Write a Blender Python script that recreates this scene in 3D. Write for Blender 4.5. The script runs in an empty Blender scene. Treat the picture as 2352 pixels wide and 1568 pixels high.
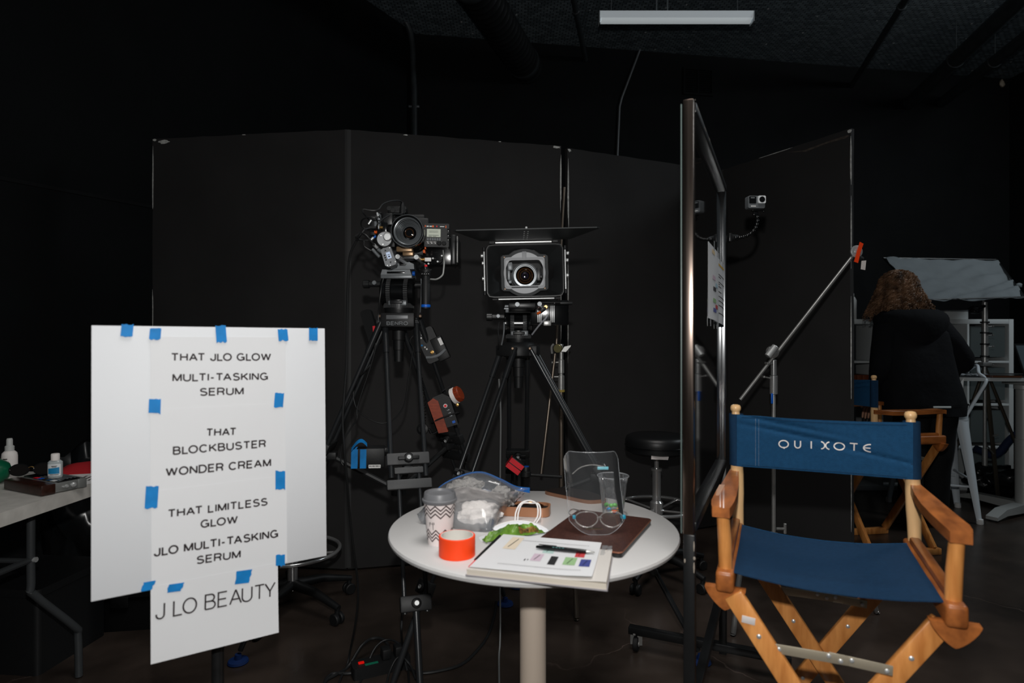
import bpy, bmesh, math, random
from mathutils import Vector as V, Matrix, noise
random.seed(11)
PI = math.pi
sc = bpy.context.scene
COL = sc.collection
# ------------------------------------------------------------------ camera, light, exposure
F = 1400.0            # focal length in pixels of a 2352 wide frame
EYE = 1.27
cam_d = bpy.data.cameras.new('camera')
cam_d.sensor_width = 36.0
cam_d.lens = 36.0 * F / 2352.0
cam_d.clip_start = 0.05
cam_d.dof.use_dof = True
cam_d.dof.focus_distance = 2.75
cam_d.dof.aperture_fstop = 2.6
cam = bpy.data.objects.new('camera', cam_d)
cam.location = (0, 0, EYE)
cam.rotation_euler = (PI / 2, 0, 0)
COL.objects.link(cam)
sc.camera = cam
sc.view_settings.view_transform = 'Standard'
sc.view_settings.look = 'None'
sc.view_settings.gamma = 1.0
sc.view_settings.use_curve_mapping = False
sc.view_settings.exposure = 0.0
world = bpy.data.worlds.new('world')
sc.world = world
world.use_nodes = True
world.node_tree.nodes['Background'].inputs[0].default_value = (0.75, 0.9, 1.0, 1)
world.node_tree.nodes['Background'].inputs[1].default_value = 0.03


def lamp(name, kind, loc, energy, color=(1, 1, 1), size=0.1, target=None, spread=None):
    d = bpy.data.lights.new(name, kind)
    d.energy = energy
    d.color = color
    if kind == 'AREA':
        d.shape = 'SQUARE'
        d.size = size
        if spread:
            d.spread = spread
    else:
        d.shadow_soft_size = size
    o = bpy.data.objects.new(name, d)
    o.location = loc
    if target is not None:
        o.rotation_euler = (V(target) - V(loc)).to_track_quat('-Z', 'Y').to_euler()
    COL.objects.link(o)
    return o


lamp('camera_flash', 'POINT', (0.0, 0.0, EYE + 0.22), 84, (1.0, 0.985, 0.96), 0.022)
lamp('overhead_fill', 'AREA', (0.3, 1.0, 4.35), 20, (1.0, 0.97, 0.94), 1.4, (0.35, 1.5, 0.7), 1.5)  # unseen fill, added to brighten the table top
lamp('work_area_fill', 'AREA', (5.2, 3.4, 4.2), 46, (0.86, 0.95, 1.0), 1.2, (3.4, 4.5, 0.9))  # unseen fill, added to brighten the stool and shelf corner


# ------------------------------------------------------------------ helpers
def lin(c):
    out = []
    for x in c[:3]:
        x = x / 255.0
        out.append(x / 12.92 if x <= 0.04045 else ((x + 0.055) / 1.055) ** 2.4)
    return (out[0], out[1], out[2], 1.0)


def W(px, py, Y):
    return V(((px - 1176) / F * Y, Y, EYE - (py - 784) / F * Y))


def onz(px, py, z):
    Y = F * (EYE - z) / (py - 784)
    return V(((px - 1176) / F * Y, Y, z))


def mat(name, c, rough=0.5, metal=0.0, spec=0.5, var=0.0, vscale=8.0, vstretch=None, bump=0.0, bscale=60.0,
        coat=0.0, emit=None, estr=0.0, alpha=None, trans=0.0, c2=None, rvar=0.0, sheen=0.0, ior=1.45):
    m = bpy.data.materials.new(name)
    m.use_nodes = True
    nt = m.node_tree
    b = nt.nodes['Principled BSDF']
    col = lin(c)
    b.inputs['Base Color'].default_value = col
    b.inputs['Roughness'].default_value = rough
    b.inputs['Metallic'].default_value = metal
    b.inputs['Specular IOR Level'].default_value = spec
    b.inputs['Coat Weight'].default_value = coat
    b.inputs['Transmission Weight'].default_value = trans
    b.inputs['IOR'].default_value = ior
    b.inputs['Sheen Weight'].default_value = sheen
    if emit:
        b.inputs['Emission Color'].default_value = lin(emit)
        b.inputs['Emission Strength'].default_value = estr
    if alpha is not None:
        b.inputs['Alpha'].default_value = alpha
    tc = None
    if var or bump or rvar:
        tc = nt.nodes.new('ShaderNodeTexCoord')
        mp = nt.nodes.new('ShaderNodeMapping')
        if vstretch:
            mp.inputs['Scale'].default_value = vstretch
        nt.links.new(tc.outputs['Object'], mp.inputs['Vector'])
        src = mp.outputs['Vector']
    if var:
        n = nt.nodes.new('ShaderNodeTexNoise')
        n.inputs['Scale'].default_value = vscale
        n.inputs['Detail'].default_value = 5
        nt.links.new(src, n.inputs['Vector'])
        r = nt.nodes.new('ShaderNodeValToRGB')
        r.color_ramp.elements[0].position = 0.3
        r.color_ramp.elements[1].position = 0.7
        k0 = max(0.0, 1 - var)
        k1 = 1 + var
        a = col if c2 is None else lin(c2)
        r.color_ramp.elements[0].color = (a[0] * k0, a[1] * k0, a[2] * k0, 1)
        r.color_ramp.elements[1].color = (min(1, col[0] * k1), min(1, col[1] * k1), min(1, col[2] * k1), 1)
        nt.links.new(n.outputs['Fac'], r.inputs['Fac'])
        nt.links.new(r.outputs['Color'], b.inputs['Base Color'])
    if rvar:
        n3 = nt.nodes.new('ShaderNodeTexNoise')
        n3.inputs['Scale'].default_value = 5
        n3.inputs['Detail'].default_value = 6
        nt.links.new(src, n3.inputs['Vector'])
        mr = nt.nodes.new('ShaderNodeMapRange')
        mr.inputs['To Min'].default_value = max(0.02, rough - rvar)
        mr.inputs['To Max'].default_value = min(1, rough + rvar)
        nt.links.new(n3.outputs['Fac'], mr.inputs['Value'])
        nt.links.new(mr.outputs['Result'], b.inputs['Roughness'])
    if bump:
        n2 = nt.nodes.new('ShaderNodeTexNoise')
        n2.inputs['Scale'].default_value = bscale
        n2.inputs['Detail'].default_value = 4
        nt.links.new(src, n2.inputs['Vector'])
        bp = nt.nodes.new('ShaderNodeBump')
        bp.inputs['Strength'].default_value = bump
        bp.inputs['Distance'].default_value = 0.01
        nt.links.new(n2.outputs['Fac'], bp.inputs['Height'])
        nt.links.new(bp.outputs['Normal'], b.inputs['Normal'])
    return m


def clear_mat(name, fac, tint=(255, 255, 255), rough=0.05, body=(235, 240, 245), through=(255, 255, 255)):
    """thin clear plastic: mostly see-through, part glossy skin (more at grazing angles)"""
    m = bpy.data.materials.new(name)
    m.use_nodes = True
    nt = m.node_tree
    out = nt.nodes['Material Output']
    b = nt.nodes['Principled BSDF']
    b.inputs['Base Color'].default_value = lin(body)
    b.inputs['Roughness'].default_value = rough
    b.inputs['Specular IOR Level'].default_value = 1.0
    t = nt.nodes.new('ShaderNodeBsdfTransparent')
    t.inputs['Color'].default_value = lin(through)
    g = nt.nodes.new('ShaderNodeBsdfGlossy')
    g.inputs['Roughness'].default_value = rough
    fr = nt.nodes.new('ShaderNodeFresnel')
    fr.inputs['IOR'].default_value = 1.5
    m1 = nt.nodes.new('ShaderNodeMixShader')
    nt.links.new(fr.outputs[0], m1.inputs['Fac'])
    nt.links.new(t.outputs[0], m1.inputs[1])
    nt.links.new(g.outputs[0], m1.inputs[2])
    mx = nt.nodes.new('ShaderNodeMixShader')
    mx.inputs['Fac'].default_value = fac
    nt.links.new(m1.outputs[0], mx.inputs[1])
    nt.links.new(b.outputs[0], mx.inputs[2])
    nt.links.new(mx.outputs[0], out.inputs['Surface'])
    return m


def frame(o, x=None, y=None, z=None):
    """matrix from an origin and two axes; the third is completed, the second made square"""
    if z is not None and x is not None:
        z = V(z).normalized(); x = V(x); x = (x - z * x.dot(z)).normalized(); y = z.cross(x)
    elif z is not None and y is not None:
        z = V(z).normalized(); y = V(y); y = (y - z * y.dot(z)).normalized(); x = y.cross(z)
    else:
        x = V(x).normalized(); y = V(y); y = (y - x * y.dot(x)).normalized(); z = x.cross(y)
    m = Matrix((x, y, z)).transposed().to_4x4()
    m.translation = V(o)
    return m


def axis(o, z):
    z = V(z).normalized()
    h = V((0, 0, 1)) if abs(z.z) < 0.9 else V((1, 0, 0))
    return frame(o, x=h.cross(z), z=z)


def T(x, y=None, z=None):
    return Matrix.Translation(V(x) if y is None else V((x, y, z)))


def RZ(a):
    return Matrix.Rotation(a, 4, 'Z')


def spline(pts, n=8, closed=False):
    pts = [V(p) for p in pts]
    if len(pts) < 3:
        return pts
    out = []
    N = len(pts)
    rng = range(N) if closed else range(N - 1)
    for i in rng:
        p1, p2 = pts[i], pts[(i + 1) % N]
        p0 = pts[i - 1] if (closed or i > 0) else p1 * 2 - p2
        p3 = pts[(i + 2) % N] if (closed or i + 2 < N) else p2 * 2 - p1
        for k in range(n):
            t = k / n
            out.append(0.5 * ((2 * p1) + (p2 - p0) * t + (2 * p0 - 5 * p1 + 4 * p2 - p3) * t * t + (3 * p1 - p0 - 3 * p2 + p3) * t ** 3))
    if not closed:
        out.append(pts[-1])
    return out


def rrect(w, h, r, n=5):
    """rounded rectangle polygon, counter-clockwise"""
    out = []
    for cx, cy, a0 in ((w / 2 - r, h / 2 - r, 0), (-w / 2 + r, h / 2 - r, 90), (-w / 2 + r, -h / 2 + r, 180), (w / 2 - r, -h / 2 + r, 270)):
        for k in range(n + 1):
            a = math.radians(a0 + 90 * k / n)
            out.append((cx + r * math.cos(a), cy + r * math.sin(a)))
    return out


def arc(cx, cy, rx, ry, a0, a1, n=14):
    return [(cx + rx * math.cos(math.radians(a0 + (a1 - a0) * i / n)), cy + ry * math.sin(math.radians(a0 + (a1 - a0) * i / n))) for i in range(n + 1)]


# capital letters as pen strokes in a box of height 1: (width, strokes)
GL = {
    'A': (0.74, [[(0, 0), (0.37, 1), (0.74, 0)], [(0.13, 0.33), (0.61, 0.33)]]),
    'B': (0.62, [[(0, 0), (0, 1), (0.34, 1)] + arc(0.34, 0.765, 0.22, 0.235, 90, -90)[1:] + [(0, 0.53)], [(0.3, 0.53), (0.36, 0.53)] + arc(0.36, 0.265, 0.26, 0.265, 90, -90)[1:] + [(0, 0)]]),
    'C': (0.74, [arc(0.38, 0.5, 0.38, 0.5, 42, 318, 26)]),
    'D': (0.68, [[(0, 0), (0, 1), (0.3, 1)] + arc(0.3, 0.5, 0.38, 0.5, 90, -90, 18)[1:] + [(0, 0)]]),
    'E': (0.56, [[(0.56, 0), (0, 0), (0, 1), (0.55, 1)], [(0, 0.52), (0.5, 0.52)]]),
    'G': (0.76, [arc(0.38, 0.5, 0.38, 0.5, 45, 330, 26) + [(0.73, 0.45), (0.42, 0.45)], [(0.73, 0.45), (0.74, 0.0)]]),
    'H': (0.64, [[(0, 0), (0, 1)], [(0.64, 0), (0.64, 1)], [(0, 0.52), (0.64, 0.52)]]),
    'I': (0.0, [[(0, 0), (0, 1)]]),
    'J': (0.46, [[(0.46, 1), (0.46, 0.27)] + arc(0.23, 0.25, 0.23, 0.25, 0, -180, 14)[1:] + [(0.0, 0.32)]]),
    'K': (0.64, [[(0, 0), (0, 1)], [(0.62, 1), (0.0, 0.36)], [(0.22, 0.58), (0.66, 0)]]),
    'L': (0.5, [[(0, 1), (0, 0), (0.5, 0)]]),
    'M': (0.76, [[(0, 0), (0, 1), (0.38, 0.02), (0.76, 1), (0.76, 0)]]),
    'N': (0.64, [[(0, 0), (0, 1), (0.64, 0), (0.64, 1)]]),
    'O': (0.8, [arc(0.4, 0.5, 0.4, 0.5, 0, 360, 36)]),
    'R': (0.64, [[(0, 0), (0, 1), (0.36, 1)] + arc(0.36, 0.74, 0.26, 0.26, 90, -90)[1:] + [(0, 0.48)], [(0.36, 0.48), (0.52, 0.4), (0.57, 0.25), (0.58, 0.08), (0.63, 0)]]),
    'S': (0.62, [arc(0.31, 0.755, 0.27, 0.245, 25, 200, 14) + [(0.12, 0.59), (0.34, 0.52), (0.52, 0.44)] + arc(0.31, 0.26, 0.31, 0.26, 35, -155, 16)]),
    'T': (0.64, [[(0, 1), (0.64, 1)], [(0.32, 1), (0.32, 0)]]),
    'U': (0.64, [[(0, 1), (0, 0.34)] + arc(0.32, 0.33, 0.32, 0.33, 180, 360, 18) + [(0.64, 1)]]),
    'W': (1.0, [[(0, 1), (0.25, 0), (0.5, 0.98), (0.75, 0), (1.0, 1)]]),
    'Y': (0.68, [[(0, 1), (0.34, 0.42), (0.68, 1)], [(0.34, 0.42), (0.34, 0)]]),
    '-': (0.3, [[(0, 0.38), (0.3, 0.38)]]),
    ' ': (0.16, []),
}


def ribbon(pts, w):
    """left and right offset points of a pen stroke"""
    pts = [V((p[0], p[1], 0)) for p in pts]
    closed = (pts[0] - pts[-1]).length < 1e-4
    out = []
    n = len(pts)
    for i in range(n):
        a = pts[i] - pts[i - 1] if i > 0 else (pts[0] - pts[-2] if closed else pts[1] - pts[0])
        b = pts[i + 1] - pts[i] if i < n - 1 else (pts[1] - pts[0] if closed else pts[-1] - pts[-2])
        a.normalize(); b.normalize()
        na = V((-a.y, a.x, 0)); nb = V((-b.y, b.x, 0))
        m = na + nb
        m = m.normalized() if m.length > 1e-6 else na
        k = min(1.0 / max(0.2, m.dot(na)), 1.45)
        p = pts[i]
        if not closed and i == 0 : p = p
        out.append((p + m * w / 2 * k, p - m * w / 2 * k))
    return out


class MB:
    def __init__(s):
        s.bm = bmesh.new()
        s.mi = 0

    def raw(s, verts, faces, M=None):
        vs = [s.bm.verts.new((M @ V(v)) if M is not None else V(v)) for v in verts]
        for f in faces:
            try:
                fc = s.bm.faces.new([vs[i] for i in f])
                fc.material_index = s.mi
            except ValueError:
                pass
        return s

    def merge(s, bm2, M=None):
        bm2.verts.index_update()
        vs = [v.co.copy() for v in bm2.verts]
        fs = [[v.index for v in f.verts] for f in bm2.faces]
        bm2.free()
        return s.raw(vs, fs, M)

    def box(s, c, size, M=None, bev=0.0, seg=2):
        b = bmesh.new()
        bmesh.ops.create_cube(b, size=1.0)
        for v in b.verts:
            v.co = V((v.co.x * size[0] + c[0], v.co.y * size[1] + c[1], v.co.z * size[2] + c[2]))
        if bev > 0:
            bmesh.ops.bevel(b, geom=list(b.edges), offset=min(bev, min(size) * 0.45), segments=seg, profile=0.5, affect='EDGES')
        return s.merge(b, M)

    def lathe(s, prof, M=None, seg=24, cap=True):
        verts, faces = [], []
        for r, z in prof:
            for k in range(seg):
                a = 2 * PI * k / seg
                verts.append((r * math.cos(a), r * math.sin(a), z))
        n = len(prof)
        for i in range(n - 1):
            for k in range(seg):
                k2 = (k + 1) % seg
                faces.append((i * seg + k, i * seg + k2, (i + 1) * seg + k2, (i + 1) * seg + k))
        if cap:
            if prof[0][0] > 1e-5:
                faces.append(tuple(reversed(range(seg))))
            if prof[-1][0] > 1e-5:
                faces.append(tuple((n - 1) * seg + k for k in range(seg)))
        s.raw(verts, faces, M)
        return s

    def cyl(s, p0, p1, r0, r1=None, seg=16, bev=0.0):
        p0, p1 = V(p0), V(p1)
        r1 = r0 if r1 is None else r1
        L = (p1 - p0).length
        if bev:
            prof = [(r0 - bev, 0), (r0, bev), (r1, L - bev), (r1 - bev, L)]
        else:
            prof = [(r0, 0), (r1, L)]
        return s.lathe(prof, axis(p0, p1 - p0), seg)

    def tube(s, pts, r, seg=8, closed=False, smooth=0):
        pts = [V(p) for p in pts]
        if smooth:
            pts = spline(pts, smooth, closed)
        N = len(pts)
        rr = r if isinstance(r, (list, tuple)) else None
        verts, faces = [], []
        up = None
        for i in range(N):
            if closed:
                t = pts[(i + 1) % N] - pts[i - 1]
            else:
                t = pts[min(i + 1, N - 1)] - pts[max(i - 1, 0)]
            if t.length < 1e-9:
                t = V((0, 0, 1))
            t.normalize()
            if up is None:
                h = V((0, 0, 1)) if abs(t.z) < 0.9 else V((1, 0, 0))
                up = (h - t * h.dot(t)).normalized()
            else:
                up = up - t * up.dot(t)
                if up.length < 1e-6:
                    up = V((1, 0, 0))
                up.normalize()
            b = t.cross(up)
            q = r
            if rr:
                f = i / max(1, N - 1) * (len(rr) - 1)
                j = min(int(f), len(rr) - 2)
                q = rr[j] + (rr[j + 1] - rr[j]) * (f - j)
            for k in range(seg):
                a = 2 * PI * k / seg
                verts.append(pts[i] + (up * math.cos(a) + b * math.sin(a)) * q)
        for i in range(N if closed else N - 1):
            j = (i + 1) % N
            for k in range(seg):
                k2 = (k + 1) % seg
                faces.append((i * seg + k, i * seg + k2, j * seg + k2, j * seg + k))
        if not closed:
            faces.append(tuple(reversed(range(seg))))
            faces.append(tuple((N - 1) * seg + k for k in range(seg)))
        return s.raw(verts, faces)

    def prism(s, poly, d, M=None, z0=0.0, bev=0.0):
        n = len(poly)
        b = bmesh.new()
        lo = [b.verts.new((p[0], p[1], z0)) for p in poly]
        hi = [b.verts.new((p[0], p[1], z0 + d)) for p in poly]
        b.faces.new(list(reversed(lo)))
        b.faces.new(hi)
        for i in range(n):
            j = (i + 1) % n
            b.faces.new((lo[i], lo[j], hi[j], hi[i]))
        if bev > 0:
            es = [e for e in b.edges if len(e.link_faces) == 2 and e.calc_face_angle(0) > 0.5 and any(len(f.verts) == n for f in e.link_faces)]
            bmesh.ops.bevel(b, geom=es, offset=bev, segments=2, profile=0.5, affect='EDGES')
        return s.merge(b, M)

    def ring(s, outer, inner, d, M=None, z0=0.0):
        """plate with a hole: outer and inner polygons with the same number of points"""
        n = len(outer)
        vs = [(p[0], p[1], z0) for p in outer] + [(p[0], p[1], z0) for p in inner] + [(p[0], p[1], z0 + d) for p in outer] + [(p[0], p[1], z0 + d) for p in inner]
        fs = []
        for i in range(n):
            j = (i + 1) % n
            fs += [(j, i, n + i, n + j), (2 * n + i, 2 * n + j, 3 * n + j, 3 * n + i), (i, j, 2 * n + j, 2 * n + i), (n + j, n + i, 3 * n + i, 3 * n + j)]
        return s.raw(vs, fs, M)

    def grid(s, f, nu, nv, thick=0.0, M=None, closed_u=False):
        """surface f(u,v) with u,v in 0..1; thick gives it a back and edges"""
        P = [[V(f(i / nu, j / nv)) for j in range(nv + 1)] for i in range(nu + 1)]
        if not thick:
            vs = [p for row in P for p in row]
            fs = []
            for i in range(nu):
                for j in range(nv):
                    a = i * (nv + 1) + j
                    fs.append((a, a + nv + 1, a + nv + 2, a + 1))
            return s.raw(vs, fs, M)
        Q = []
        for i in range(nu + 1):
            row = []
            for j in range(nv + 1):
                du = P[min(i + 1, nu)][j] - P[max(i - 1, 0)][j]
                dv = P[i][min(j + 1, nv)] - P[i][max(j - 1, 0)]
                nrm = du.cross(dv)
                nrm = nrm.normalized() if nrm.length > 1e-12 else V((0, 0, 1))
                row.append(P[i][j] - nrm * thick)
            Q.append(row)
        vs = [p for row in P for p in row] + [p for row in Q for p in row]
        off = (nu + 1) * (nv + 1)
        fs = []
        for i in range(nu):
            for j in range(nv):
                a = i * (nv + 1) + j
                fs.append((a, a + nv + 1, a + nv + 2, a + 1))
                fs.append((off + a, off + a + 1, off + a + nv + 2, off + a + nv + 1))
        for i in range(nu):
            a = i * (nv + 1); b = (i + 1) * (nv + 1)
            fs.append((a, off + a, off + b, b))
            a += nv; b += nv
            fs.append((a, b, off + b, off + a))
        for j in range(nv):
            a = j
            fs.append((a, a + 1, off + a + 1, off + a))
            a = nu * (nv + 1) + j
            fs.append((a, off + a, off + a + 1, a + 1))
        return s.raw(vs, fs, M)

    def blob(s, M, sub=3, amp=0.0, freq=1.0, seed=0.0):
        b = bmesh.new()
        bmesh.ops.create_icosphere(b, subdivisions=sub, radius=1.0)
        for v in b.verts:
            d = v.co.normalized()
            k = 1 + amp * noise.fractal(d * freq + V((seed, seed * 1.7, seed * 0.3)), 1.0, 2.0, 4)
            v.co = d * k
        return s.merge(b, M)

    def text(s, body, M, width, height, depth=0.0004, pen=0.16, gap=0.26):
        """flat capitals drawn with a pen of the given width (in cap heights), centred on the matrix"""
        x = 0.0
        strokes = []
        for k_, ch in enumerate(body):
            w, st = GL[ch]
            for p in st:
                strokes.append([(x + q[0], q[1]) for q in p])
            x += w + gap - (0.13 if body[k_:k_ + 2] in ('LT', 'TA', 'AT', 'TY', 'LO', 'AU', 'TO') else 0.0)
        tot = x - gap
        sy = height / (1 + 0.0)
        sx = width / (tot + pen)
        parts = []
        for st in strokes:                       # break the pen line at sharp turns, so that every stroke keeps its width
            cur = [st[0]]
            for i in range(1, len(st)):
                cur.append(st[i])
                if i < len(st) - 1:
                    a = V((st[i][0] - st[i - 1][0], st[i][1] - st[i - 1][1], 0)).normalized(); b = V((st[i + 1][0] - st[i][0], st[i + 1][1] - st[i][1], 0)).normalized()
                    if a.dot(b) < -0.2:
                        parts.append(cur); cur = [st[i]]
            parts.append(cur)
        for st in parts:
            pts = [((q[0] - tot / 2) * sx, (pen / 2 + q[1] * (1 - pen) - 0.5) * sy) for q in st]
            rb = ribbon(pts, pen * sy)
            vs = []
            for a, b in rb:
                vs += [(a.x, a.y, depth), (b.x, b.y, depth)]
            s.raw(vs, [(2 * i, 2 * i + 1, 2 * i + 3, 2 * i + 2) for i in range(len(rb) - 1)], M)
        return s


WM = {}


def tag(o, label=None, cat=None, group=None, kind=None):
    if label: o['label'] = label
    if cat: o['category'] = cat
    if group: o['group'] = group
    if kind: o['kind'] = kind
    return o


def thing(name, label, cat, loc=(0, 0, 0), rotz=0.0, group=None):
    o = bpy.data.objects.new(name, None)
    o.empty_display_size = 0.05
    o.location = loc
    o.rotation_euler = (0, 0, rotz)
    COL.objects.link(o)
    WM[o.name] = Matrix.Translation(V(loc)) @ Matrix.Rotation(rotz, 4, 'Z')
    return tag(o, label, cat, group)


def mk(name, mb, m, parent=None, label=None, cat=None, group=None, kind=None, sharp=38, local=False, sub=0):
    """link a mesh object; coordinates are world coordinates unless local (then those of its thing)"""
    bm = mb.bm
    bmesh.ops.remove_doubles(bm, verts=bm.verts, dist=1e-6)
    bmesh.ops.recalc_face_normals(bm, faces=bm.faces)
    me = bpy.data.meshes.new(name)
    o = bpy.data.objects.new(name, me)
    if parent is not None:
        P = WM[parent.name]
        if not local:
            bmesh.ops.transform(bm, matrix=P.inverted(), verts=bm.verts)
        o.parent = parent
    else:
        xs = [v.co.x for v in bm.verts]; ys = [v.co.y for v in bm.verts]; zs = [v.co.z for v in bm.verts]
        c = V(((min(xs) + max(xs)) / 2, (min(ys) + max(ys)) / 2, min(zs)))
        bmesh.ops.translate(bm, vec=-c, verts=bm.verts)
        o.location = c
    a = math.radians(sharp)
    for f in bm.faces:
        f.smooth = True
    for e in bm.edges:
        if len(e.link_faces) == 2 and e.calc_face_angle(0) > a:
            e.smooth = False
    bm.to_mesh(me)
    bm.free()
    for x in (m if isinstance(m, (list, tuple)) else [m]):
        me.materials.append(x)
    COL.objects.link(o)
    WM[o.name] = WM[parent.name] if parent is not None else Matrix.Translation(o.location)
    if sub:
        md = o.modifiers.new('subsurf', 'SUBSURF'); md.levels = sub; md.render_levels = sub
    return tag(o, label, cat, group, kind)


def dup(o, loc=None, rotz=None, label=None, parent=None):
    c = o.copy()
    COL.objects.link(c)
    if parent is not None:
        c.parent = parent
    else:
        if loc is not None: c.location = loc
        if rotz is not None: c.rotation_euler = (0, 0, rotz)
        if label: c['label'] = label
    WM[c.name] = Matrix.Translation(c.location) @ Matrix.Rotation(c.rotation_euler[2], 4, 'Z')
    for ch in list(o.children):
        dup(ch, parent=c)
    return c


# ------------------------------------------------------------------ materials
M_ = {}
M_['black_metal'] = mat('black_metal', (26, 27, 28), 0.38, 0.0, 0.6, var=0.25, vscale=30)
M_['black_gloss'] = mat('black_gloss', (14, 15, 16), 0.18, 0.0, 0.6)
M_['black_plastic'] = mat('black_plastic', (22, 23, 24), 0.5, 0.0, 0.45, bump=0.05, bscale=300)
M_['black_matte'] = mat('black_matte', (18, 19, 20), 0.75, 0.0, 0.3)
M_['rubber'] = mat('rubber', (20, 20, 21), 0.7, 0.0, 0.35)
M_['gunmetal'] = mat('gunmetal', (122, 126, 129), 0.4, 0.3, 0.5, var=0.15, vscale=20)
M_['silver'] = mat('silver', (205, 207, 207), 0.34, 0.55, var=0.08, vscale=25, rvar=0.08)
M_['chrome'] = mat('chrome', (208, 208, 208), 0.18, 0.78)
M_['steel'] = mat('steel', (168, 168, 166), 0.34, 0.65, var=0.12, vscale=20, rvar=0.1)
M_['brass'] = mat('brass', (190, 150, 90), 0.3, 1.0)
M_['white_paper'] = mat('white_paper', (218, 219, 221), 0.7, 0.0, 0.3, var=0.015, vscale=4)
M_['white_tape'] = mat('white_tape', (215, 208, 205), 0.7, 0.0, 0.3, var=0.06, vscale=30)
M_['blue_tape'] = mat('blue_tape', (16, 122, 192), 0.6, 0.0, 0.3, var=0.12, vscale=40)
M_['blue'] = mat('blue', (12, 90, 190), 0.4)
M_['orange_tape'] = mat('orange_tape', (255, 72, 22), 0.5, 0.0, 0.4, var=0.03, vscale=20)
M_['orange'] = mat('orange', (240, 100, 30), 0.45)
M_['red'] = mat('red', (226, 22, 40), 0.5, var=0.1, vscale=20)
M_['ink'] = mat('ink', (32, 22, 24), 0.6)
M_['wood'] = mat('wood', (216, 148, 82), 0.33, 0.0, 0.5, var=0.14, vscale=7, vstretch=(7, 7, 1.2), c2=(200, 126, 62), coat=0.25)
M_['wood_light'] = mat('wood_light', (236, 192, 138), 0.25, 0.0, 0.5, var=0.1, vscale=7, vstretch=(8, 8, 1), coat=0.3)
M_['wood_dark'] = mat('wood_dark', (176, 104, 50), 0.4, 0.0, 0.5, var=0.2, vscale=6, vstretch=(5, 1.5, 5), c2=(140, 78, 36), coat=0.2)
M_['wood_side'] = mat('wood_side', (46, 25, 19), 0.3, 0.0, 0.5, var=0.4, vscale=8, vstretch=(3, 10, 10))
M_['wood_orange'] = mat('wood_orange', (134, 52, 26), 0.4, 0.0, 0.5, var=0.25, vscale=40, vstretch=(1, 1, 4))
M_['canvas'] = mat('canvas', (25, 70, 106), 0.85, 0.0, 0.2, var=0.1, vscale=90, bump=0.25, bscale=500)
M_['canvas_shaded'] = mat('canvas_shaded', (20, 50, 78), 0.85, 0.0, 0.2, var=0.1, vscale=90, bump=0.25, bscale=500)  # same cloth as the back; dimmer light on the seat put into the colour
M_['thread'] = mat('thread', (150, 165, 185), 0.8)
M_['print_white'] = mat('print_white', (232, 226, 222), 0.7)
M_['label_white'] = mat('label_white', (222, 222, 220), 0.6, var=0.04)
# ------------------------------------------------------------------ the room
def floor_mat():
    m = mat('polished_concrete', (54, 46, 41), 0.3, 0.0, 0.45, var=0.6, vscale=2.6, rvar=0.12)
    nt = m.node_tree
    b = nt.nodes['Principled BSDF']
    old = b.inputs['Base Color'].links[0].from_socket
    tc = nt.nodes.new('ShaderNodeTexCoord')
    n = nt.nodes.new('ShaderNodeTexNoise'); n.inputs['Scale'].default_value = 3.0; n.inputs['Detail'].default_value = 8
    nt.links.new(tc.outputs['Object'], n.inputs['Vector'])
    add = nt.nodes.new('ShaderNodeMixRGB'); add.blend_type = 'ADD'; add.inputs[0].default_value = 0.35
    nt.links.new(tc.outputs['Object'], add.inputs[1]); nt.links.new(n.outputs['Color'], add.inputs[2])
    vo = nt.nodes.new('ShaderNodeTexVoronoi'); vo.feature = 'DISTANCE_TO_EDGE'; vo.inputs['Scale'].default_value = 0.85
    nt.links.new(add.outputs[0], vo.inputs['Vector'])
    r = nt.nodes.new('ShaderNodeValToRGB')
    r.color_ramp.elements[0].position = 0.0; r.color_ramp.elements[0].color = (1, 1, 1, 1)
    r.color_ramp.elements[1].position = 0.0022; r.color_ramp.elements[1].color = (0, 0, 0, 1)
    nt.links.new(vo.outputs['Distance'], r.inputs['Fac'])
    mx = nt.nodes.new('ShaderNodeMixRGB'); mx.inputs[2].default_value = lin((84, 72, 66))
    nm = nt.nodes.new('ShaderNodeTexNoise'); nm.inputs['Scale'].default_value = 0.9
    nt.links.new(tc.outputs['Object'], nm.inputs['Vector'])
    rm = nt.nodes.new('ShaderNodeValToRGB'); rm.color_ramp.elements[0].position = 0.5; rm.color_ramp.elements[1].position = 0.62
    nt.links.new(nm.outputs['Fac'], rm.inputs['Fac'])
    ml = nt.nodes.new('ShaderNodeMath'); ml.operation = 'MULTIPLY'
    nt.links.new(r.outputs['Color'], ml.inputs[0]); nt.links.new(rm.outputs['Color'], ml.inputs[1])
    nt.links.new(ml.outputs[0], mx.inputs[0]); nt.links.new(old, mx.inputs[1])
    nt.links.new(mx.outputs[0], b.inputs['Base Color'])
    return m


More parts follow.
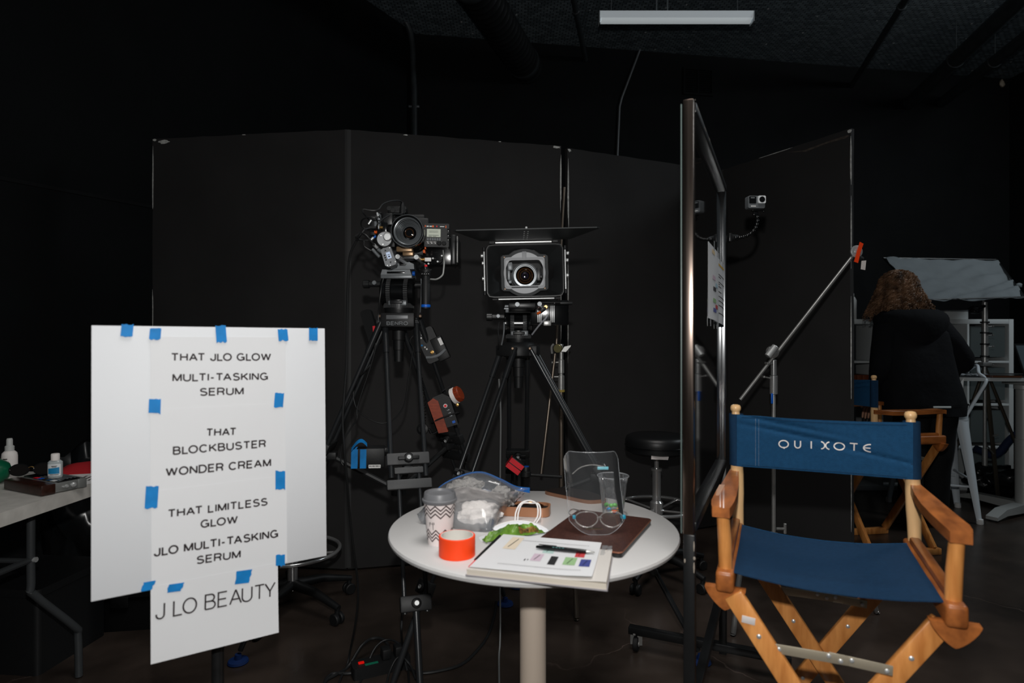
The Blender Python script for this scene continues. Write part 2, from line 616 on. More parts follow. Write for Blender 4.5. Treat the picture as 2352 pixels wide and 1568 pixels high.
def ceiling_mat():
    m = mat('perforated_black_netting', (46, 52, 56), 0.5, 0.0, 0.5)
    nt = m.node_tree
    b = nt.nodes['Principled BSDF']
    tc = nt.nodes.new('ShaderNodeTexCoord')
    br = nt.nodes.new('ShaderNodeTexBrick')
    br.inputs['Scale'].default_value = 8.0
    br.inputs['Mortar Size'].default_value = 0.035
    br.inputs['Mortar Smooth'].default_value = 1.0
    br.inputs['Color1'].default_value = lin((138, 152, 159)); br.inputs['Color2'].default_value = lin((92, 104, 111)); br.inputs['Mortar'].default_value = lin((20, 22, 24))
    nt.links.new(tc.outputs['Object'], br.inputs['Vector'])
    vo = nt.nodes.new('ShaderNodeTexVoronoi'); vo.inputs['Scale'].default_value = 11.0
    nt.links.new(tc.outputs['Object'], vo.inputs['Vector'])
    sep = nt.nodes.new('ShaderNodeSeparateColor')
    nt.links.new(vo.outputs['Color'], sep.inputs[0])
    g = nt.nodes.new('ShaderNodeMath'); g.operation = 'GREATER_THAN'; g.inputs[1].default_value = 0.86
    nt.links.new(sep.outputs[0], g.inputs[0])
    l = nt.nodes.new('ShaderNodeMath'); l.operation = 'LESS_THAN'; l.inputs[1].default_value = 0.13
    nt.links.new(vo.outputs['Distance'], l.inputs[0])
    mu = nt.nodes.new('ShaderNodeMath'); mu.operation = 'MULTIPLY'
    nt.links.new(g.outputs[0], mu.inputs[0]); nt.links.new(l.outputs[0], mu.inputs[1])
    mx = nt.nodes.new('ShaderNodeMixRGB')
    nt.links.new(mu.outputs[0], mx.inputs[0]); nt.links.new(br.outputs['Color'], mx.inputs[1])
    mx.inputs[2].default_value = lin((250, 252, 252))  # flecks are glints painted into the base colour
    nt.links.new(mx.outputs[0], b.inputs['Base Color'])
    bp = nt.nodes.new('ShaderNodeBump'); bp.inputs['Strength'].default_value = 0.8; bp.inputs['Distance'].default_value = 0.03
    nt.links.new(br.outputs['Fac'], bp.inputs['Height']); bp.invert = True
    nt.links.new(bp.outputs['Normal'], b.inputs['Normal'])
    return m


WALL = mat('black_wall_paint', (22, 23, 24), 0.85, 0.0, 0.2, var=0.15, vscale=2.5)
WALL_L = mat('black_side_wall_paint', (20, 22, 23), 0.85, 0.0, 0.15, var=0.15, vscale=2.5)
PIPE = mat('black_pipe_paint', (58, 62, 64), 0.4, 0.0, 0.5, var=0.2, vscale=12)
FLAT = mat('flat_black_foam_board', (48, 47, 47), 0.85, 0.0, 0.22, var=0.1, vscale=3, rvar=0.05)
FLAT_TAPE = mat('black_gaffer_tape', (58, 58, 58), 0.6, 0.0, 0.3)
FOAM = mat('white_foam_edge', (200, 200, 196), 0.9, var=0.3, vscale=60)
CH = 4.5
mb = MB(); mb.box((0.5, 3.0, -0.05), (13.0, 10.6, 0.1)); mk('floor', mb, floor_mat(), kind='structure')
C0 = V((-1.01, 6.4, 0)); C1 = V((6.12, 7.50, 0)); CL = V((-5.3, -1.0, 0)); CR = V((6.4, -1.0, 0))


def wall(name, a, b, m, t=0.12):
    d = (b - a).normalized(); n = V((-d.y, d.x, 0))
    mid = (a + b) / 2 + n * t / 2
    mb = MB()
    mb.box((0, 0, CH / 2), ((b - a).length + 0.2, t, CH), frame(mid, x=d, z=V((0, 0, 1))))
    return mk(name, mb, m, kind='structure')


wall('wall_back', C0, C1, WALL)
wall('wall_left', CL, C0, WALL_L)
wall('wall_right', C1, CR, WALL_L)
mb = MB(); mb.box((0.5, 3.0, CH + 0.05), (13.0, 10.6, 0.1)); mk('ceiling', mb, ceiling_mat(), kind='structure')
# batten of the side wall: the faint seam that runs along it
d = (C0 - CL).normalized(); n = V((d.y, -d.x, 0))
mb = MB(); mb.box((0, 0, 0), (6.6, 0.012, 0.02), frame(CL + d * 4.9 + n * 0.006 + V((0, 0, 2.16)), x=d, z=V((0, 0, 1))))
mk('trim_1', mb, WALL, kind='structure')


def on_back(px, py, off=0.03):
    """point on the back wall seen at a pixel, off the surface"""
    dr = V(((px - 1176) / F, 1.0, -(py - 784) / F))
    wd = (C1 - C0).normalized(); wn = V((wd.y, -wd.x, 0))
    o = V((0, 0, EYE)); t = (C0 + wn * off - o).dot(wn) / dr.dot(wn)
    return o + dr * t


def run(px, py, z):
    """point at height z on the ray through a pixel above the horizon"""
    Y = F * (z - EYE) / (784 - py)
    return V(((px - 1176) / F * Y, Y, z))


# ---- things on the ceiling and the back wall
e = on_back(1213, 160, 0.0); s0 = run(1110, 0, e.z)
dv = (e - s0).normalized(); s1 = s0 - dv * 1.2
L = (e - s1).length
prof = []
k = 0
while k * 0.02 < L:
    prof.append((0.158 if k % 4 else 0.166, k * 0.02)); k += 1
prof.append((0.158, L))
mb = MB(); mb.lathe(prof, axis(s1, dv), 28)
t = thing('ventilation_duct', 'thick round black spiral-seamed duct running under the ceiling above the camera rigs', 'duct', s1)
mk('duct_pipe', mb, mat('duct_black', (32, 33, 34), 0.45, 0.0, 0.5, var=0.2), t)
for q in (0.9, 2.4):
    mb = MB(); mb.lathe([(0.168, 0), (0.172, 0.01), (0.172, 0.04), (0.168, 0.05)], axis(s1 + dv * q, dv), 28); mk('collar', mb, PIPE, t)
mb = MB()
p = s1 + dv * 1.4
for s in (-0.17, 0.17):
    mb = MB(); mb.tube([p + V((s, 0, CH - p.z)), p + V((s, 0, 0))], 0.004, 6); mk('hanger', mb, PIPE, t)


def pipe(name, label, a_px, b_px, r, z, cat='pipe', ext=1.2, rings=()):
    e = on_back(b_px[0], b_px[1], 0.0) if z is None else run(b_px[0], b_px[1], z)
    z = e.z
    a = run(a_px[0], a_px[1], z)
    d = (e - a).normalized()
    t = thing(name, label, cat, a - d * ext)
    mb = MB(); mb.cyl(a - d * ext, e, r, None, 18, 0.01); mk('pipe_run', mb, PIPE, t)
    for q in rings:
        p = a.lerp(e, q)
        mb = MB(); mb.lathe([(r + 0.001, 0), (r + 0.008, 0.006), (r + 0.008, 0.03), (r + 0.001, 0.036)], axis(p, d), 18)
        mb.tube([p + V((0, 0, r)), V((p.x, p.y, CH))], 0.004, 6)
        mk('hanger_ring', mb, PIPE, t)


pipe('sprinkler_pipe', 'slim black pipe ending just right of the thick spiral duct', (1318, 0), (1345, 138), 0.026, None, rings=(0.15,))
pipe('ceiling_pipe', 'slim black pipe slanting down above the two right-hand flats', (2080, 0), (1957, 196), 0.032, None, rings=(0.05,))
pipe('ceiling_pipe', 'thicker black ceiling pipe, left one of the parallel pair in the corner', (2320, 20), (2088, 238), 0.075, None, rings=(0.45,))
pipe('ceiling_pipe', 'thinner black ceiling pipe, right one of the parallel pair in the corner', (2352, 88), (2163, 235), 0.06, None, rings=(0.3,))
# bent down-pipe in the corner
cp = [W(855, -40, 6.0), W(905, 15, 6.1), W(935, 55, 6.2), W(947, 100, 6.25), W(950, 180, 6.27), W(952, 300, 6.27), V((W(952, 300, 6.27).x, 6.27, 0.02))]
t = thing('drain_pipe', 'bent black pipe running down the wall corner behind the flats', 'pipe', (cp[-1].x, cp[-1].y, 0))
mb = MB(); mb.tube(cp, 0.03, 12, smooth=6); mk('pipe_run', mb, PIPE, t)
mb = MB(); p = W(951, 245, 6.27); mb.box(p, (0.11, 0.03, 0.02), None, 0.004); mk('pipe_clamp', mb, M_['gunmetal'], t, label='grey pipe clamp')
# thin pale conduit
cp = [on_back(1472, 108, 0.02), on_back(1462, 135, 0.02), on_back(1428, 225, 0.02), on_back(1423, 245, 0.02), on_back(1418, 360, 0.02)]
cp.append(V((cp[-1].x, cp[-1].y, 0.02)))
mb = MB(); mb.tube(cp, 0.011, 8); t = mk('wall_conduit', mb, mat('conduit_grey', (120, 122, 124), 0.45, 0.3), label='thin pale grey conduit bending down the black back wall', cat='conduit')
# vent grille
a = on_back(1568, 154, 0.0); b = on_back(1638, 222, 0.0)
wd = (C1 - C0).normalized(); wn = V((wd.y, -wd.x, 0))
gw = (V((b.x, b.y, 0)) - V((a.x, a.y, 0))).length; gh = abs(a.z - b.z)
G = frame((a + b) / 2, x=wd, y=V((0, 0, 1)))
t = thing('vent_grille', 'square black louvred vent grille high on the back wall', 'vent', (a + b) / 2)
mb = MB(); mb.ring(rrect(gw, gh, 0.01), rrect(gw - 0.05, gh - 0.05, 0.008), 0.02, G); mb.box((0, 0, 0.008), (0.02, gh - 0.04, 0.014), G); mk('rim', mb, WALL, t)
mb = MB()
for k in range(10):
    y = -gh / 2 + 0.03 + (gh - 0.06) * (k + 0.5) / 10
    mb.box((0, 0, 0), (gw - 0.05, 0.003, 0.022), G @ T(0, y, 0.008) @ Matrix.Rotation(0.7, 4, 'X'))
mk('louvres', mb, WALL, t)
# little pale fitting on the right
p = on_back(2302, 192, 0.02)
t = thing('wall_fitting', 'small broken pale fitting high in the right corner', 'fitting', p)
mb = MB(); mb.blob(T(p) @ Matrix.Diagonal((0.03, 0.02, 0.045, 1)), 2, 0.5, 1.4, 2.0); mk('cap', mb, mat('fitting_beige', (176, 160, 140), 0.6), t)
mb = MB(); mb.tube([p, p + V((0.15, 0, 0.04)), p + V((0.4, 0.03, 0.02))], 0.006, 6, smooth=4); mk('cable', mb, M_['black_plastic'], t)
# hanging linear lamp
a = W(1376, 55, 4.8); b = W(1727, 36, 4.8)
LF = frame((a + b) / 2, x=b - a, z=V((0, 0, 1)))
Ln = (b - a).length
t = thing('linear_pendant_lamp', 'long white tube lamp hanging from the ceiling on wires', 'ceiling lamp', (a + b) / 2)
LAMPW = mat('lamp_white_housing', (232, 236, 240), 0.35, emit=(205, 215, 220), estr=0.22)  # weak emission stands in for flash light falling on the housing
mb = MB(); mb.prism([(-0.042, 0.05), (-0.045, 0.042), (-0.034, 0.0), (0.034, 0.0), (0.045, 0.042), (0.042, 0.05)], Ln, LF @ T(-Ln / 2, 0, 0) @ frame((0, 0, 0), x=(0, 1, 0), z=(1, 0, 0)))
mk('housing', mb, LAMPW, t)
mb = MB(); mb.prism([(0.034 * math.cos(q), 0.001 - 0.03 * math.sin(q)) for q in [PI * i / 12 for i in range(13)]][::-1], Ln - 0.03, LF @ T(-Ln / 2 + 0.015, 0, 0) @ frame((0, 0, 0), x=(0, 1, 0), z=(1, 0, 0)))
mk('diffuser', mb, mat('lamp_diffuser', (238, 240, 242), 0.25, emit=(215, 225, 228), estr=0.3), t)  # faint glow makes up for the weak flash light up here
for x in (-Ln / 2, Ln / 2):
    mb = MB(); mb.box((x, 0, 0.01), (0.006, 0.092, 0.082), LF, 0.002); mk('end_cap', mb, mat('lamp_end', (190, 196, 200), 0.5), t)
for px in (1404, 1694):
    p = W(px, 40, 4.78)
    mb = MB(); mb.tube([p + V((0, 0, 0.05)), V((p.x, p.y, CH))], 0.0025, 6); mk('suspension_wire', mb, M_['gunmetal'], t)
for px in (1508, 1533):
    p = W(px, 40, 4.8)
    mb = MB(); mb.tube([p + V((0, 0, 0.05)), V((p.x, p.y, CH))], 0.006, 6); mk('power_cord', mb, mat('cord_grey', (110, 115, 118), 0.6), t)

# ------------------------------------------------------------------ black folding flats
def panel(parent, a, b, z0, z1, chips, seed, th=0.03):
    d = (b - a); L = d.length; d.normalize(); n = V((d.y, -d.x, 0))
    if n.y > 0: n = -n
    rnd = random.Random(seed)
    N = 60
    poly = []
    def jag(x):
        return -abs(noise.noise(V((x * 6 + seed, seed * 3.1, 0)))) * 0.006
    top0, top1 = z1
    poly = [(0, z0), (L, z0)]
    for i in range(9):
        z = z0 + (top1 - z0) * (i + 1) / 9
        poly.append((L + (rnd.uniform(-0.006, 0.001) if 0 < i < 8 else 0), z))
    for i in range(1, N):
        x = L * (1 - i / N)
        poly.append((x, top1 + (top0 - top1) * i / N + jag(x)))
    for i in range(9):
        z = top0 - (top0 - z0) * i / 9
        poly.append((0 + (rnd.uniform(-0.001, 0.005) if 0 < i < 8 else 0), z))
    M = Matrix.Identity(4)
    F_ = Matrix((d, V((0, 0, 1)), n)).transposed().to_4x4()
    F_.translation = V((a.x, a.y, 0))
    mb = MB(); mb.prism(poly, th, F_, z0=-th)
    p = mk('panel', mb, FLAT, parent)
    for (u0, u1, v0, v1) in chips:                      # torn spots where the white foam core shows
        pts = []
        for i in range(12):
            q = 2 * PI * i / 12
            k = rnd.uniform(0.55, 1.0)
            pts.append(((u0 + u1) / 2 + (u1 - u0) / 2 * k * math.cos(q), (v0 + v1) / 2 + (v1 - v0) / 2 * k * math.sin(q)))
        mb = MB(); mb.prism(pts, 0.002, F_, z0=-0.0005)
        mk('torn_edge', mb, FOAM, p, label='torn white foam edge')
    return p, F_, L


FZ = 2.44
A0 = V((-2.077, 3.52, 0)); A1 = V((-0.912, 3.37, 0)); A2 = V((0.295, 3.655, 0))
t = thing('folding_flat', 'tall black folding flat standing left behind the camera tripods', 'flat', A1)
p1, f1, L1 = panel(t, A0, A1 - V((0.004, 0, 0)), 0.012, (2.441, 2.443), [(0.03, 0.12, 2.405, 2.432), (0.0, 0.03, 2.425, 2.439), (0.55, 0.58, 2.436, 2.441), (0.0, 0.008, 2.0, 2.4), (0.0, 0.006, 1.3, 1.6)], 3)
p2, f2, L2 = panel(t, A1 + V((0.004, 0.001, 0)), A2, 0.012, (2.443, 2.443), [(0.0, 0.015, 2.40, 2.44), (1.18, 1.236, 2.424, 2.441), (1.226, 1.238, 2.0, 2.43), (1.23, 1.239, 1.2, 1.9), (0.3, 0.33, 2.432, 2.441), (0.85, 0.87, 2.436, 2.442)], 5)
mb = MB()
d1 = (A0 - A1).normalized(); d2 = (A2 - A1).normalized()
mb.grid(lambda u, v: (A1 + V((0, -0.004, 0)) + (d2 * 0.022 * (u * 2 - 1) if u > 0.5 else d1 * 0.012 * (1 - u * 2)) + V((0, 0, 0.02 + 2.42 * v))), 4, 20, 0.002)
mk('hinge_tape', mb, FLAT_TAPE, t)
B0 = V((0.336, 3.70, 0)); B1 = V((1.425, 4.19, 0)); B2 = V((1.868, 3.36, 0))
t = thing('folding_flat', 'tall black folding flat standing right behind the rolling mirror', 'flat', B1)
p3, f3, L3 = panel(t, B0, B1 - V((0.004, 0.004, 0)), 0.012, (2.445, 2.445), [(0.0, 0.03, 2.42, 2.444), (0.0, 0.012, 1.9, 2.42), (0.0, 0.009, 1.1, 1.8)], 8)
p4, f4, L4 = panel(t, B1 + V((0.004, -0.004, 0)), B2, 0.012, (2.445, 2.445), [(0.915, 0.941, 2.42, 2.445), (0.93, 0.941, 2.1, 2.42), (0.934, 0.941, 1.62, 2.1), (0.933, 0.941, 0.9, 1.6), (0.935, 0.941, 0.2, 0.9), (0.3, 0.6, 2.439, 2.444)], 13)
worn = MB(); worn.prism([(0.52, 2.425), (0.66, 2.392), (0.8, 2.402), (0.9, 2.398), (0.925, 2.405), (0.92, 2.413), (0.8, 2.412), (0.64, 2.404)], 0.0012, f4, z0=-0.0004)
mk('worn_streak', worn, mat('worn_board', (74, 66, 60), 0.9, var=0.4, vscale=40), p4, label='brownish worn streak')
mb = MB(); mb.grid(lambda u, v: (B1 + V((-0.002, -0.012, 0)) + ((B2 - B1).normalized() * 0.03 * (u * 2 - 1) if u > 0.5 else (B0 - B1).normalized() * 0.03 * (1 - u * 2)) + V((0, 0, 0.02 + 2.42 * v))), 4, 20, 0.002)
mk('hinge_tape', mb, FLAT_TAPE, t)
# ------------------------------------------------------------------ the white sign on its stand
TL = W(210, 747, 1.338); BL = W(192, 1385, 1.315); TR = W(746, 754, 1.624)
SW = (TR - TL).length; SH = (BL - TL).length
SF = frame(TL, x=TR - TL, y=TL - BL)          # x along the board, y up, z towards the viewer


def hit(px, py, Fm=None):
    Fm = SF if Fm is None else Fm
    n = Fm.to_3x3() @ V((0, 0, 1)); o = V((0, 0, EYE)); dr = V(((px - 1176) / F, 1, -(py - 784) / F))
    t = (Fm.translation - o).dot(n) / dr.dot(n)
    return Fm.inverted() @ (o + dr * t)


sign = thing('sign_board', 'white foam board sign with taped sheets of capital lettering in the left foreground', 'sign', (TL + BL + TR + TR + BL - TL) / 4)
mb = MB(); mb.box((SW / 2, -SH / 2, -0.0035), (SW, SH, 0.006), SF, 0.0008); mk('board', mb, mat('foam_board_white', (216, 218, 221), 0.6, 0, 0.35, var=0.012, vscale=5), sign)


def sheet(x0, x1, y0, y1, z, curl=0.0, skew=(0, 0)):
    mb = MB()
    def f(u, v):
        x = x0 + (x1 - x0) * u; y = y0 + (y1 - y0) * v + skew[0] * u; x += skew[1] * v
        return SF @ V((x, y, z + curl * v * v * (0.6 + 0.8 * u)))
    mb.grid(f, 8, 14, 0.00035)
    return mk('paper_sheet', mb, M_['white_paper'], sign)


def line(parent, txt, l, r, cap, z, pen=0.185, gap=0.26):
    a = hit(*l); b = hit(*r)
    c = (a + b) / 2
    ang = math.atan2(b.y - a.y, b.x - a.x)
    s1 = hit((l[0] + r[0]) / 2, (l[1] + r[1]) / 2 - cap / 2); s2 = hit((l[0] + r[0]) / 2, (l[1] + r[1]) / 2 + cap / 2)
    mb = MB()
    mb.text(txt, SF @ T(c.x, c.y, 0) @ RZ(ang), (b - a).length, abs(s1.y - s2.y), z + 0.0004, pen, gap)
    return mk('lettering', mb, M_['ink'], parent)


xa = hit(346, 840).x; xb = hit(656, 840).x
s1 = sheet(xa, xb, hit(350, 773).y, hit(346, 960).y, 0.0005)
line(s1, 'THAT JLO GLOW', (392, 820), (622.5, 819.5), 18.5, 0.0006)
line(s1, 'MULTI-TASKING', (395.5, 867), (616, 864), 18.5, 0.0006)
line(s1, 'SERUM', (458, 900), (560, 897.5), 18.5, 0.0006)
s2 = sheet(xa - 0.001, xb - 0.002, hit(346, 941).y, hit(346, 1145).y, 0.001)
line(s2, 'THAT', (473, 993), (543, 990.5), 18.5, 0.0011)
line(s2, 'BLOCKBUSTER', (396.5, 1035), (611, 1018), 19, 0.0011)
line(s2, 'WONDER CREAM', (380, 1084), (622.6, 1061.5), 19.5, 0.0011)
s3 = sheet(xa + 0.001, xb, hit(346, 1128).y, hit(346, 1352).y, 0.0015)
line(s3, 'THAT LIMITLESS', (384.5, 1179.5), (614.5, 1151), 19, 0.0016)
line(s3, 'GLOW', (460, 1203), (546, 1192), 19, 0.0016)
line(s3, 'JLO MULTI-TASKING', (353, 1268), (639, 1224), 20, 0.0016)
line(s3, 'SERUM', (450.5, 1286), (553, 1271), 19, 0.0016)
xa4 = hit(346, 1440).x; xb4 = hit(638, 1370).x
s4 = sheet(xa4, xb4, hit(346, 1347).y, hit(344, 1524).y, 0.002, 0.004)
line(s4, 'J LO BEAUTY', (357, 1404), (632, 1351), 36, 0.0035, 0.095, 0.2)
TP = [(279, 745, 307, 773), (344, 753.5, 370.5, 779.5), (494, 748, 518, 786), (637, 756, 659.5, 782), (709, 753, 729, 782), (342, 916, 369.5, 949.5),
      (631, 902, 652, 935), (632, 1081, 654.5, 1123), (335, 1116, 364.5, 1166), (633, 1273, 654, 1298.5), (329, 1331.5, 357.5, 1357.5), (388, 1336, 423.5, 1360), (542.5, 1306, 579, 1341)]
for i, (x0, y0, x1, y1) in enumerate(TP):
    rnd = random.Random(i * 7 + 1)
    horiz = i >= 10
    if i in (0, 2, 4, 7, 9):
        horiz = False
    a = hit(x0, y0); b = hit(x1, y0); c = hit(x1, y1); d_ = hit(x0, y1)
    sk = rnd.uniform(-0.003, 0.003)
    pts = []
    if horiz:
        lean = 0.004
        a.y = d_.y + (a.y - d_.y); tilt = (hit(x1, y0 + 0).y - a.y)
        pts += [(d_.x - lean, d_.y + 0.001), (c.x - lean * 2, c.y + 0.006)]
        for k in range(1, 5): pts.append((c.x - lean * 2 + (b.x - c.x + lean * 2) * k / 5 + rnd.uniform(-0.0015, 0.0015), c.y + 0.006 + (b.y - c.y - 0.006) * k / 5))
        pts += [(b.x, b.y), (a.x, a.y - 0.005)]
        for k in range(1, 5): pts.append((a.x + (d_.x - lean - a.x) * k / 5 + rnd.uniform(-0.0015, 0.0015), a.y - 0.005 + (d_.y + 0.001 - a.y + 0.005) * k / 5))
    else:
        for k in range(6): pts.append((d_.x + (c.x - d_.x) * k / 5 + sk, d_.y + (c.y - d_.y) * k / 5 + rnd.uniform(-0.002, 0.002)))
        for k in range(6): pts.append((b.x + (a.x - b.x) * k / 5, b.y + (a.y - b.y) * k / 5 + rnd.uniform(-0.0015, 0.0015)))
    mb = MB()
    mb.prism(pts, 0.0004, SF, z0=0.0025 if i < 11 else 0.0032)
    mk('tape_strip', mb, M_['blue_tape'], sign)
    if i in (0, 2, 4):       # folds over the top edge
        pass
# stand
sx = W(500, 1500, 1.545)
st = thing('sign_stand', 'black stand pole behind the white sign board', 'stand', (sx.x, sx.y, 0))
mb = MB(); mb.cyl((sx.x, sx.y, 0.12), (sx.x, sx.y, 0.75), 0.0145); mb.cyl((sx.x, sx.y, 0.75), (sx.x, sx.y, 1.12), 0.011); mk('pole', mb, M_['black_metal'], st)
mb = MB(); mb.cyl((sx.x, sx.y, 0.72), (sx.x, sx.y, 0.77), 0.02); mk('collar', mb, M_['black_plastic'], st)
for k in range(3):
    a = 0.5 + k * 2 * PI / 3
    e = V((sx.x + 0.42 * math.cos(a), sx.y + 0.42 * math.sin(a), 0.012))
    mb = MB(); mb.tube([(sx.x, sx.y, 0.2), V((sx.x, sx.y, 0.2)).lerp(e, 0.85) + V((0, 0, 0.03)), e], 0.011, 8, smooth=5); mk('leg', mb, M_['black_metal'], st)
bp = SF @ V((hit(500, 900).x, -0.25, -0.0075))
mb = MB(); mb.box((0, 0, -0.008), (0.08, 0.12, 0.014), frame(bp, x=SF.to_3x3() @ V((1, 0, 0)), z=SF.to_3x3() @ V((0, 0, 1))), 0.003)
mb.tube([bp + SF.to_3x3() @ V((0, 0, -0.012)), V((sx.x, sx.y, bp.z))], 0.008, 8); mk('clamp', mb, M_['black_metal'], st)

# ------------------------------------------------------------------ folding table on the left with its clutter
TZ = 0.74
c1 = onz(0, 1178, TZ); c2 = onz(232, 1105, TZ)
td = (c2 - c1).normalized(); tn = V((-td.y, td.x, 0))          # along the front edge / away from the viewer
edge0 = c1 - td * 1.25; TLn = 1.83
TF = frame(edge0, x=td, y=tn)
ft = thing('folding_table', 'white plastic folding table at the left edge with a bent grey tube leg', 'table', (edge0.x, edge0.y, 0))
WT = mat('folding_table_plastic', (196, 193, 187), 0.45, 0.0, 0.4, var=0.1, vscale=25, bump=0.06, bscale=250)
mb = MB(); mb.prism([(x + TLn / 2, y + 0.37) for x, y in rrect(TLn, 0.74, 0.06, 6)], 0.045, TF @ T(0, 0, -0.045), bev=0.006); mk('tabletop', mb, WT, ft)
TUBE = mat('grey_tube', (64, 67, 69), 0.4, 0.2, 0.5, var=0.1)
for x in (1.5, 0.3):
    for y in (0.12, 0.62):
        mb = MB()
        o = lambda a, b, z: TF @ V((a, b, z - TZ))
        mb.tube([o(x, y, TZ - 0.05), o(x, y, 0.42), o(x + 0.01, y, 0.38), o(x + 0.15 * (1 if x > 1 else -1), y - 0.04, 0.2), o(x + 0.165 * (1 if x > 1 else -1), y - 0.04, 0.16), o(x + 0.17 * (1 if x > 1 else -1), y - 0.04, 0.005)], 0.0135, 10, smooth=4)
        mk('leg', mb, TUBE, ft)
    mb = MB(); mb.tube([o(x, 0.12, 0.5), o(x, 0.62, 0.5)], 0.009, 8); mk('crossbar', mb, TUBE, ft)
mb = MB(); mb.tube([o(0.72, 0.14, 0.505), o(1.5, 0.12, 0.505)], 0.011, 8); mk('brace', mb, TUBE, ft)
mb = MB(); mb.cyl(o(1.5, 0.118, 0.505), o(1.5, 0.1, 0.505), 0.009); mk('bolt', mb, M_['silver'], ft)


def on_table(px, py, z=TZ):
    return onz(px, py, z)


# recorder box: wooden cheeks, steel side, glossy black top
a = onz(10, 1124, TZ); b = onz(97, 1141, TZ); c = onz(190, 1119, TZ)
RX = (b - a); RW = RX.length
RY = (c - b); RY = RY - RX.normalized() * RY.dot(RX.normalized()); RL = (c - b).dot(RY.normalized())
RF = frame(a + V((0, 0, 0.002)), x=RX, y=RY)
RH = 0.036
rec = thing('recorder_box', 'flat wooden-cheeked device box with a steel side on the folding table', 'device', a + V((0, 0, 0.002)))
mb = MB(); mb.box((RW / 2, RL / 2 + 0.01, RH / 2), (RW - 0.012, RL - 0.02, RH - 0.004), RF, 0.002); mk('casing', mb, mat('box_steel', (138, 140, 138), 0.4, 0.5), rec)
mb = MB(); mb.box((RW / 2, 0.02, RH / 2), (RW, 0.045, RH), RF, 0.004); mk('wooden_cheek', mb, M_['wood_side'], rec)
mb = MB(); mb.box((RW / 2, RL - 0.01, RH / 2), (RW - 0.008, 0.03, RH - 0.002), RF, 0.003); mk('rear_casing', mb, mat('box_steel_rear', (138, 140, 138), 0.4, 0.5), rec)
mb = MB(); mb.box((RW / 2, RL / 2 + 0.02, RH + 0.0005), (RW - 0.02, RL - 0.07, 0.003), RF, 0.001); top = mk('control_panel', mb, M_['black_gloss'], rec)
for i, cc in enumerate(('red', 'blue', 'brass', 'canvas', 'label_white')):
    mb = MB(); mb.box((RW * (0.4 + 0.11 * i), 0.055, RH + 0.0025), (RW * 0.09, 0.014, 0.001), RF); mk('colour_strip', mb, M_[cc], top, label='coloured strip')
for i in range(5):
    mb = MB(); mb.box((RW * 0.62, RL * (0.5 + 0.09 * i), RH + 0.0025), (RW * 0.5, 0.006, 0.001), RF); mk('panel_slot', mb, M_['gunmetal'], top)
for yy, r in ((RL * 0.72, 0.009), (RL * 0.56, 0.006), (RL * 0.48, 0.0035)):
    mb = MB(); mb.lathe([(r, 0), (r, 0.004), (r * 0.6, 0.008), (0, 0.008)], RF @ T(RW - 0.006, yy, RH * 0.5) @ frame((0, 0, 0), y=(0, 1, 0), z=(1, 0, 0)), 14); mk('jack', mb, M_['silver'], rec)
# sanitiser bottle standing on the box
zb = TZ + 0.002 + RH + 0.002
p = onz(107, 1090, zb)
p = RF @ V((RW * 0.62, RL * 0.62, RH + 0.0025))
BF = T(p) @ RZ(0.25)
bot = thing('sanitizer_bottle', 'small clear hand gel bottle with white cap and blue label, on the device box', 'bottle', p)
hb = 0.062
mb = MB()
prof = [(0.021, 0.0), (0.0235, 0.004), (0.0235, hb * 0.9), (0.017, hb), (0.011, hb + 0.002)]
mb.lathe(prof, BF @ Matrix.Diagonal((1.0, 0.62, 1, 1)), 24); mk('bottle_body', mb, mat('gel_clear', (205, 214, 216), 0.08, 0, 0.7, trans=0.35), bot)
mb = MB(); mb.lathe([(0.0135, hb), (0.0135, hb + 0.021), (0.012, hb + 0.024), (0, hb + 0.024)], BF, 20); mk('cap', mb, M_['print_white'], bot)
mb = MB()
def lab(u, v):
    q = -PI / 2 + (u - 0.5) * 2.0
    return BF @ V((0.0242 * math.cos(q), 0.0242 * 0.62 * math.sin(q) - 0.0003, 0.008 + v * 0.042))
mb.grid(lab, 12, 2); lb = mk('label', mb, mat('bottle_label', (225, 230, 232), 0.4), bot, label='white and blue label')
mb = MB(); mb.grid(lambda u, v: lab(0.1 + u * 0.8, 0.18 + v * 0.45 + 0.1 * u * v) + BF.to_3x3() @ V((0, -0.0006, 0)), 12, 2); mk('blue_field', mb, mat('label_blue', (22, 130, 180), 0.4), lb)
for k, (zz, w_) in enumerate(((0.82, 0.4), (0.74, 0.3), (0.08, 0.6))):
    mb = MB(); mb.grid(lambda u, v: lab(0.55 - w_ / 2 + u * w_, zz + v * 0.045) + BF.to_3x3() @ V((0, -0.0006, 0)), 10, 1); mk('print_line', mb, M_['ink'], lb)
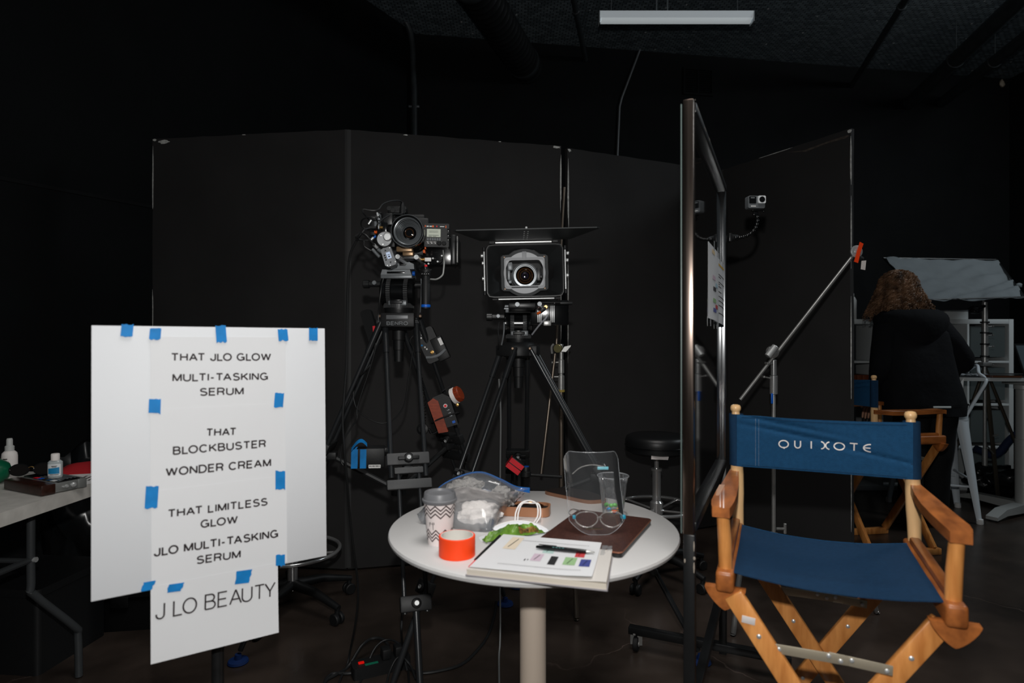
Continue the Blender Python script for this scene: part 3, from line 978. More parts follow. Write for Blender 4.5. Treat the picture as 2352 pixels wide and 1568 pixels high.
# sunglasses
p = onz(50, 1098, TZ + RH + 0.005)
p = RF @ V((RW * 0.2, RL * 0.42, RH + 0.0035))
GF = T(p) @ RZ(0.35)
sg = thing('sunglasses', 'dark sunglasses lying on the device box at the left edge', 'sunglasses', p)
for sx_ in (-1, 1):
    o_ = [(0.030 * math.cos(q) * 1.05 + sx_ * 0.036, 0.0225 * math.sin(q) + 0.024) for q in [2 * PI * i / 24 for i in range(24)]]
    inn = [(0.027 * math.cos(q) * 1.05 + sx_ * 0.036, 0.0195 * math.sin(q) + 0.024) for q in [2 * PI * i / 24 for i in range(24)]]
    FR = GF @ frame((0, 0, 0), x=(1, 0, 0), y=(0, 0.25, 1))
    mb = MB(); mb.ring(o_, inn, 0.003, FR); mk('rim', mb, M_['black_gloss'], sg)
    mb = MB(); mb.prism(inn, 0.0012, FR, 0.001); mk('lens', mb, mat('dark_lens', (24, 20, 18), 0.05, 0, 0.8), sg)
    mb = MB(); mb.tube([FR @ V((sx_ * 0.067, 0.03, 0.001)), GF @ V((sx_ * 0.068, 0.06, 0.02)), GF @ V((sx_ * 0.06, 0.12, 0.004))], 0.002, 6, smooth=4); mk('temple', mb, M_['black_gloss'], sg)
mb = MB(); mb.tube([FR @ V((-0.008, 0.03, 0.002)), FR @ V((0, 0.034, 0.004)), FR @ V((0.008, 0.03, 0.002))], 0.0018, 6, smooth=3); mk('bridge', mb, M_['brass'], sg)
# white spray bottle
p = onz(22, 1098, TZ); p.z = TZ
SB = T(p) @ RZ(0.3)
sb = thing('spray_bottle', 'white pump spray bottle with black print behind the device box', 'bottle', p)
k = 0.92
mb = MB(); mb.lathe([(0.026 * k, 0), (0.028 * k, 0.004), (0.028 * k, 0.085), (0.026 * k, 0.098), (0.018 * k, 0.106), (0.014 * k, 0.108)], SB, 24); mk('bottle_body', mb, M_['print_white'], sb)
mb = MB(); mb.lathe([(0.0165 * k, 0.108), (0.0165 * k, 0.124), (0.0115 * k, 0.128), (0.011 * k, 0.15), (0.009 * k, 0.155), (0, 0.155)], SB, 20); mk('pump_cap', mb, mat('cap_grey', (188, 190, 188), 0.5), sb)
mb = MB()
for zz, w_, h_ in ((0.076, 0.6, 0.004), (0.06, 0.95, 0.009), (0.047, 1.1, 0.008), (0.04, 0.3, 0.003)):
    mb.grid(lambda u, v: SB @ V((0.0285 * k * math.cos(-1.75 + (u - 0.5) * w_), 0.0285 * k * math.sin(-1.75 + (u - 0.5) * w_), zz + v * h_)), 8, 1)
mk('print', mb, M_['ink'], sb)
# green bowl-like bottle with a white flap at the frame's edge
p = onz(-14, 1110, TZ); p.z = TZ
gb = thing('green_pouch', 'green rounded bag with a white tag, cut by the left edge', 'bag', p)
mb = MB(); mb.blob(T(p + V((0, 0, 0.045))) @ Matrix.Diagonal((0.055, 0.05, 0.048, 1)), 3, 0.12, 1.2, 3); mk('pouch_body', mb, mat('bag_green', (8, 92, 62), 0.35), gb)
mb = MB(); mb.box((0, 0, 0), (0.05, 0.002, 0.03), T(p + V((0.015, -0.03, 0.092))) @ Matrix.Rotation(0.6, 4, 'Y') @ Matrix.Rotation(0.5, 4, 'X'), 0.0005); mk('paper_tag', mb, M_['label_white'], gb)
# papers, red cloth
p = onz(178, 1098, TZ)
PF = T(V((p.x, p.y, TZ + 0.001))) @ RZ(math.atan2(td.y, td.x) + 0.15)
pt = thing('paper_sheets', 'printed white papers lying behind the device box', 'papers', p)
for k in range(2):
    mb = MB(); mb.box((0.0 + k * 0.02, 0, 0.0006 * k), (0.28, 0.2, 0.0005), PF @ RZ(0.08 * k)); q = mk('sheet', mb, M_['label_white'], pt)
mb = MB()
for i, w_ in enumerate((0.1, 0.12, 0.08)):
    mb.box((-0.02, -0.02 - 0.022 * i, 0.0013), (w_, 0.007, 0.0002), PF @ RZ(0.08))
mk('print', mb, M_['ink'], q)
p = on_table(198, 1092); p = V((p.x - 0.02, p.y + 0.11, TZ))
mb = MB()
def redf(u, v):
    x = (u - 0.5) * 0.3; y = (v - 0.5) * 0.16
    h = 0.032 * (1 - (2 * u - 1) ** 4) * (1 - (2 * v - 1) ** 4) * (1 + 0.5 * noise.noise(V((x * 14, y * 14, 1))))
    return T(p) @ RZ(0.3) @ V((x, y, 0.002 + h))
mb.grid(redf, 24, 14, 0.002); mk('red_cloth', mb, mat('cloth_red', (150, 12, 22), 0.85, bump=0.2, bscale=200), label='crumpled red cloth at the back of the folding table', cat='cloth')
# black bag and crates under the table
p = W(192, 1260, 3.05); p.z = 0.0
bg = thing('trash_bag', 'shiny black plastic bag hanging behind the folding table', 'bag', p)
BAGM = mat('black_bag_plastic', (20, 21, 22), 0.22, 0, 0.5)
mb = MB(); mb.blob(T(p + V((0, 0, 0.36))) @ Matrix.Diagonal((0.17, 0.15, 0.36, 1)), 4, 0.35, 1.8, 9); mk('bag_body', mb, BAGM, bg)
def crate(loc, rz, w, d_, h, label):
    t = thing('storage_crate', label, 'crate', loc, rz)
    mb = MB(); mb.prism(rrect(w, d_, 0.02), h, bev=0.006); mk('box_body', mb, M_['black_plastic'], t, local=True)
    mb = MB(); mb.prism(rrect(w + 0.02, d_ + 0.02, 0.02), 0.03, T(0, 0, h), bev=0.004); mk('lid', mb, M_['black_plastic'], t, local=True)
    mb = MB(); mb.box((0, -d_ / 2 - 0.008, h - 0.02), (0.07, 0.014, 0.05), None, 0.004); mk('latch', mb, M_['black_plastic'], t, local=True)
p = W(275, 1440, 2.7); crate((p.x, p.y + 0.12, 0), 0.15, 0.34, 0.3, 0.15, 'black plastic storage crate on the floor behind the sign, right of the bag')
p = W(62, 1450, 2.5); crate((p.x, p.y, 0), -0.1, 0.42, 0.34, 0.3, 'black plastic crate on the floor under the folding table')
# ------------------------------------------------------------------ tripods with fluid heads
BAR = mat('tripod_tube', (36, 38, 40), 0.3, 0.1, 0.6, var=0.1)
CAST = mat('tripod_casting', (66, 67, 68), 0.55, 0.0, 0.45, bump=0.05, bscale=200)
FOOT = mat('foot_blue', (8, 42, 96), 0.6)
BOLT = mat('bolt_bronze', (120, 100, 84), 0.45, 0.6)
DARKCAST = mat('tripod_casting_dark', (30, 31, 32), 0.5, 0.0, 0.45)


def leg(t, P, Ft, t1, t2, gap, front):
    P, Ft = V(P), V(Ft)
    d = (Ft - P).normalized(); h = d.cross(V((0, 0, 1))).normalized(); out = h.cross(d).normalized()
    at = lambda q, s=0.0, o=0.0: P.lerp(Ft, q) + h * s + out * o
    mb = MB()
    for s in (-1, 1):
        mb.cyl(at(0.03, s * gap), at(t1 + 0.045, s * gap), 0.0088, None, 12)
    mb.cyl(at(0.0, gap * 1.15), at(0.0, -gap * 1.15), 0.014, None, 14)
    for s in (-1, 1):
        mb.cyl(at(-0.01, s * gap), at(0.09, s * gap), 0.013, 0.0115, 12)
    L = mk('leg', mb, BAR, t)
    R = frame(at(t1), x=h, z=d)
    mb = MB()
    mb.box((0, 0, 0), (gap * 2 + 0.03, 0.026, 0.042), R, 0.004)
    mb.box((0, 0, 0.09), (gap * 2 + 0.036, 0.028, 0.034), R, 0.004)
    mb.box((0, -0.002, 0.042), (gap * 1.35 + 0.02, 0.022, 0.022), R, 0.003)
    c = mk('leg_clamp', mb, CAST if front else DARKCAST, L)
    mb = MB()
    sgn = -1 if out.y < 0 else 1
    K = R @ T(0, -0.016 if (R.to_3x3() @ V((0, -1, 0))).y < 0 else 0.016, 0) @ frame((0, 0, 0), x=(1, 0, 0), z=(0, -1 if (R.to_3x3() @ V((0, -1, 0))).y < 0 else 1, 0))
    mb.lathe([(0.017, -0.004), (0.017, 0.01), (0.013, 0.014), (0, 0.014)], K, 20)
    mb.box((0, 0, 0.006), (0.075, 0.014, 0.012), K, 0.004)
    mk('knob', mb, M_['black_plastic'], L)
    mb = MB(); mb.lathe([(0.0075, 0.013), (0.0075, 0.0165), (0.004, 0.0165), (0.004, 0.0145), (0, 0.0145)], K, 14); mk('screw', mb, M_['silver'], L)
    g2 = gap * 0.6
    mb = MB()
    for s in (-1, 1):
        mb.cyl(at(t1 + 0.02, s * g2), at(t2 + 0.02, s * g2), 0.0075, None, 12)
    mk('lower_tube', mb, BAR, L)
    R2 = frame(at(t2), x=h, z=d)
    mb = MB(); mb.box((0, 0, 0), (g2 * 2 + 0.03, 0.03, 0.05), R2, 0.005); mk('leg_clamp', mb, DARKCAST, L)
    K2 = R2 @ (K.copy() if False else Matrix.Identity(4))
    front_s = -1 if (R2.to_3x3() @ V((0, -1, 0))).y < 0 else 1
    K2 = R2 @ T(0, 0.016 * front_s, 0) @ frame((0, 0, 0), x=(1, 0, 0), z=(0, front_s, 0))
    mb = MB(); mb.lathe([(0.016, -0.003), (0.016, 0.009), (0.012, 0.012), (0, 0.012)], K2, 18); mk('knob', mb, M_['black_plastic'], L)
    mb = MB(); mb.lathe([(0.0075, 0.011), (0.0075, 0.0145), (0.004, 0.0145), (0.004, 0.0125), (0, 0.0125)], K2, 14); mk('screw', mb, M_['silver'], L)
    mb = MB(); mb.cyl(at(t2), at(0.985), 0.0115, 0.0105, 14); mk('foot_tube', mb, BAR, L)
    mb = MB(); mb.lathe([(0.038, 0.0), (0.04, 0.004), (0.037, 0.012), (0.014, 0.016), (0.012, 0.035), (0, 0.037)], T(Ft.x, Ft.y, 0), 20); mk('foot', mb, FOOT, L, label='blue rubber foot pad')
    return at


def tripod(label, C, zp, feet, t1, t2, gap, brand, zr):
    t = thing('camera_tripod', label, 'tripod', (C[0], C[1], 0))
    C3 = V((C[0], C[1], zp))
    ats = []
    for i, f in enumerate(feet):
        fv = V((f[0], f[1], 0)); rd = fv.normalized()
        P = C3 + rd * 0.062
        ats.append(leg(t, P, (C[0] + f[0], C[1] + f[1], 0.03), t1, t2, gap, i == 0))
    # top casting
    mb = MB()
    mb.lathe([(0.05, zp - 0.03), (0.072, zp - 0.02), (0.075, zp + 0.012), (0.066, zp + 0.03), (0.06, zp + 0.035)], T(C[0], C[1], 0), 28)
    for f in feet:
        rd = V((f[0], f[1], 0)).normalized()
        mb.box((0, 0, 0), (0.05, 0.098, 0.045), frame(C3 + rd * 0.06, x=rd, z=(0, 0, 1)), 0.006)
    mk('top_casting', mb, DARKCAST, t)
    mb = MB(); mb.lathe([(0, zp - 0.155), (0.018, zp - 0.155), (0.019, zp - 0.11), (0.022, zp - 0.108), (0.022, zp - 0.07), (0.026, zp - 0.068), (0.026, zp - 0.02)], T(C[0], C[1], 0), 18)
    mk('bowl_handle', mb, M_['black_plastic'], t)
    # spreader
    hub = V((C[0], C[1], zp * (1 - t1 - 0.08) - 0.06))
    for a in ats:
        e = a(t1 + 0.02)
        mb = MB(); mb.tube([e, hub], 0.011, 8); mb.box((0, 0, 0), (0.05, 0.035, 0.03), frame(e.lerp(hub, 0.06), x=hub - e, z=(0, 0, 1)), 0.005); mk('spreader_arm', mb, DARKCAST, t)
    mb = MB(); mb.lathe([(0, -0.015), (0.03, -0.015), (0.03, 0.015), (0, 0.015)], T(hub), 16); mk('spreader_hub', mb, DARKCAST, t)
    return t, ats


def fluid_head(t, C, zb, zd, zt, rd, wd):
    """zb bottom of the pan ring, zd drum axis, zt top of the plate"""
    x, y = C
    h = mb = MB()
    k = rd / 0.057
    mb.lathe([(0.05 * k, zb - 0.03), (0.056 * k, zb), (0.058 * k, zb + 0.012), (0.058 * k, zb + 0.03)], T(x, y, 0), 40)
    mb.lathe([(0.05 * k, zb + 0.03), (0.05 * k, zd - rd * 0.6)], T(x, y, 0), 30)
    head = mk('fluid_head', mb, M_['black_metal'], t)
    mb = MB()
    for i in range(48):
        a = 2 * PI * i / 48
        mb.box((0.0585 * k, 0, zb + 0.02), (0.003, 0.0042, 0.018), T(x, y, 0) @ RZ(a))
    mk('pan_ring', mb, CAST, head)
    D = T(x, y, zd) @ frame((0, 0, 0), y=(0, 0, 1), z=(1, 0, 0))
    mb = MB()
    mb.lathe([(rd * 0.9, -wd / 2), (rd, -wd / 2 + 0.004), (rd, -wd / 2 + 0.022), (rd * 0.97, -wd / 2 + 0.024), (rd * 0.97, -0.024), (rd * 0.93, -0.022), (rd * 0.93, 0.022),
              (rd * 0.97, 0.024), (rd * 0.97, wd / 2 - 0.024), (rd, wd / 2 - 0.022), (rd, wd / 2 - 0.004), (rd * 0.9, wd / 2)], D, 48)
    mk('tilt_drum', mb, M_['black_gloss'], head)
    for s in (-1, 1):
        mb = MB()
        for i in range(44):
            a = 2 * PI * i / 44
            mb.box((rd * 0.985, 0, s * (wd / 2 - 0.033)), (0.004, 0.0045, 0.016), D @ RZ(a))
        mk('grip_ring', mb, CAST, head)
    yf = y - rd * 0.98
    mb = MB(); mb.box((x - 0.022, yf + 0.012, zd - rd * 0.82), (0.02, 0.02, 0.018), None, 0.003); mb.box((x + 0.025, yf + 0.012, zd - rd * 0.82), (0.03, 0.024, 0.022), None, 0.004)
    mk('brake_tab', mb, M_['gunmetal'], head)
    mb = MB(); mb.box((x + 0.001, y - rd * 0.95, zb + 0.032), (0.05, 0.02, 0.012), None, 0.003); mk('pan_lock', mb, M_['black_metal'], head)
    # plate stack
    zz = zd + rd * 0.86
    mb = MB(); mb.box((x, y, zz + 0.008), (wd * 0.92, 0.11, 0.016), None, 0.003)
    mb.prism([(-0.06, 0), (0.06, 0), (0.054, 0.02), (-0.054, 0.02)], 0.12, T(x, y + 0.06, zz + 0.014) @ frame((0, 0, 0), x=(1, 0, 0), y=(0, 0, 1)))
    mk('quick_plate', mb, M_['gunmetal'], t)
    mb = MB(); mb.box((x, y - 0.062, zz + 0.022), (0.07, 0.004, 0.008), None, 0.001); mk('plate_slot', mb, M_['black_gloss'], t)
    mb = MB(); mb.lathe([(0.009, 0), (0.009, 0.01), (0, 0.011)], T(x + 0.062, y - 0.045, zz + 0.02) @ frame((0, 0, 0), y=(0, 0, 1), z=(1, 0, -0.0)), 14); mk('release_button', mb, M_['blue'], t, label='blue release button')
    # side knobs
    mb = MB(); mb.cyl((x - wd / 2, y, zd + rd * 0.55), (x - wd / 2 - 0.05, y, zd + rd * 0.55), 0.012, None, 14); mb.cyl((x - wd / 2 - 0.05, y, zd + rd * 0.55), (x - wd / 2 - 0.075, y, zd + rd * 0.55), 0.017, None, 20, 0.002)
    mk('counterbalance_knob', mb, M_['black_metal'], t)
    mb = MB(); mb.cyl((x - wd / 2 - 0.025, y - 0.02, zd + rd * 0.6), (x - wd / 2 - 0.025, y - 0.034, zd + rd * 0.6), 0.009, None, 14, 0.002); mk('knob', mb, M_['gunmetal'], t)
    mb = MB(); mb.cyl((x + wd / 2, y, zd + rd * 0.5), (x + wd / 2 + 0.045, y, zd + rd * 0.5), 0.014, None, 14); mk('rosette', mb, M_['black_metal'], t)
    return head


CA = (-0.453, 2.44)
ta, atA = tripod('black tripod under the left film camera, its front leg beside the round table', CA, 1.345, [(0.19, -0.62), (-0.63, -0.03), (0.42, 0.5)], 0.375, 0.705, 0.060, True, 0)
fluid_head(ta, CA, 1.392, 1.468, 1.585, 0.057, 0.134)
# front name plate of the left tripod
PB = W(917, 735, 2.36)
mb = MB(); mb.box((PB.x, 2.334, PB.z + 0.0), (0.128, 0.03, 0.054), None, 0.004); mk('front_casting', mb, M_['black_plastic'], ta)
mb = MB(); mb.box((PB.x, 2.318, W(0, 728, 2.31).z), (0.084, 0.006, 0.017), None, 0.002); mk('level_plate', mb, mat('level_grey', (104, 106, 108), 0.4, 0.2), ta)
mb = MB(); mb.text('BENRO', frame(V((PB.x, 2.3185, W(0, 742, 2.31).z)), x=(1, 0, 0), y=(0, 0, 1)), 0.082, 0.014, 0.0006, 0.15); mk('lettering', mb, M_['gunmetal'], ta)
for px in (873, 966):
    p = W(px, 726, 2.39); mb = MB(); mb.cyl(p, p + V((0, -0.012, 0)), 0.006, None, 14, 0.002); mk('pivot_bolt', mb, BOLT, ta)
CB = (0.027, 2.55)
tb, atB = tripod('black tripod under the right film camera with the wide matte box', CB, 1.232, [(-0.46, -0.42), (0.72, -0.14), (0.0, 0.6)], 0.4, 0.72, 0.040, False, 0)
fluid_head(tb, CB, 1.272, 1.345, 1.43, 0.05, 0.118)
for s in (-1, 1):
    p = V((CB[0] + 0.035 * s + 0.01, CB[1] - 0.085, 1.242)); mb = MB(); mb.cyl(p, p + V((0, -0.01, 0)), 0.006, None, 14, 0.002); mk('pivot_bolt', mb, BOLT, tb)

# ------------------------------------------------------------------ left film camera
def lens_mats():
    return mat('lens_glass_dark', (10, 9, 10), 0.03, 0.0, 1.0, coat=1.0), mat('lens_ring', (104, 108, 111), 0.22, 0.5, 0.8), mat('lens_coating_amber', (70, 44, 22), 0.08, 0.3, 1.0, coat=1.0), mat('lens_coating_violet', (40, 26, 48), 0.06, 0.3, 1.0, coat=1.0)


GLASS, LRING, AMBER, VIOLET = lens_mats()
base = W(936, 612, 2.3)
ca = thing('cinema_camera', 'rigged black film camera with a bare wide lens on the left tripod', 'camera', (CA[0], CA[1], 1.58))
LA = frame(W(935, 530, 2.18), x=(1, 0.02, 0), z=(0.02, 1, 0.01))      # z runs back into the camera
zc = lambda px, Y: (px - 1176) / F * Y
# body behind the lens
p0 = W(940, 548, 2.42)
mb = MB(); mb.box((p0.x, 2.47, p0.z), (0.17, 0.2, 0.15), None, 0.01); mb.box((p0.x + 0.0, 2.5, p0.z + 0.085), (0.12, 0.14, 0.03), None, 0.008); mk('camera_body', mb, M_['black_plastic'], ca)
mb = MB()
mb.lathe([(0.0565, 0.0), (0.058, 0.002), (0.058, 0.045), (0.052, 0.06), (0.052, 0.13), (0.055, 0.132), (0.055, 0.15), (0.045, 0.16), (0.045, 0.2)], LA, 48, cap=False)
mb.lathe([(0.0565, 0.0), (0.0545, 0.003), (0.051, 0.03), (0.0475, 0.031)], LA, 48, cap=False)
lens = mk('lens', mb, M_['black_gloss'], ca)
mb = MB()
for r0, r1, z0 in ((0.0476, 0.044, 0.026), (0.0428, 0.040, 0.032), (0.039, 0.036, 0.037), (0.035, 0.0325, 0.042), (0.0315, 0.0285, 0.047), (0.0275, 0.0245, 0.05)):
    mb.lathe([(r0, z0 + 0.006), (r0, z0), (r1, z0), (r1, z0 + 0.007)], LA, 48, cap=False)
mk('lens_ring', mb, LRING, lens)
mb = MB(); mb.lathe([(0.0, 0.043), (0.01, 0.0435), (0.02, 0.0465), (0.027, 0.053), (0.046, 0.06)], LA, 40, cap=False); mk('front_glass', mb, GLASS, lens)
mb = MB(); mb.lathe([(0.0165, 0.0438), (0.0145, 0.0432), (0.0125, 0.043)], LA, 32, cap=False); mk('glass_coating', mb, AMBER, lens)
mb = MB(); mb.lathe([(0.045, 0.011), (0.0475, 0.0095), (0.0505, 0.0095)], LA, 48, cap=False); mb.tube([LA @ V((0.0575 * math.cos(a), 0.0575 * math.sin(a), 0.0)) for a in [PI * 2 * i / 48 for i in range(48)]], 0.0013, 6, closed=True); mk('hood_rim', mb, LRING, lens)  # light ring along the hood edge stands in for its highlight
# lens support
p = W(930, 573, 2.26); mb = MB(); mb.box(p, (0.06, 0.03, 0.02), None, 0.004); mb.box(p + V((0.01, 0.02, -0.012)), (0.04, 0.03, 0.02), None, 0.003); mk('lens_support', mb, mat('anodised_tan', (150, 122, 92), 0.35, 0.5), ca)
# side display
DY = 2.28
pc = W(1003, 540, DY)
DF = frame(pc, x=(1, 0.05, -0.015), y=(0, 0, 1))
mb = MB(); mb.prism(rrect(0.092, 0.088, 0.004), 0.085, DF, z0=-0.085, bev=0.002); dsp = mk('side_display', mb, M_['black_plastic'], ca)
mb = MB(); mb.prism(rrect(0.051, 0.03, 0.001), 0.0012, DF @ T(-0.011, 0.008, 0)); mk('screen', mb, mat('lcd_screen', (178, 184, 170), 0.3, emit=(178, 184, 170), estr=0.12), dsp)
mb = MB()
for x, y, w_, h_ in ((-0.021, -0.0005, 0.018, 0.0022), (-0.002, -0.0005, 0.02, 0.0022), (-0.024, -0.0045, 0.012, 0.0018), (-0.008, -0.0045, 0.012, 0.0018)):
    mb.box((x, y, 0.0014), (w_, h_, 0.0004), DF)
for i in range(7):
    mb.ring([(a * 0.0022 - 0.026 + i * 0.0048, b * 0.0034 + 0.013) for a, b in ((1, 1), (-1, 1), (-1, -1), (1, -1))], [(a * 0.0015 - 0.026 + i * 0.0048, b * 0.0026 + 0.013) for a, b in ((1, 1), (-1, 1), (-1, -1), (1, -1))], 0.0004, DF @ T(0, 0, 0.0012))
mk('screen_text', mb, mat('lcd_ink', (110, 116, 106), 0.4), dsp)
mb = MB()
for i in range(6): mb.box((-0.033 + i * 0.0089, -0.0125, 0.001), (0.0075, 0.0028, 0.002), DF, 0.0006)
for i in range(6): mb.box((-0.033 + i * 0.0089, -0.0175, 0.001), (0.0075, 0.0032, 0.002), DF, 0.0006)
mk('button_row', mb, M_['gunmetal'], dsp)
for i in range(3):
    mb = MB(); mb.box((-0.033 + i * 0.013, -0.0285, 0.001), (0.0095, 0.0095, 0.003), DF, 0.001); b = mk('button', mb, M_['black_gloss'], dsp)
    mb = MB(); mb.ring(rrect(0.01, 0.01, 0.001), rrect(0.0082, 0.0082, 0.001), 0.0006, DF @ T(-0.033 + i * 0.013, -0.0285, 0.0012)); mb.box((-0.033 + i * 0.013, -0.0265, 0.0026), (0.005, 0.002, 0.0004), DF); mk('button_rim', mb, M_['label_white'], dsp)
for i in range(2):
    mb = MB(); mb.lathe([(0.0085, 0), (0.0085, 0.004), (0.0065, 0.006), (0, 0.006)], DF @ T(0.01 + i * 0.018, -0.03, 0), 20); mk('knob', mb, M_['black_gloss'], dsp)
mb = MB(); mb.box((-0.034, 0.0325, 0.0008), (0.008, 0.004, 0.0012), DF); mb.box((-0.0225, 0.0325, 0.0008), (0.009, 0.0035, 0.0012), DF); mk('mode_key', mb, M_['label_white'], dsp)
mb = MB(); mb.box((-0.014, 0.0325, 0.0008), (0.006, 0.0065, 0.0012), DF, 0.0005); mk('record_key', mb, M_['orange'], dsp)
mb = MB(); mb.box((0.034, 0.032, 0.0008), (0.0025, 0.0095, 0.0012), DF); mk('orange_mark', mb, M_['orange'], dsp)
mb = MB(); mb.box((-0.0425, 0.033, 0.0008), (0.003, 0.006, 0.0012), DF); mk('orange_mark', mb, M_['orange'], dsp)
mb = MB(); mb.box((0.0, 0.033, 0.0006), (0.004, 0.005, 0.001), DF); mk('red_mark', mb, M_['red'], dsp)
mb = MB(); mb.box((0.02, 0.0325, 0.0006), (0.016, 0.0025, 0.0006), DF); mk('print', mb, M_['label_white'], dsp)
mb = MB()
for yy in (0.02, 0.002, -0.014): mb.box((0.0425, yy, 0.001), (0.006, 0.012, 0.004), DF, 0.001)
mk('side_keys', mb, M_['black_gloss'], dsp)
# lower electronics and battery block
p = W(1018, 582, 2.4); mb = MB(); mb.box(p, (0.13, 0.12, 0.11), None, 0.006); mb.box(p + V((-0.02, -0.062, 0.02)), (0.03, 0.008, 0.024), None, 0.002); mk('recorder_module', mb, M_['black_gloss'], ca)
p = W(1044, 578, 2.37); mb = MB(); mb.box(p, (0.02, 0.12, 0.115), None, 0.006); mk('battery', mb, M_['black_metal'], ca)
mb = MB(); mb.box(p + V((0.016, -0.05, 0.0)), (0.004, 0.03, 0.1), None, 0.002); mk('battery_plate', mb, M_['steel'], ca)
for dx, dz in ((-0.028, -0.02), (-0.01, -0.032), (0.006, -0.01), (-0.045, -0.04)):
    q = W(1012, 582, 2.335) + V((dx, 0, dz)); mb = MB(); mb.cyl(q, q + V((0, -0.012, 0)), 0.004, None, 10, 0.001); mk('connector', mb, M_['silver'], ca)
q = W(975, 578, 2.3); mb = MB(); mb.box(q, (0.008, 0.03, 0.012), None, 0.002); mb.box(q + V((0.004, 0, 0.014)), (0.005, 0.02, 0.01), None, 0.001); mk('orange_connector', mb, M_['orange'], ca)
q = W(983, 596, 2.27); mb = MB(); mb.box(q, (0.024, 0.004, 0.014), None, 0.001); lb = mk('asset_tag', mb, M_['label_white'], ca)
q = W(966, 596, 2.28); mb = MB(); mb.cyl(q, q + V((0.022, 0, 0)), 0.007, None, 12, 0.001); mk('cable_plug', mb, M_['brass'], ca)
# rods
for px, py in ((913, 589), (956, 590)):
    p = W(px, py, 2.2)
    mb = MB(); mb.lathe([(0.0062, 0.004), (0.0062, 0.0), (0.0085, 0.0), (0.0085, 0.36)], axis(p, (0, 1, 0)), 18); mk('support_rod', mb, M_['silver'], ca)
p = W(913, 589, 2.28); q = W(956, 590, 2.28)
mb = MB(); mb.box((p + q) / 2 + V((0, 0.02, 0)), (0.1, 0.03, 0.02), None, 0.005); mk('rod_bridge', mb, M_['black_metal'], ca)
# base plate
bz = 1.5885
p = W(923, 610, 2.36)
mb = MB(); mb.prism([(-0.046, 0), (0.046, 0), (0.044, 0.02), (0.03, 0.026), (0.026, 0.034), (-0.03, 0.034), (-0.034, 0.024), (-0.04, 0.018)], 0.16, T(p.x, 2.53, 1.5515) @ frame((0, 0, 0), x=(1, 0, 0), y=(0, 0, 1)), bev=0.002); mk('base_plate', mb, M_['gunmetal'], ca)
mb = MB(); mb.box((p.x + 0.001, 2.368, 1.5715), (0.024, 0.006, 0.014), None, 0.002); mk('plate_lock', mb, M_['black_metal'], ca)
# hand grip
p = W(978, 665, 2.27)
mb = MB(); mb.lathe([(0.014, -0.073), (0.0165, -0.07), (0.0165, 0.03), (0.0155, 0.033), (0.0155, 0.05), (0.018, 0.052), (0.018, 0.068), (0.012, 0.075)], T(p), 22); mk('hand_grip', mb, M_['black_plastic'], ca)
mb = MB(); mb.lathe([(0.0172, -0.066), (0.0178, -0.064), (0.0178, -0.058), (0.0172, -0.056)], T(p), 22); mk('grip_band', mb, M_['blue'], ca, label='blue band')
mb = MB(); mb.tube([p + V((0.0, 0, 0.07)), p + V((-0.005, 0, 0.092)), W(962, 612, 2.28), W(960, 598, 2.3), W(975, 590, 2.34)], 0.0085, 10, smooth=5); mk('grip_arm', mb, M_['black_metal'], ca)
mb = MB(); mb.lathe([(0.006, 0), (0.005, 0.004), (0, 0.005)], axis(p + V((0.002, -0.012, 0.086)), (0, -0.5, 1)), 12); mk('trigger', mb, M_['red'], ca)
for k in range(4):
    mb = MB(); mb.box((p.x - 0.012 + k * 0.008, p.y - 0.018, p.z + 0.058), (0.005, 0.006, 0.01), None, 0.001); mk('grip_key', mb, M_['black_gloss'], ca)
# focus motor
q = W(883, 550, 2.24)
MF = axis(q, (0.1, -1, 0))
mb = MB(); mb.lathe([(0.03, -0.03), (0.031, 0.0), (0.0265, 0.003), (0.0265, 0.006), (0, 0.006)], MF, 40); mt = mk('focus_motor', mb, M_['black_metal'], ca)
mb = MB(); mb.lathe([(0.0255, 0.006), (0.0255, 0.009), (0, 0.009)], MF, 40); mk('motor_face', mb, mat('motor_grey', (150, 152, 154), 0.4, 0.4), mt)
k = W(889, 543, 2.215); mb = MB(); mb.lathe([(0.0145, 0), (0.015, 0.004), (0.015, 0.018), (0.0135, 0.02), (0.0115, 0.017), (0, 0.017)], axis(k + V((0, 0.015, 0)), (0.1, -1, 0)), 32); mk('motor_knob', mb, M_['silver'], mt)
for a in (2.3, 4.4): mb = MB(); mb.lathe([(0.0035, 0.009), (0.0035, 0.011), (0, 0.0115)], MF @ T(0.019 * math.cos(a), 0.019 * math.sin(a), 0), 10); mk('screw', mb, M_['silver'], mt)
B_ = frame(W(891, 588, 2.24), x=(0.94, 0, 0.33), y=(-0.33, 0, 0.94))
mb = MB(); mb.prism([(-0.021, -0.03), (-0.012, -0.038), (0.016, -0.038), (0.023, -0.03), (0.02, 0.03), (0.0, 0.036), (-0.018, 0.03)], 0.03, B_, z0=-0.03, bev=0.003); bd = mk('motor_box', mb, mat('motor_box_grey', (142, 144, 147), 0.45, 0.35, bump=0.03), ca)
mb = MB(); mb.box((0.004, 0.002, 0.0006), (0.015, 0.024, 0.001), B_); mk('screen', mb, mat('motor_lcd', (200, 214, 235), 0.3, emit=(190, 208, 240), estr=0.35), bd)
mb = MB(); mb.box((0.004, 0.004, 0.0014), (0.009, 0.002, 0.0004), B_); mb.box((0.004, -0.003, 0.0014), (0.006, 0.005, 0.0004), B_); mk('screen_text', mb, M_['ink'], bd)
for i in range(3): mb = MB(); mb.lathe([(0.0028, 0), (0.0028, 0.0015), (0, 0.002)], B_ @ T(-0.011, 0.006 - i * 0.0085, 0), 10); mk('button', mb, M_['black_gloss'], bd)
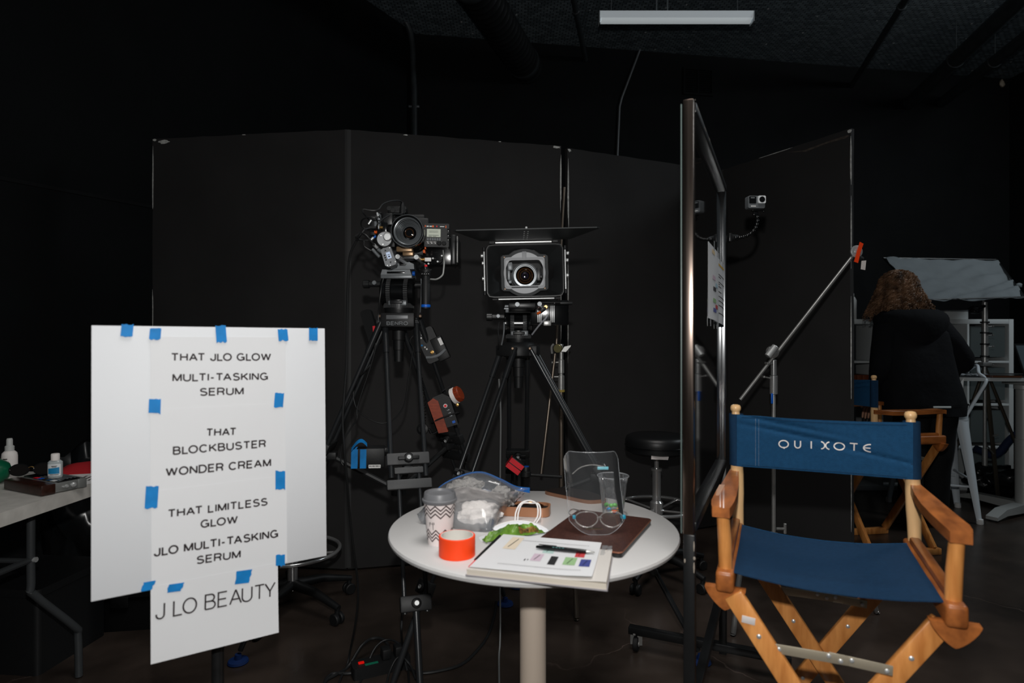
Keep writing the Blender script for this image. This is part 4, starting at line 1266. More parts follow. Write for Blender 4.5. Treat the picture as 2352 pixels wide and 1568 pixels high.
for x, y in ((-0.014, -0.031), (0.018, -0.027), (0.015, 0.028), (-0.004, -0.034)): mb = MB(); mb.lathe([(0.0028, 0), (0.0028, 0.001), (0, 0.0016)], B_ @ T(x, y, 0), 10); mk('screw', mb, M_['silver'], bd)
mb = MB(); mb.prism([(0.0, 0.005), (0.004, -0.002), (-0.004, -0.002)], 0.0006, B_ @ T(-0.002, 0.022, 0)); mb.prism([(0.0, -0.005), (0.004, 0.002), (-0.004, 0.002)], 0.0006, B_ @ T(0.002, -0.024, 0)); mk('arrow_mark', mb, M_['black_metal'], bd)
# receivers and plugs on the left
for px, py, w_, h_, m, Y in ((861, 512, 0.03, 0.05, 'black_metal', 2.34), (868, 519, 0.02, 0.03, 'gunmetal', 2.3), (884, 524, 0.022, 0.04, 'black_gloss', 2.28), (859, 536, 0.024, 0.02, 'black_plastic', 2.3), (893, 505, 0.035, 0.045, 'black_metal', 2.35), (903, 560, 0.02, 0.03, 'black_plastic', 2.28), (872, 500, 0.01, 0.026, 'gunmetal', 2.32)):
    p = W(px, py, Y); mb = MB(); mb.box(p, (w_, 0.04, h_), None, 0.003); mk('receiver_box', mb, M_[m], ca)
for a, b, r, m in (((846, 515), (853, 505), 0.004, 'silver'), ((868, 497), (866, 488), 0.004, 'silver'), ((872, 523), (880, 523), 0.006, 'brass'), ((858, 545), (852, 551), 0.005, 'silver'), ((860, 533), (866, 533), 0.0055, 'orange'), ((859, 546), (863, 541), 0.004, 'blue'), ((858, 561), (868, 570), 0.006, 'silver'), ((868, 572), (880, 580), 0.007, 'gunmetal'), ((855, 572), (872, 590), 0.006, 'gunmetal'), ((848, 523), (868, 523), 0.006, 'black_plastic')):
    mb = MB(); mb.cyl(W(a[0], a[1], 2.26), W(b[0], b[1], 2.26), r, None, 12, 0.001); mk('cable_plug', mb, M_[m], ca)
# antenna with its clump on top
p = W(924, 484, 2.4); mb = MB(); mb.lathe([(0.011, -0.012), (0.011, 0.006), (0.007, 0.028), (0.005, 0.034), (0, 0.035)], T(p), 16); mk('top_plug', mb, M_['black_plastic'], ca)
p = W(914, 484, 2.44)
mb = MB(); mb.box(p, (0.075, 0.05, 0.03), None, 0.008)
for i in range(5): mb.lathe([(0.008, -0.001), (0.0095, 0), (0.0095, 0.003), (0.007, 0.003)], frame(p + V((-0.03 + i * 0.015, -0.026, 0.004 * (-1) ** i)), x=(1, 0, 0), z=(0, -1, 0)), 6)
mk('top_handle', mb, M_['black_plastic'], ca)
# cables on the camera
CABLE = mat('cable_black', (24, 25, 26), 0.45, 0, 0.5)
def cable(parent, pts, r=0.0028, m=None, name='cable', Y=2.26):
    mb = MB(); mb.tube([W(p[0], p[1], p[2] if len(p) > 2 else Y) for p in pts], r, 7, smooth=7); return mk(name, mb, m or CABLE, parent)
cable(ca, [(925, 468, 2.4), (918, 461, 2.38), (900, 461, 2.34), (880, 468, 2.3), (868, 482, 2.27), (850, 483, 2.26), (835, 481, 2.25), (834, 488, 2.25), (842, 498, 2.27), (848, 505, 2.28)])
cable(ca, [(868, 511, 2.24), (862, 501, 2.22), (845, 499, 2.22), (831, 506, 2.24), (831, 520, 2.26), (845, 527, 2.27), (862, 530, 2.26), (866, 518, 2.22), (868, 511, 2.22)])
cable(ca, [(848, 524, 2.24), (838, 527, 2.22), (828, 538, 2.22), (822, 548, 2.23), (835, 552, 2.25), (848, 552, 2.26)], 0.0035)
cable(ca, [(817, 542, 2.22), (828, 535, 2.22), (840, 540, 2.21), (852, 553, 2.21), (860, 562, 2.22)], 0.0035)
cable(ca, [(817, 542, 2.23), (820, 550, 2.24), (835, 553, 2.25), (837, 566, 2.25), (852, 576, 2.25)], 0.003)
cable(ca, [(872, 500, 2.3), (868, 490, 2.28), (876, 489, 2.28), (878, 500, 2.3)], 0.0025)
cable(ca, [(924, 492, 2.38), (900, 492, 2.34), (880, 502, 2.3), (870, 513, 2.28)], 0.0025)
cable(ca, [(1018, 575, 2.33), (1020, 600, 2.3), (1019, 618, 2.28), (1016, 632, 2.27), (1003, 641, 2.27), (989, 641, 2.29)], 0.003, mat('cable_grey', (150, 152, 150), 0.5))
cable(ca, [(1020, 575, 2.33), (1018, 592, 2.32), (1010, 603, 2.31), (998, 606, 2.33)], 0.003)
cable(ca, [(880, 640, 2.36), (876, 660, 2.34), (872, 690, 2.34), (869, 720, 2.36), (870, 740, 2.36)], 0.003)
cable(ca, [(967, 640, 2.3), (968, 655, 2.3), (967, 690, 2.33), (965, 717, 2.36)], 0.0022, M_['gunmetal'])

# ------------------------------------------------------------------ right film camera with matte box
cb = thing('cinema_camera', 'black film camera with a wide matte box and top flag on the right tripod', 'camera', (CB[0], CB[1], 1.43))
mo = W(1206, 621, 2.16)
MX = frame(mo, x=(1, 0, 0.022), y=(-0.022, 0, 1))            # x right, y up, z towards the viewer
N = 72
def polar_rect(w, h, r, a):
    c, s_ = abs(math.cos(a)), abs(math.sin(a))
    best = 1e9
    # superellipse-like rounded rectangle
    n = 2.0 * max(2.0, min(w, h) / max(r, 1e-4) * 0.9)
    n = min(n, 16)
    return 1.0 / ((c / (w / 2)) ** n + (s_ / (h / 2)) ** n) ** (1.0 / n)
def polar(fn, dx=0, dy=0):
    return [(fn(2 * PI * i / N) * math.cos(2 * PI * i / N) + dx, fn(2 * PI * i / N) * math.sin(2 * PI * i / N) + dy) for i in range(N)]
outer = polar(lambda a: polar_rect(0.272, 0.186, 0.014, a))
inner = polar(lambda a: polar_rect(0.264, 0.178, 0.012, a))
gask = polar(lambda a: max(0.087, polar_rect(0.172, 0.132, 0.012, a)))
gask_o = polar(lambda a: max(0.090, polar_rect(0.178, 0.136, 0.012, a), polar_rect(0.216, 0.06, 0.02, a)))
MBX = mat('matte_box_black', (34, 36, 37), 0.7, 0.0, 0.35)
mb = MB(); mb.ring(outer, inner, 0.012, MX, -0.012)
def shell(pa, za, pb, zb, mb):
    n = len(pa)
    vs = [MX @ V((p[0], p[1], za)) for p in pa] + [MX @ V((p[0], p[1], zb)) for p in pb]
    mb.raw(vs, [(i, (i + 1) % n, n + (i + 1) % n, n + i) for i in range(n)])
mid = polar(lambda a: max(0.094, polar_rect(0.222, 0.07, 0.02, a), polar_rect(0.19, 0.145, 0.012, a)))
shell(inner, -0.004, mid, -0.062, mb); shell(mid, -0.062, gask_o, -0.075, mb)
shell(outer, -0.004, polar(lambda a: polar_rect(0.23, 0.17, 0.02, a)), -0.09, mb)
mbx = mk('matte_box', mb, MBX, cb, sharp=25)
mb = MB(); mb.tube([MX @ V((p[0] * 0.995, p[1] * 0.995, 0.0)) for p in outer], 0.0016, 6, closed=True); mk('front_rim', mb, M_['black_metal'], mbx)
hole_big = polar(lambda a: max(0.076, polar_rect(0.148, 0.116, 0.012, a)))
mb = MB(); mb.ring(gask, hole_big, 0.006, MX, -0.076); mk('filter_stage', mb, mat('matte_box_gasket', (72, 74, 75), 0.75, 0, 0.35), mbx)
lf_o = polar(lambda a: max(0.0765, polar_rect(0.149, 0.117, 0.012, a)))
lf_i = polar(lambda a: min(0.071, polar_rect(0.136, 0.094, 0.01, a)))
mb = MB(); mb.ring(lf_o, lf_i, 0.006, MX, -0.079); mk('filter_frame', mb, mat('filter_frame_grey', (192, 194, 197), 0.5, 0, 0.4, var=0.05), mbx)
mb = MB()
mb.ring(polar(lambda a: polar_rect(0.146, 0.112, 0.012, a)), polar(lambda a: polar_rect(0.138, 0.097, 0.01, a)), 0.0025, MX, -0.0725)
mb.box((0, 0.064, -0.0715), (0.016, 0.028, 0.004), MX, 0.001); mb.box((0, -0.053, -0.0715), (0.1, 0.005, 0.003), MX, 0.001); mk('filter_tray', mb, mat('filter_tray_grey', (164, 166, 169), 0.5, 0, 0.4), mbx)
for x, y in ((-0.073, 0.058), (0.073, 0.058), (-0.073, -0.058), (0.073, -0.058)):
    mb = MB(); mb.lathe([(0.003, 0), (0.003, 0.001), (0, 0.0014)], MX @ T(x, y, -0.07), 10); mk('screw', mb, BOLT, mbx)
# top flag: a wide tray reaching towards the viewer
hz = 1.628
fl = [(-0.158, 0.0), (0.158, 0.0), (0.235, -0.2), (0.225, -0.21), (-0.225, -0.21), (-0.235, -0.2)]
TFm = frame(V((mo.x, 2.155, hz)), x=(1, 0, 0.022), y=(0, 1, 0.0))
mb = MB(); mb.prism([(p[0], p[1]) for p in fl][::-1], 0.003, TFm, z0=0.0, bev=0.001)
flag = mk('top_flag', mb, mat('flag_black', (36, 40, 41), 0.5, 0, 0.45), cb)
mb = MB()
for s in (-1, 1):
    for i in range(5): mb.lathe([(0.0022, 0), (0.0022, 0.0012), (0, 0.0016)], TFm @ T(s * 0.006, -0.03 - i * 0.035, 0.0) @ Matrix.Rotation(PI, 4, 'X'), 8)
mk('rivets', mb, M_['silver'], flag)
mb = MB(); mb.lathe([(0.004, 0), (0.004, 0.008), (0, 0.01)], TFm @ T(0, -0.19, 0.003), 10); mk('flag_screw', mb, M_['silver'], flag)
def rodpair(a, b, rots):
    a, b = MX @ V(a), MX @ V(b)
    mb = MB(); mb.cyl(a.lerp(b, 0.09), b.lerp(a, 0.09), 0.0032, None, 10); r_ = mk('hinge_rod', mb, M_['silver'], cb)
    for q in (0.0, 0.92):
        mb = MB(); mb.cyl(a.lerp(b, q), a.lerp(b, q + 0.08), 0.0055, None, 10, 0.001); mk('rod_end', mb, M_['black_plastic'], r_)
rodpair((-0.125, 0.1, -0.002), (0.118, 0.1, -0.002), 0)
rodpair((-0.118, -0.1, 0.0), (0.123, -0.1, 0.0), 0)
rodpair((-0.144, 0.085, 0.0), (-0.144, -0.085, 0.0), 0)
rodpair((0.143, 0.086, 0.0), (0.143, -0.084, 0.0), 0)
for x, y in ((-0.152, 0.056), (0.152, 0.059), (-0.149, 0.03), (0.15, 0.034), (-0.149, -0.025), (0.15, -0.02)):
    q = MX @ V((x, y, -0.005)); mb = MB(); mb.cyl(q - V((0.004, 0, 0)), q + V((0.005, 0, 0)), 0.0065, None, 14, 0.0015); mk('thumb_screw', mb, M_['silver'], cb)
# lens seen through the opening
LB = frame(MX @ V((0.003, -0.003, -0.13)), x=(1, 0, 0), z=(0, 1, 0))
mb = MB(); mb.lathe([(0.046, 0), (0.047, 0.002), (0.047, 0.03), (0.05, 0.032), (0.05, 0.11)], LB, 48, cap=False); mb.lathe([(0.046, 0), (0.0435, 0.001), (0.042, 0.006)], LB, 48, cap=False); lens = mk('lens', mb, M_['gunmetal'], cb)
mb = MB()
for r0, r1, z0 in ((0.0425, 0.039, 0.004), (0.038, 0.035, 0.009)):
    mb.lathe([(r0, z0 + 0.006), (r0, z0), (r1, z0), (r1, z0 + 0.006)], LB, 48, cap=False)
mk('lens_ring', mb, LRING, lens)
mb = MB(); mb.lathe([(0, 0.007), (0.012, 0.0075), (0.025, 0.011), (0.035, 0.018), (0.043, 0.02)], LB, 40, cap=False); mk('front_glass', mb, GLASS, lens)
for r0, r1, mm in ((0.03, 0.0245, AMBER), (0.0205, 0.017, AMBER), (0.011, 0.007, VIOLET)):
    zf = lambda r: 0.0068 + 0.0088 * (r / 0.029) ** 2 * 0.62 - 0.0006
    mb = MB(); mb.lathe([(r0, zf(r0)), ((r0 + r1) / 2, zf((r0 + r1) / 2)), (r1, zf(r1))], LB, 40, cap=False); mk('glass_coating', mb, mm, lens)
mb = MB(); mb.box((-0.058, 0.005, -0.14), (0.012, 0.05, 0.03), MX, 0.003); mb.box((-0.05, 0.035, -0.13), (0.02, 0.03, 0.03), MX @ RZ(0.1), 0.003); mb.box((-0.054, -0.028, -0.12), (0.014, 0.014, 0.03), MX, 0.003); mk('lens_gear', mb, M_['gunmetal'], cb)
mb = MB(); mb.box((0.055, 0.0, -0.15), (0.018, 0.05, 0.04), MX, 0.003); mb.box((0.062, -0.01, -0.12), (0.008, 0.014, 0.02), MX, 0.002); mk('side_motor', mb, M_['black_metal'], cb)
p = W(1206, 622, 2.45); mb = MB(); mb.box((p.x, 2.48, p.z), (0.17, 0.22, 0.15), None, 0.01); mb.box((p.x, 2.46, p.z - 0.09), (0.12, 0.2, 0.05), None, 0.004); mk('camera_body', mb, M_['black_plastic'], cb)
for s in (-0.03, 0.05):
    p = MX @ V((s, -0.118, -0.02)); mb = MB(); mb.lathe([(0.0062, 0.004), (0.0062, 0), (0.008, 0), (0.008, 0.34)], axis(p, (0, 1, 0)), 16); mk('support_rod', mb, M_['gunmetal'], cb)
p = MX @ V((-0.012, -0.11, 0.0)); mb = MB(); mb.box(p + V((0, 0.2, -0.01)), (0.1, 0.3, 0.02), None, 0.004); mk('base_plate', mb, M_['black_metal'], cb)
# battery plate at lower right
p = W(1262, 718, 2.4)
mb = MB(); mb.box(p, (0.15, 0.03, 0.098), None, 0.005); bt = mk('battery_plate', mb, M_['black_gloss'], cb)
mb = MB(); mb.box(W(1276, 699, 2.38) + V((0, 0, 0.004)), (0.13, 0.05, 0.01), None, 0.003); mk('top_bracket', mb, M_['black_metal'], bt)
for px in (1239, 1269):
    for k in range(3):
        q = W(px - 3.5 + k * 3.5, 721, 2.38); mb = MB(); mb.box(q, (0.0042, 0.012, 0.066), None, 0.001); mk('rail', mb, M_['silver'], bt)
q = W(1257, 742, 2.375); mb = MB(); mb.box(q, (0.03, 0.012, 0.02), None, 0.002); mk('label_plate', mb, M_['steel'], bt)
q = W(1253, 705, 2.37); mb = MB(); mb.cyl(q, q + V((0, -0.02, 0)), 0.007, None, 12, 0.001); mk('connector', mb, M_['brass'], bt)
mb = MB(); mb.cyl(W(1234, 720, 2.36), W(1242, 716, 2.35), 0.0045, None, 10, 0.001); mk('orange_sleeve', mb, M_['orange'], bt)
cable(cb, [(1242, 716, 2.35), (1250, 710, 2.35), (1253, 705, 2.35)], 0.004)
cable(cb, [(1258, 722, 2.36), (1254, 730, 2.36), (1240, 745, 2.38), (1222, 768, 2.43)], 0.0035, mat('cable_light', (160, 162, 168), 0.5))
cable(cb, [(1146, 740, 2.46), (1144, 760, 2.44), (1146, 785, 2.44), (1144, 800, 2.46)], 0.003)
cable(cb, [(1158, 740, 2.44), (1157, 765, 2.43), (1152, 792, 2.45)], 0.003, M_['gunmetal'])
# ------------------------------------------------------------------ round table and what lies on it
RT = 0.735
RC = V((0.061, 1.775, 0))
rt = thing('round_table', 'round white pedestal table in the middle, strewn with things', 'table', RC)
TOPW = mat('table_white_laminate', (204, 203, 202), 0.24, 0.0, 0.5, var=0.01)
mb = MB(); mb.lathe([(0, RT - 0.022), (0.40, RT - 0.022), (0.411, RT - 0.016), (0.414, RT - 0.008), (0.412, RT - 0.002), (0.408, RT), (0, RT)], T(RC), 96); mk('tabletop', mb, TOPW, rt, sharp=30)
POLE = mat('pedestal_beige', (206, 190, 174), 0.45, 0.0, 0.4)
mb = MB(); mb.lathe([(0.038, 0.03), (0.038, RT - 0.05), (0.12, RT - 0.04), (0.12, RT - 0.022)], T(RC), 40); mk('pedestal', mb, POLE, rt)
mb = MB(); mb.lathe([(0, 0.0), (0.28, 0.0), (0.285, 0.006), (0.26, 0.014), (0.06, 0.03), (0.045, 0.045), (0, 0.045)], T(RC), 48); mk('base', mb, POLE, rt)


def tp(px, py, z=RT):
    return onz(px, py, z)


# coffee cup
p = tp(1010, 1246); p.z = RT
CF = T(p)
cup = thing('coffee_cup', 'white paper coffee cup with grey lid and dark zigzag bands', 'cup', p)
H = 0.117
rad = lambda z: 0.031 + (0.0425 - 0.031) * z / H
mb = MB(); mb.lathe([(0.0, 0.003), (0.030, 0.003), (0.0305, 0.0), (0.031, 0.0), (rad(H), H), (rad(H) - 0.001, H), (0.030, 0.006), (0, 0.006)], CF, 40); body = mk('cup_body', mb, mat('cup_paper', (236, 226, 224), 0.55), cup)
mb = MB()
for z0, amp, ph in ((0.101, 0.0062, 0), (0.0915, 0.0062, 0), (0.081, 0.0062, 0.3), (0.037, 0.0062, 0.1), (0.0275, 0.0062, 0), (0.0185, 0.0062, 0.2)):
    K = 9
    n = K * 2
    for i in range(n):
        a0 = 2 * PI * i / n; a1 = 2 * PI * (i + 1) / n
        y0 = z0 + (amp if i % 2 else -amp); y1 = z0 + (-amp if i % 2 else amp)
        th = 0.0042
        vs = []
        for k in range(5):
            a = a0 + (a1 - a0) * k / 4; y = y0 + (y1 - y0) * k / 4
            for yy in (y - th / 2, y + th / 2):
                r = rad(yy) + 0.0004
                vs.append(CF @ V((r * math.cos(a), r * math.sin(a), yy)))
        mb.raw(vs, [(2 * k, 2 * k + 2, 2 * k + 3, 2 * k + 1) for k in range(4)])
mk('zigzag_print', mb, mat('cup_print', (62, 44, 44), 0.6), body)
mb = MB()
for a, z0, z1 in ((-2.25, 0.052, 0.063), (-2.16, 0.057, 0.064), (-2.02, 0.058, 0.062), (-1.95, 0.055, 0.064), (-1.95, 0.044, 0.06), (-1.86, 0.058, 0.064)):
    r = rad(z0) + 0.0006
    mb.raw([CF @ V((r * math.cos(a - 0.02), r * math.sin(a - 0.02), z0)), CF @ V((r * math.cos(a + 0.025), r * math.sin(a + 0.025), z0)), CF @ V(((r + .001) * math.cos(a + 0.025), (r + .001) * math.sin(a + 0.025), z1)), CF @ V(((r + .001) * math.cos(a - 0.02), (r + .001) * math.sin(a - 0.02), z1))], [(0, 1, 2, 3)])
mk('handwriting', mb, mat('cup_print2', (62, 44, 44), 0.6), body)
mb = MB(); mb.lathe([(0.0435, H - 0.008), (0.0465, H - 0.004), (0.0465, H + 0.001), (0.0435, H + 0.003), (0.0415, H + 0.016), (0.040, H + 0.019), (0.0375, H + 0.019), (0.036, H + 0.013), (0, H + 0.012)], CF, 48)
mk('lid', mb, mat('lid_grey', (112, 113, 116), 0.4), cup)

# roll of orange tape
p = tp(1046, 1289); p = V((p.x, p.y + 0.045, RT))
KF = T(p)
tr = thing('tape_roll', 'fluorescent orange roll of tape standing flat in front of the paper cup', 'tape roll', p)
mb = MB(); mb.lathe([(0.0445, 0.0), (0.0455, 0.001), (0.0455, 0.049), (0.0445, 0.05), (0.041, 0.05), (0.041, 0.0), (0.0445, 0.0)], KF, 56, cap=False); mk('tape_wound', mb, M_['orange_tape'], tr)
mb = MB(); mb.lathe([(0.0409, -0.0), (0.0409, 0.0505), (0.0388, 0.0505), (0.0388, 0.0), (0.0409, 0.0)], KF, 56, cap=False); mk('cardboard_core', mb, mat('core_white', (216, 212, 204), 0.8), tr)

# planner with loose sheet, pen
pc = [tp(1072, 1322), tp(1152, 1243), tp(1408, 1266), tp(1393, 1357)]
nx = ((pc[3] - pc[0]) + (pc[2] - pc[1])).normalized(); 
NB = frame((pc[0] + pc[1] + pc[2] + pc[3]) / 4, x=nx, z=(0, 0, 1))
L_ = [NB.inverted() @ q for q in pc]
nb = thing('notebook', 'open white ring planner hanging over the near rim of the round table', 'notebook', NB.translation)
def quad(sc_=1.0, dx=0, dy=0, n=8):
    out = []
    for i in range(4):
        a, b = L_[i], L_[(i + 1) % 4]
        for k in range(n):
            q = a.lerp(b, k / n); out.append((q.x * sc_ + dx, q.y * sc_ + dy))
    return out
mb = MB(); mb.prism(quad(1.015)[::-1], 0.003, NB); mk('cover', mb, mat('planner_cover', (150, 146, 150), 0.5), nb)
mb = MB(); mb.prism(quad(1.0)[::-1], 0.012, NB, 0.003); mk('page_block', mb, mat('page_edges', (205, 196, 182), 0.8, var=0.12, vscale=3, vstretch=(1, 1, 400)), nb)
def bil(u, v):
    a = L_[0].lerp(L_[3], u); b = L_[1].lerp(L_[2], u); return a.lerp(b, v)
def page(u0, u1, v0, v1, z, curl, name, m, parent):
    mb = MB()
    def f(u, v):
        q = bil(u0 + (u1 - u0) * u, v0 + (v1 - v0) * v)
        zz = z + curl * (1 - v) ** 3 * (0.3 + 0.7 * u) + 0.004 * max(0, u - 0.75) * 4 * (1 - v)
        return NB @ V((q.x, q.y, zz))
    mb.grid(f, 14, 14, 0.0004)
    return mk(name, mb, m, parent), f
pg0, _ = page(0.0, 1.0, 0.0, 1.0, 0.0155, 0.0, 'right_page', mat('film_page', (216, 211, 205), 0.3), nb)
ps, pf = page(0.01, 0.9, 0.03, 1.03, 0.0175, 0.004, 'top_sheet', M_['white_paper'], nb)
nn = NB.to_3x3() @ V((0, 0, 1))
def patch(u0, u1, v0, v1, m, name, parent=ps, up=0.0007, pff=pf):
    mb = MB(); mb.grid(lambda u, v: pff(u0 + (u1 - u0) * u, v0 + (v1 - v0) * v) + nn * up, 4, 4); return mk(name, mb, m, parent)
for (u0, u1, v0, v1, c) in ((0.12, 0.24, 0.56, 0.93, (222, 208, 186)), (0.44, 0.53, 0.30, 0.5, (202, 182, 196)), (0.50, 0.60, 0.54, 0.76, (176, 204, 198)), (0.60, 0.665, 0.24, 0.47, (38, 38, 40)), (0.725, 0.83, 0.27, 0.48, (150, 186, 136)), (0.80, 0.885, 0.5, 0.73, (196, 62, 66)), (0.865, 0.955, 0.25, 0.45, (62, 72, 140))):
    q = patch(u0, u1, v0, v1, mat('ink_block', c, 0.7), 'colour_block')
    mb = MB(); mb.grid(lambda u, v: pf(u0 + (u1 - u0) * (0.3 + 0.08 * u + 0.3 * v), v0 + (v1 - v0) * (0.15 + 0.7 * v)) + nn * 0.0012, 2, 4); mk('block_text', mb, mat('block_ink', tuple(int(x * 0.45) for x in c), 0.7), q)
mb = MB()
for v in (0.135, 0.84):
    for i in range(46):
        u = 0.2 + 0.7 * i / 46
        mb.grid(lambda a, b: pf(u + 0.007 * a, v + 0.022 * b) + nn * 0.0007, 1, 1)
mk('ruler_print', mb, mat('grey_ink', (150, 150, 152), 0.7), ps)
mb = MB(); mb.grid(lambda u, v: pf(0.39 + 0.01 * u, 0.28 + 0.05 * v) + nn * 0.0007, 1, 1); mb.grid(lambda u, v: pf(0.415 + 0.008 * u, 0.3 + 0.03 * v) + nn * 0.0007, 1, 1); mk('tick_print', mb, M_['ink'], ps)
mb = MB()
a = bil(0.0, 0.25); b = bil(0.0, 0.97)
mb.tube([NB @ V((a.x - 0.002, a.y, 0.014)), NB @ V((b.x - 0.002, b.y, 0.016))], 0.0045, 8); mk('elastic_spine', mb, M_['black_plastic'], nb)
mb = MB(); q = bil(-0.004, 0.1); q2 = bil(-0.004, 0.3); mb.tube([NB @ V((q.x, q.y, 0.009)), NB @ V((q2.x, q2.y, 0.01))], 0.0055, 8); mk('red_ribbon', mb, M_['red'], nb)
mb = MB(); mb.grid(lambda u, v: NB @ (lambda q: V((q.x, q.y, 0.0162 + 0.0012 * noise.noise(V((u * 5, v * 9, 3))))))(bil(0.91 + 0.085 * u, 0.02 + 0.95 * v)), 6, 14); mk('plastic_sleeve', mb, clear_mat('sleeve_film', 0.2, rough=0.15), nb)
# pen
a = tp(1231, 1257, RT + 0.0225); b = tp(1366, 1270, RT + 0.0225)
a.z = b.z = RT + 0.0245
pn = thing('ballpoint_pen', 'black click ballpoint pen lying across the open planner', 'pen', a)
mb = MB(); X = axis(a, b - a); LL = (b - a).length
mb.lathe([(0.002, 0), (0.0035, 0.002), (0.0052, 0.022), (0.0055, 0.04), (0.0052, LL - 0.035), (0.0045, LL - 0.02)], X, 18); mk('barrel', mb, M_['black_gloss'], pn)
mb = MB(); mb.lathe([(0.0045, LL - 0.02), (0.002, LL - 0.002), (0.0008, LL)], X, 14); mk('tip', mb, M_['steel'], pn)
mb = MB(); mb.box((0, 0.0065, 0.03), (0.004, 0.0015, 0.045), frame(a, y=(0, 0, 1), z=b - a), 0.0005); mk('clip', mb, M_['black_plastic'], pn)
mb = MB()
for i in range(4): mb.box((-0.0035, 0.0042, 0.045 + i * 0.008), (0.003, 0.0008, 0.005), frame(a, y=(0, 0, 1), z=b - a))
mk('print', mb, mat('pen_print', (90, 140, 140), 0.5), pn)

# laptop in a dark glitter cover
lc = [tp(1237, 1240, RT + 0.016), tp(1326, 1170, RT + 0.016), tp(1500, 1190, RT + 0.016), tp(1424, 1266, RT + 0.016)]
lx = ((lc[2] - lc[3]) + (lc[1] - lc[0])).normalized()
lcen = (lc[0] + lc[1] + lc[2] + lc[3]) / 4
LP = frame(V((lcen.x, lcen.y, RT)), x=lx, z=(0, 0, 1))
lw = ((lc[2] - lc[3]).length + (lc[1] - lc[0]).length) / 2; ld = 0.225
LPF = LP
lap = thing('laptop', 'closed laptop in a dark brown glitter cover on the round table', 'laptop', LP.translation)
def glitter():
    m = mat('brown_glitter', (66, 40, 36), 0.35, 0.0, 0.6)
    nt = m.node_tree; b_ = nt.nodes['Principled BSDF']
    tc = nt.nodes.new('ShaderNodeTexCoord'); vo = nt.nodes.new('ShaderNodeTexVoronoi'); vo.inputs['Scale'].default_value = 700
    nt.links.new(tc.outputs['Object'], vo.inputs['Vector'])
    r = nt.nodes.new('ShaderNodeValToRGB'); sp = nt.nodes.new('ShaderNodeSeparateColor')
    nt.links.new(vo.outputs['Color'], sp.inputs[0]); nt.links.new(sp.outputs[0], r.inputs['Fac'])
    r.color_ramp.elements[0].position = 0.55; r.color_ramp.elements[0].color = lin((54, 32, 29))
    r.color_ramp.elements[1].position = 0.98; r.color_ramp.elements[1].color = lin((104, 66, 54))
    nt.links.new(r.outputs['Color'], b_.inputs['Base Color'])
    return m
GLIT = glitter()
mb = MB(); mb.prism(rrect(lw, ld, 0.012), 0.008, LPF, 0.0015, 0.0015); mk('base_shell', mb, M_['black_metal'], lap)
mb = MB(); mb.prism(rrect(lw, ld, 0.012), 0.0055, LPF, 0.0105, 0.0018); lid = mk('lid', mb, GLIT, lap)
rim = rrect(lw * 1.001, ld * 1.001, 0.012)
mb = MB(); mb.tube([LPF @ V((x, y, 0.0135)) for x, y in rim], 0.0018, 6, closed=True); mk('lid_edge', mb, mat('copper_edge', (150, 98, 76), 0.3, 0.5, bump=0.3, bscale=900), lid)
mb = MB(); mb.box((-lw * 0.0, 0.01, 0.0163), (0.012, 0.045, 0.0006), LPF @ RZ(0.5)); mk('badge', mb, M_['brass'], lid)
mb = MB()
for sx_, sy_ in ((-1, -1), (1, -1), (1, 1), (-1, 1)): mb.lathe([(0.006, 0.0), (0.006, 0.002), (0, 0.002)], LPF @ T(sx_ * (lw / 2 - 0.03), sy_ * (ld / 2 - 0.03), 0), 12)
mk('rubber_feet', mb, M_['rubber'], lap)

# brown pouch at the back of the table, copper case
def pouch():
    a = tp(1252, 1134); b = tp(1345, 1156); c = tp(1392, 1152); d_ = tp(1330, 1131)
    pts = [a.lerp(b, 0.0), a.lerp(b, 0.5) + V((0, -0.006, 0)), b, b.lerp(c, 0.5) + V((0.004, -0.012, 0)), c, c.lerp(d_, 0.5) + V((0, 0.02, 0)), d_, d_.lerp(a, 0.5) + V((0, 0.03, 0))]
    cc = sum(pts, V((0, 0, 0))) / 8
    t = thing('leather_pouch', 'pointed brown leather pouch at the far rim of the round table', 'pouch', V((cc.x, cc.y, RT)))
    mb = MB(); mb.prism([(q.x, q.y) for q in spline(pts, 5, True)], 0.011, T(0, 0, RT), bev=0.003)
    o_ = mk('pouch_body', mb, mat('pouch_brown', (122, 84, 62), 0.45, var=0.12, vscale=20), t)
    mb = MB(); mb.prism([(cc.x + (q.x - cc.x) * 0.985, cc.y + (q.y - cc.y) * 0.97 + 0.003) for q in spline(pts, 5, True)], 0.002, T(0, 0, RT + 0.0105), bev=0.0008)
    mk('flap', mb, mat('pouch_dark', (30, 24, 22), 0.5), t)
pouch()
a = tp(1160, 1188); b = tp(1235, 1190); c = tp(1254, 1172); d_ = tp(1185, 1168)
kc = (a + b + c + d_) / 4
kx = ((b - a) + (c - d_)).normalized()
KC = frame(V((kc.x, kc.y, RT)), x=kx, z=(0, 0, 1)) 
cs = thing('glasses_case', 'copper tan hard case with a dark open top behind the white mask', 'case', KC.translation)
COP = mat('case_copper', (172, 120, 88), 0.3, 0.2, 0.6)
mb = MB(); mb.ring(rrect(0.15, 0.075, 0.022), rrect(0.138, 0.063, 0.018), 0.026, KC, 0.002); mb.prism(rrect(0.146, 0.071, 0.022), 0.003, KC, 0.0); mk('shell', mb, COP, cs)
mb = MB(); mb.prism(rrect(0.14, 0.065, 0.018), 0.003, KC, 0.016); mk('lining', mb, M_['black_matte'], cs)
mb = MB(); mb.tube([KC @ V((-0.03, 0.01, 0.02)), KC @ V((-0.01, -0.012, 0.034)), KC @ V((0.025, -0.008, 0.036)), KC @ V((0.05, 0.012, 0.022))], 0.005, 10, smooth=6); mk('clasp', mb, mat('polished_copper', (214, 150, 104), 0.12, 1.0), cs)

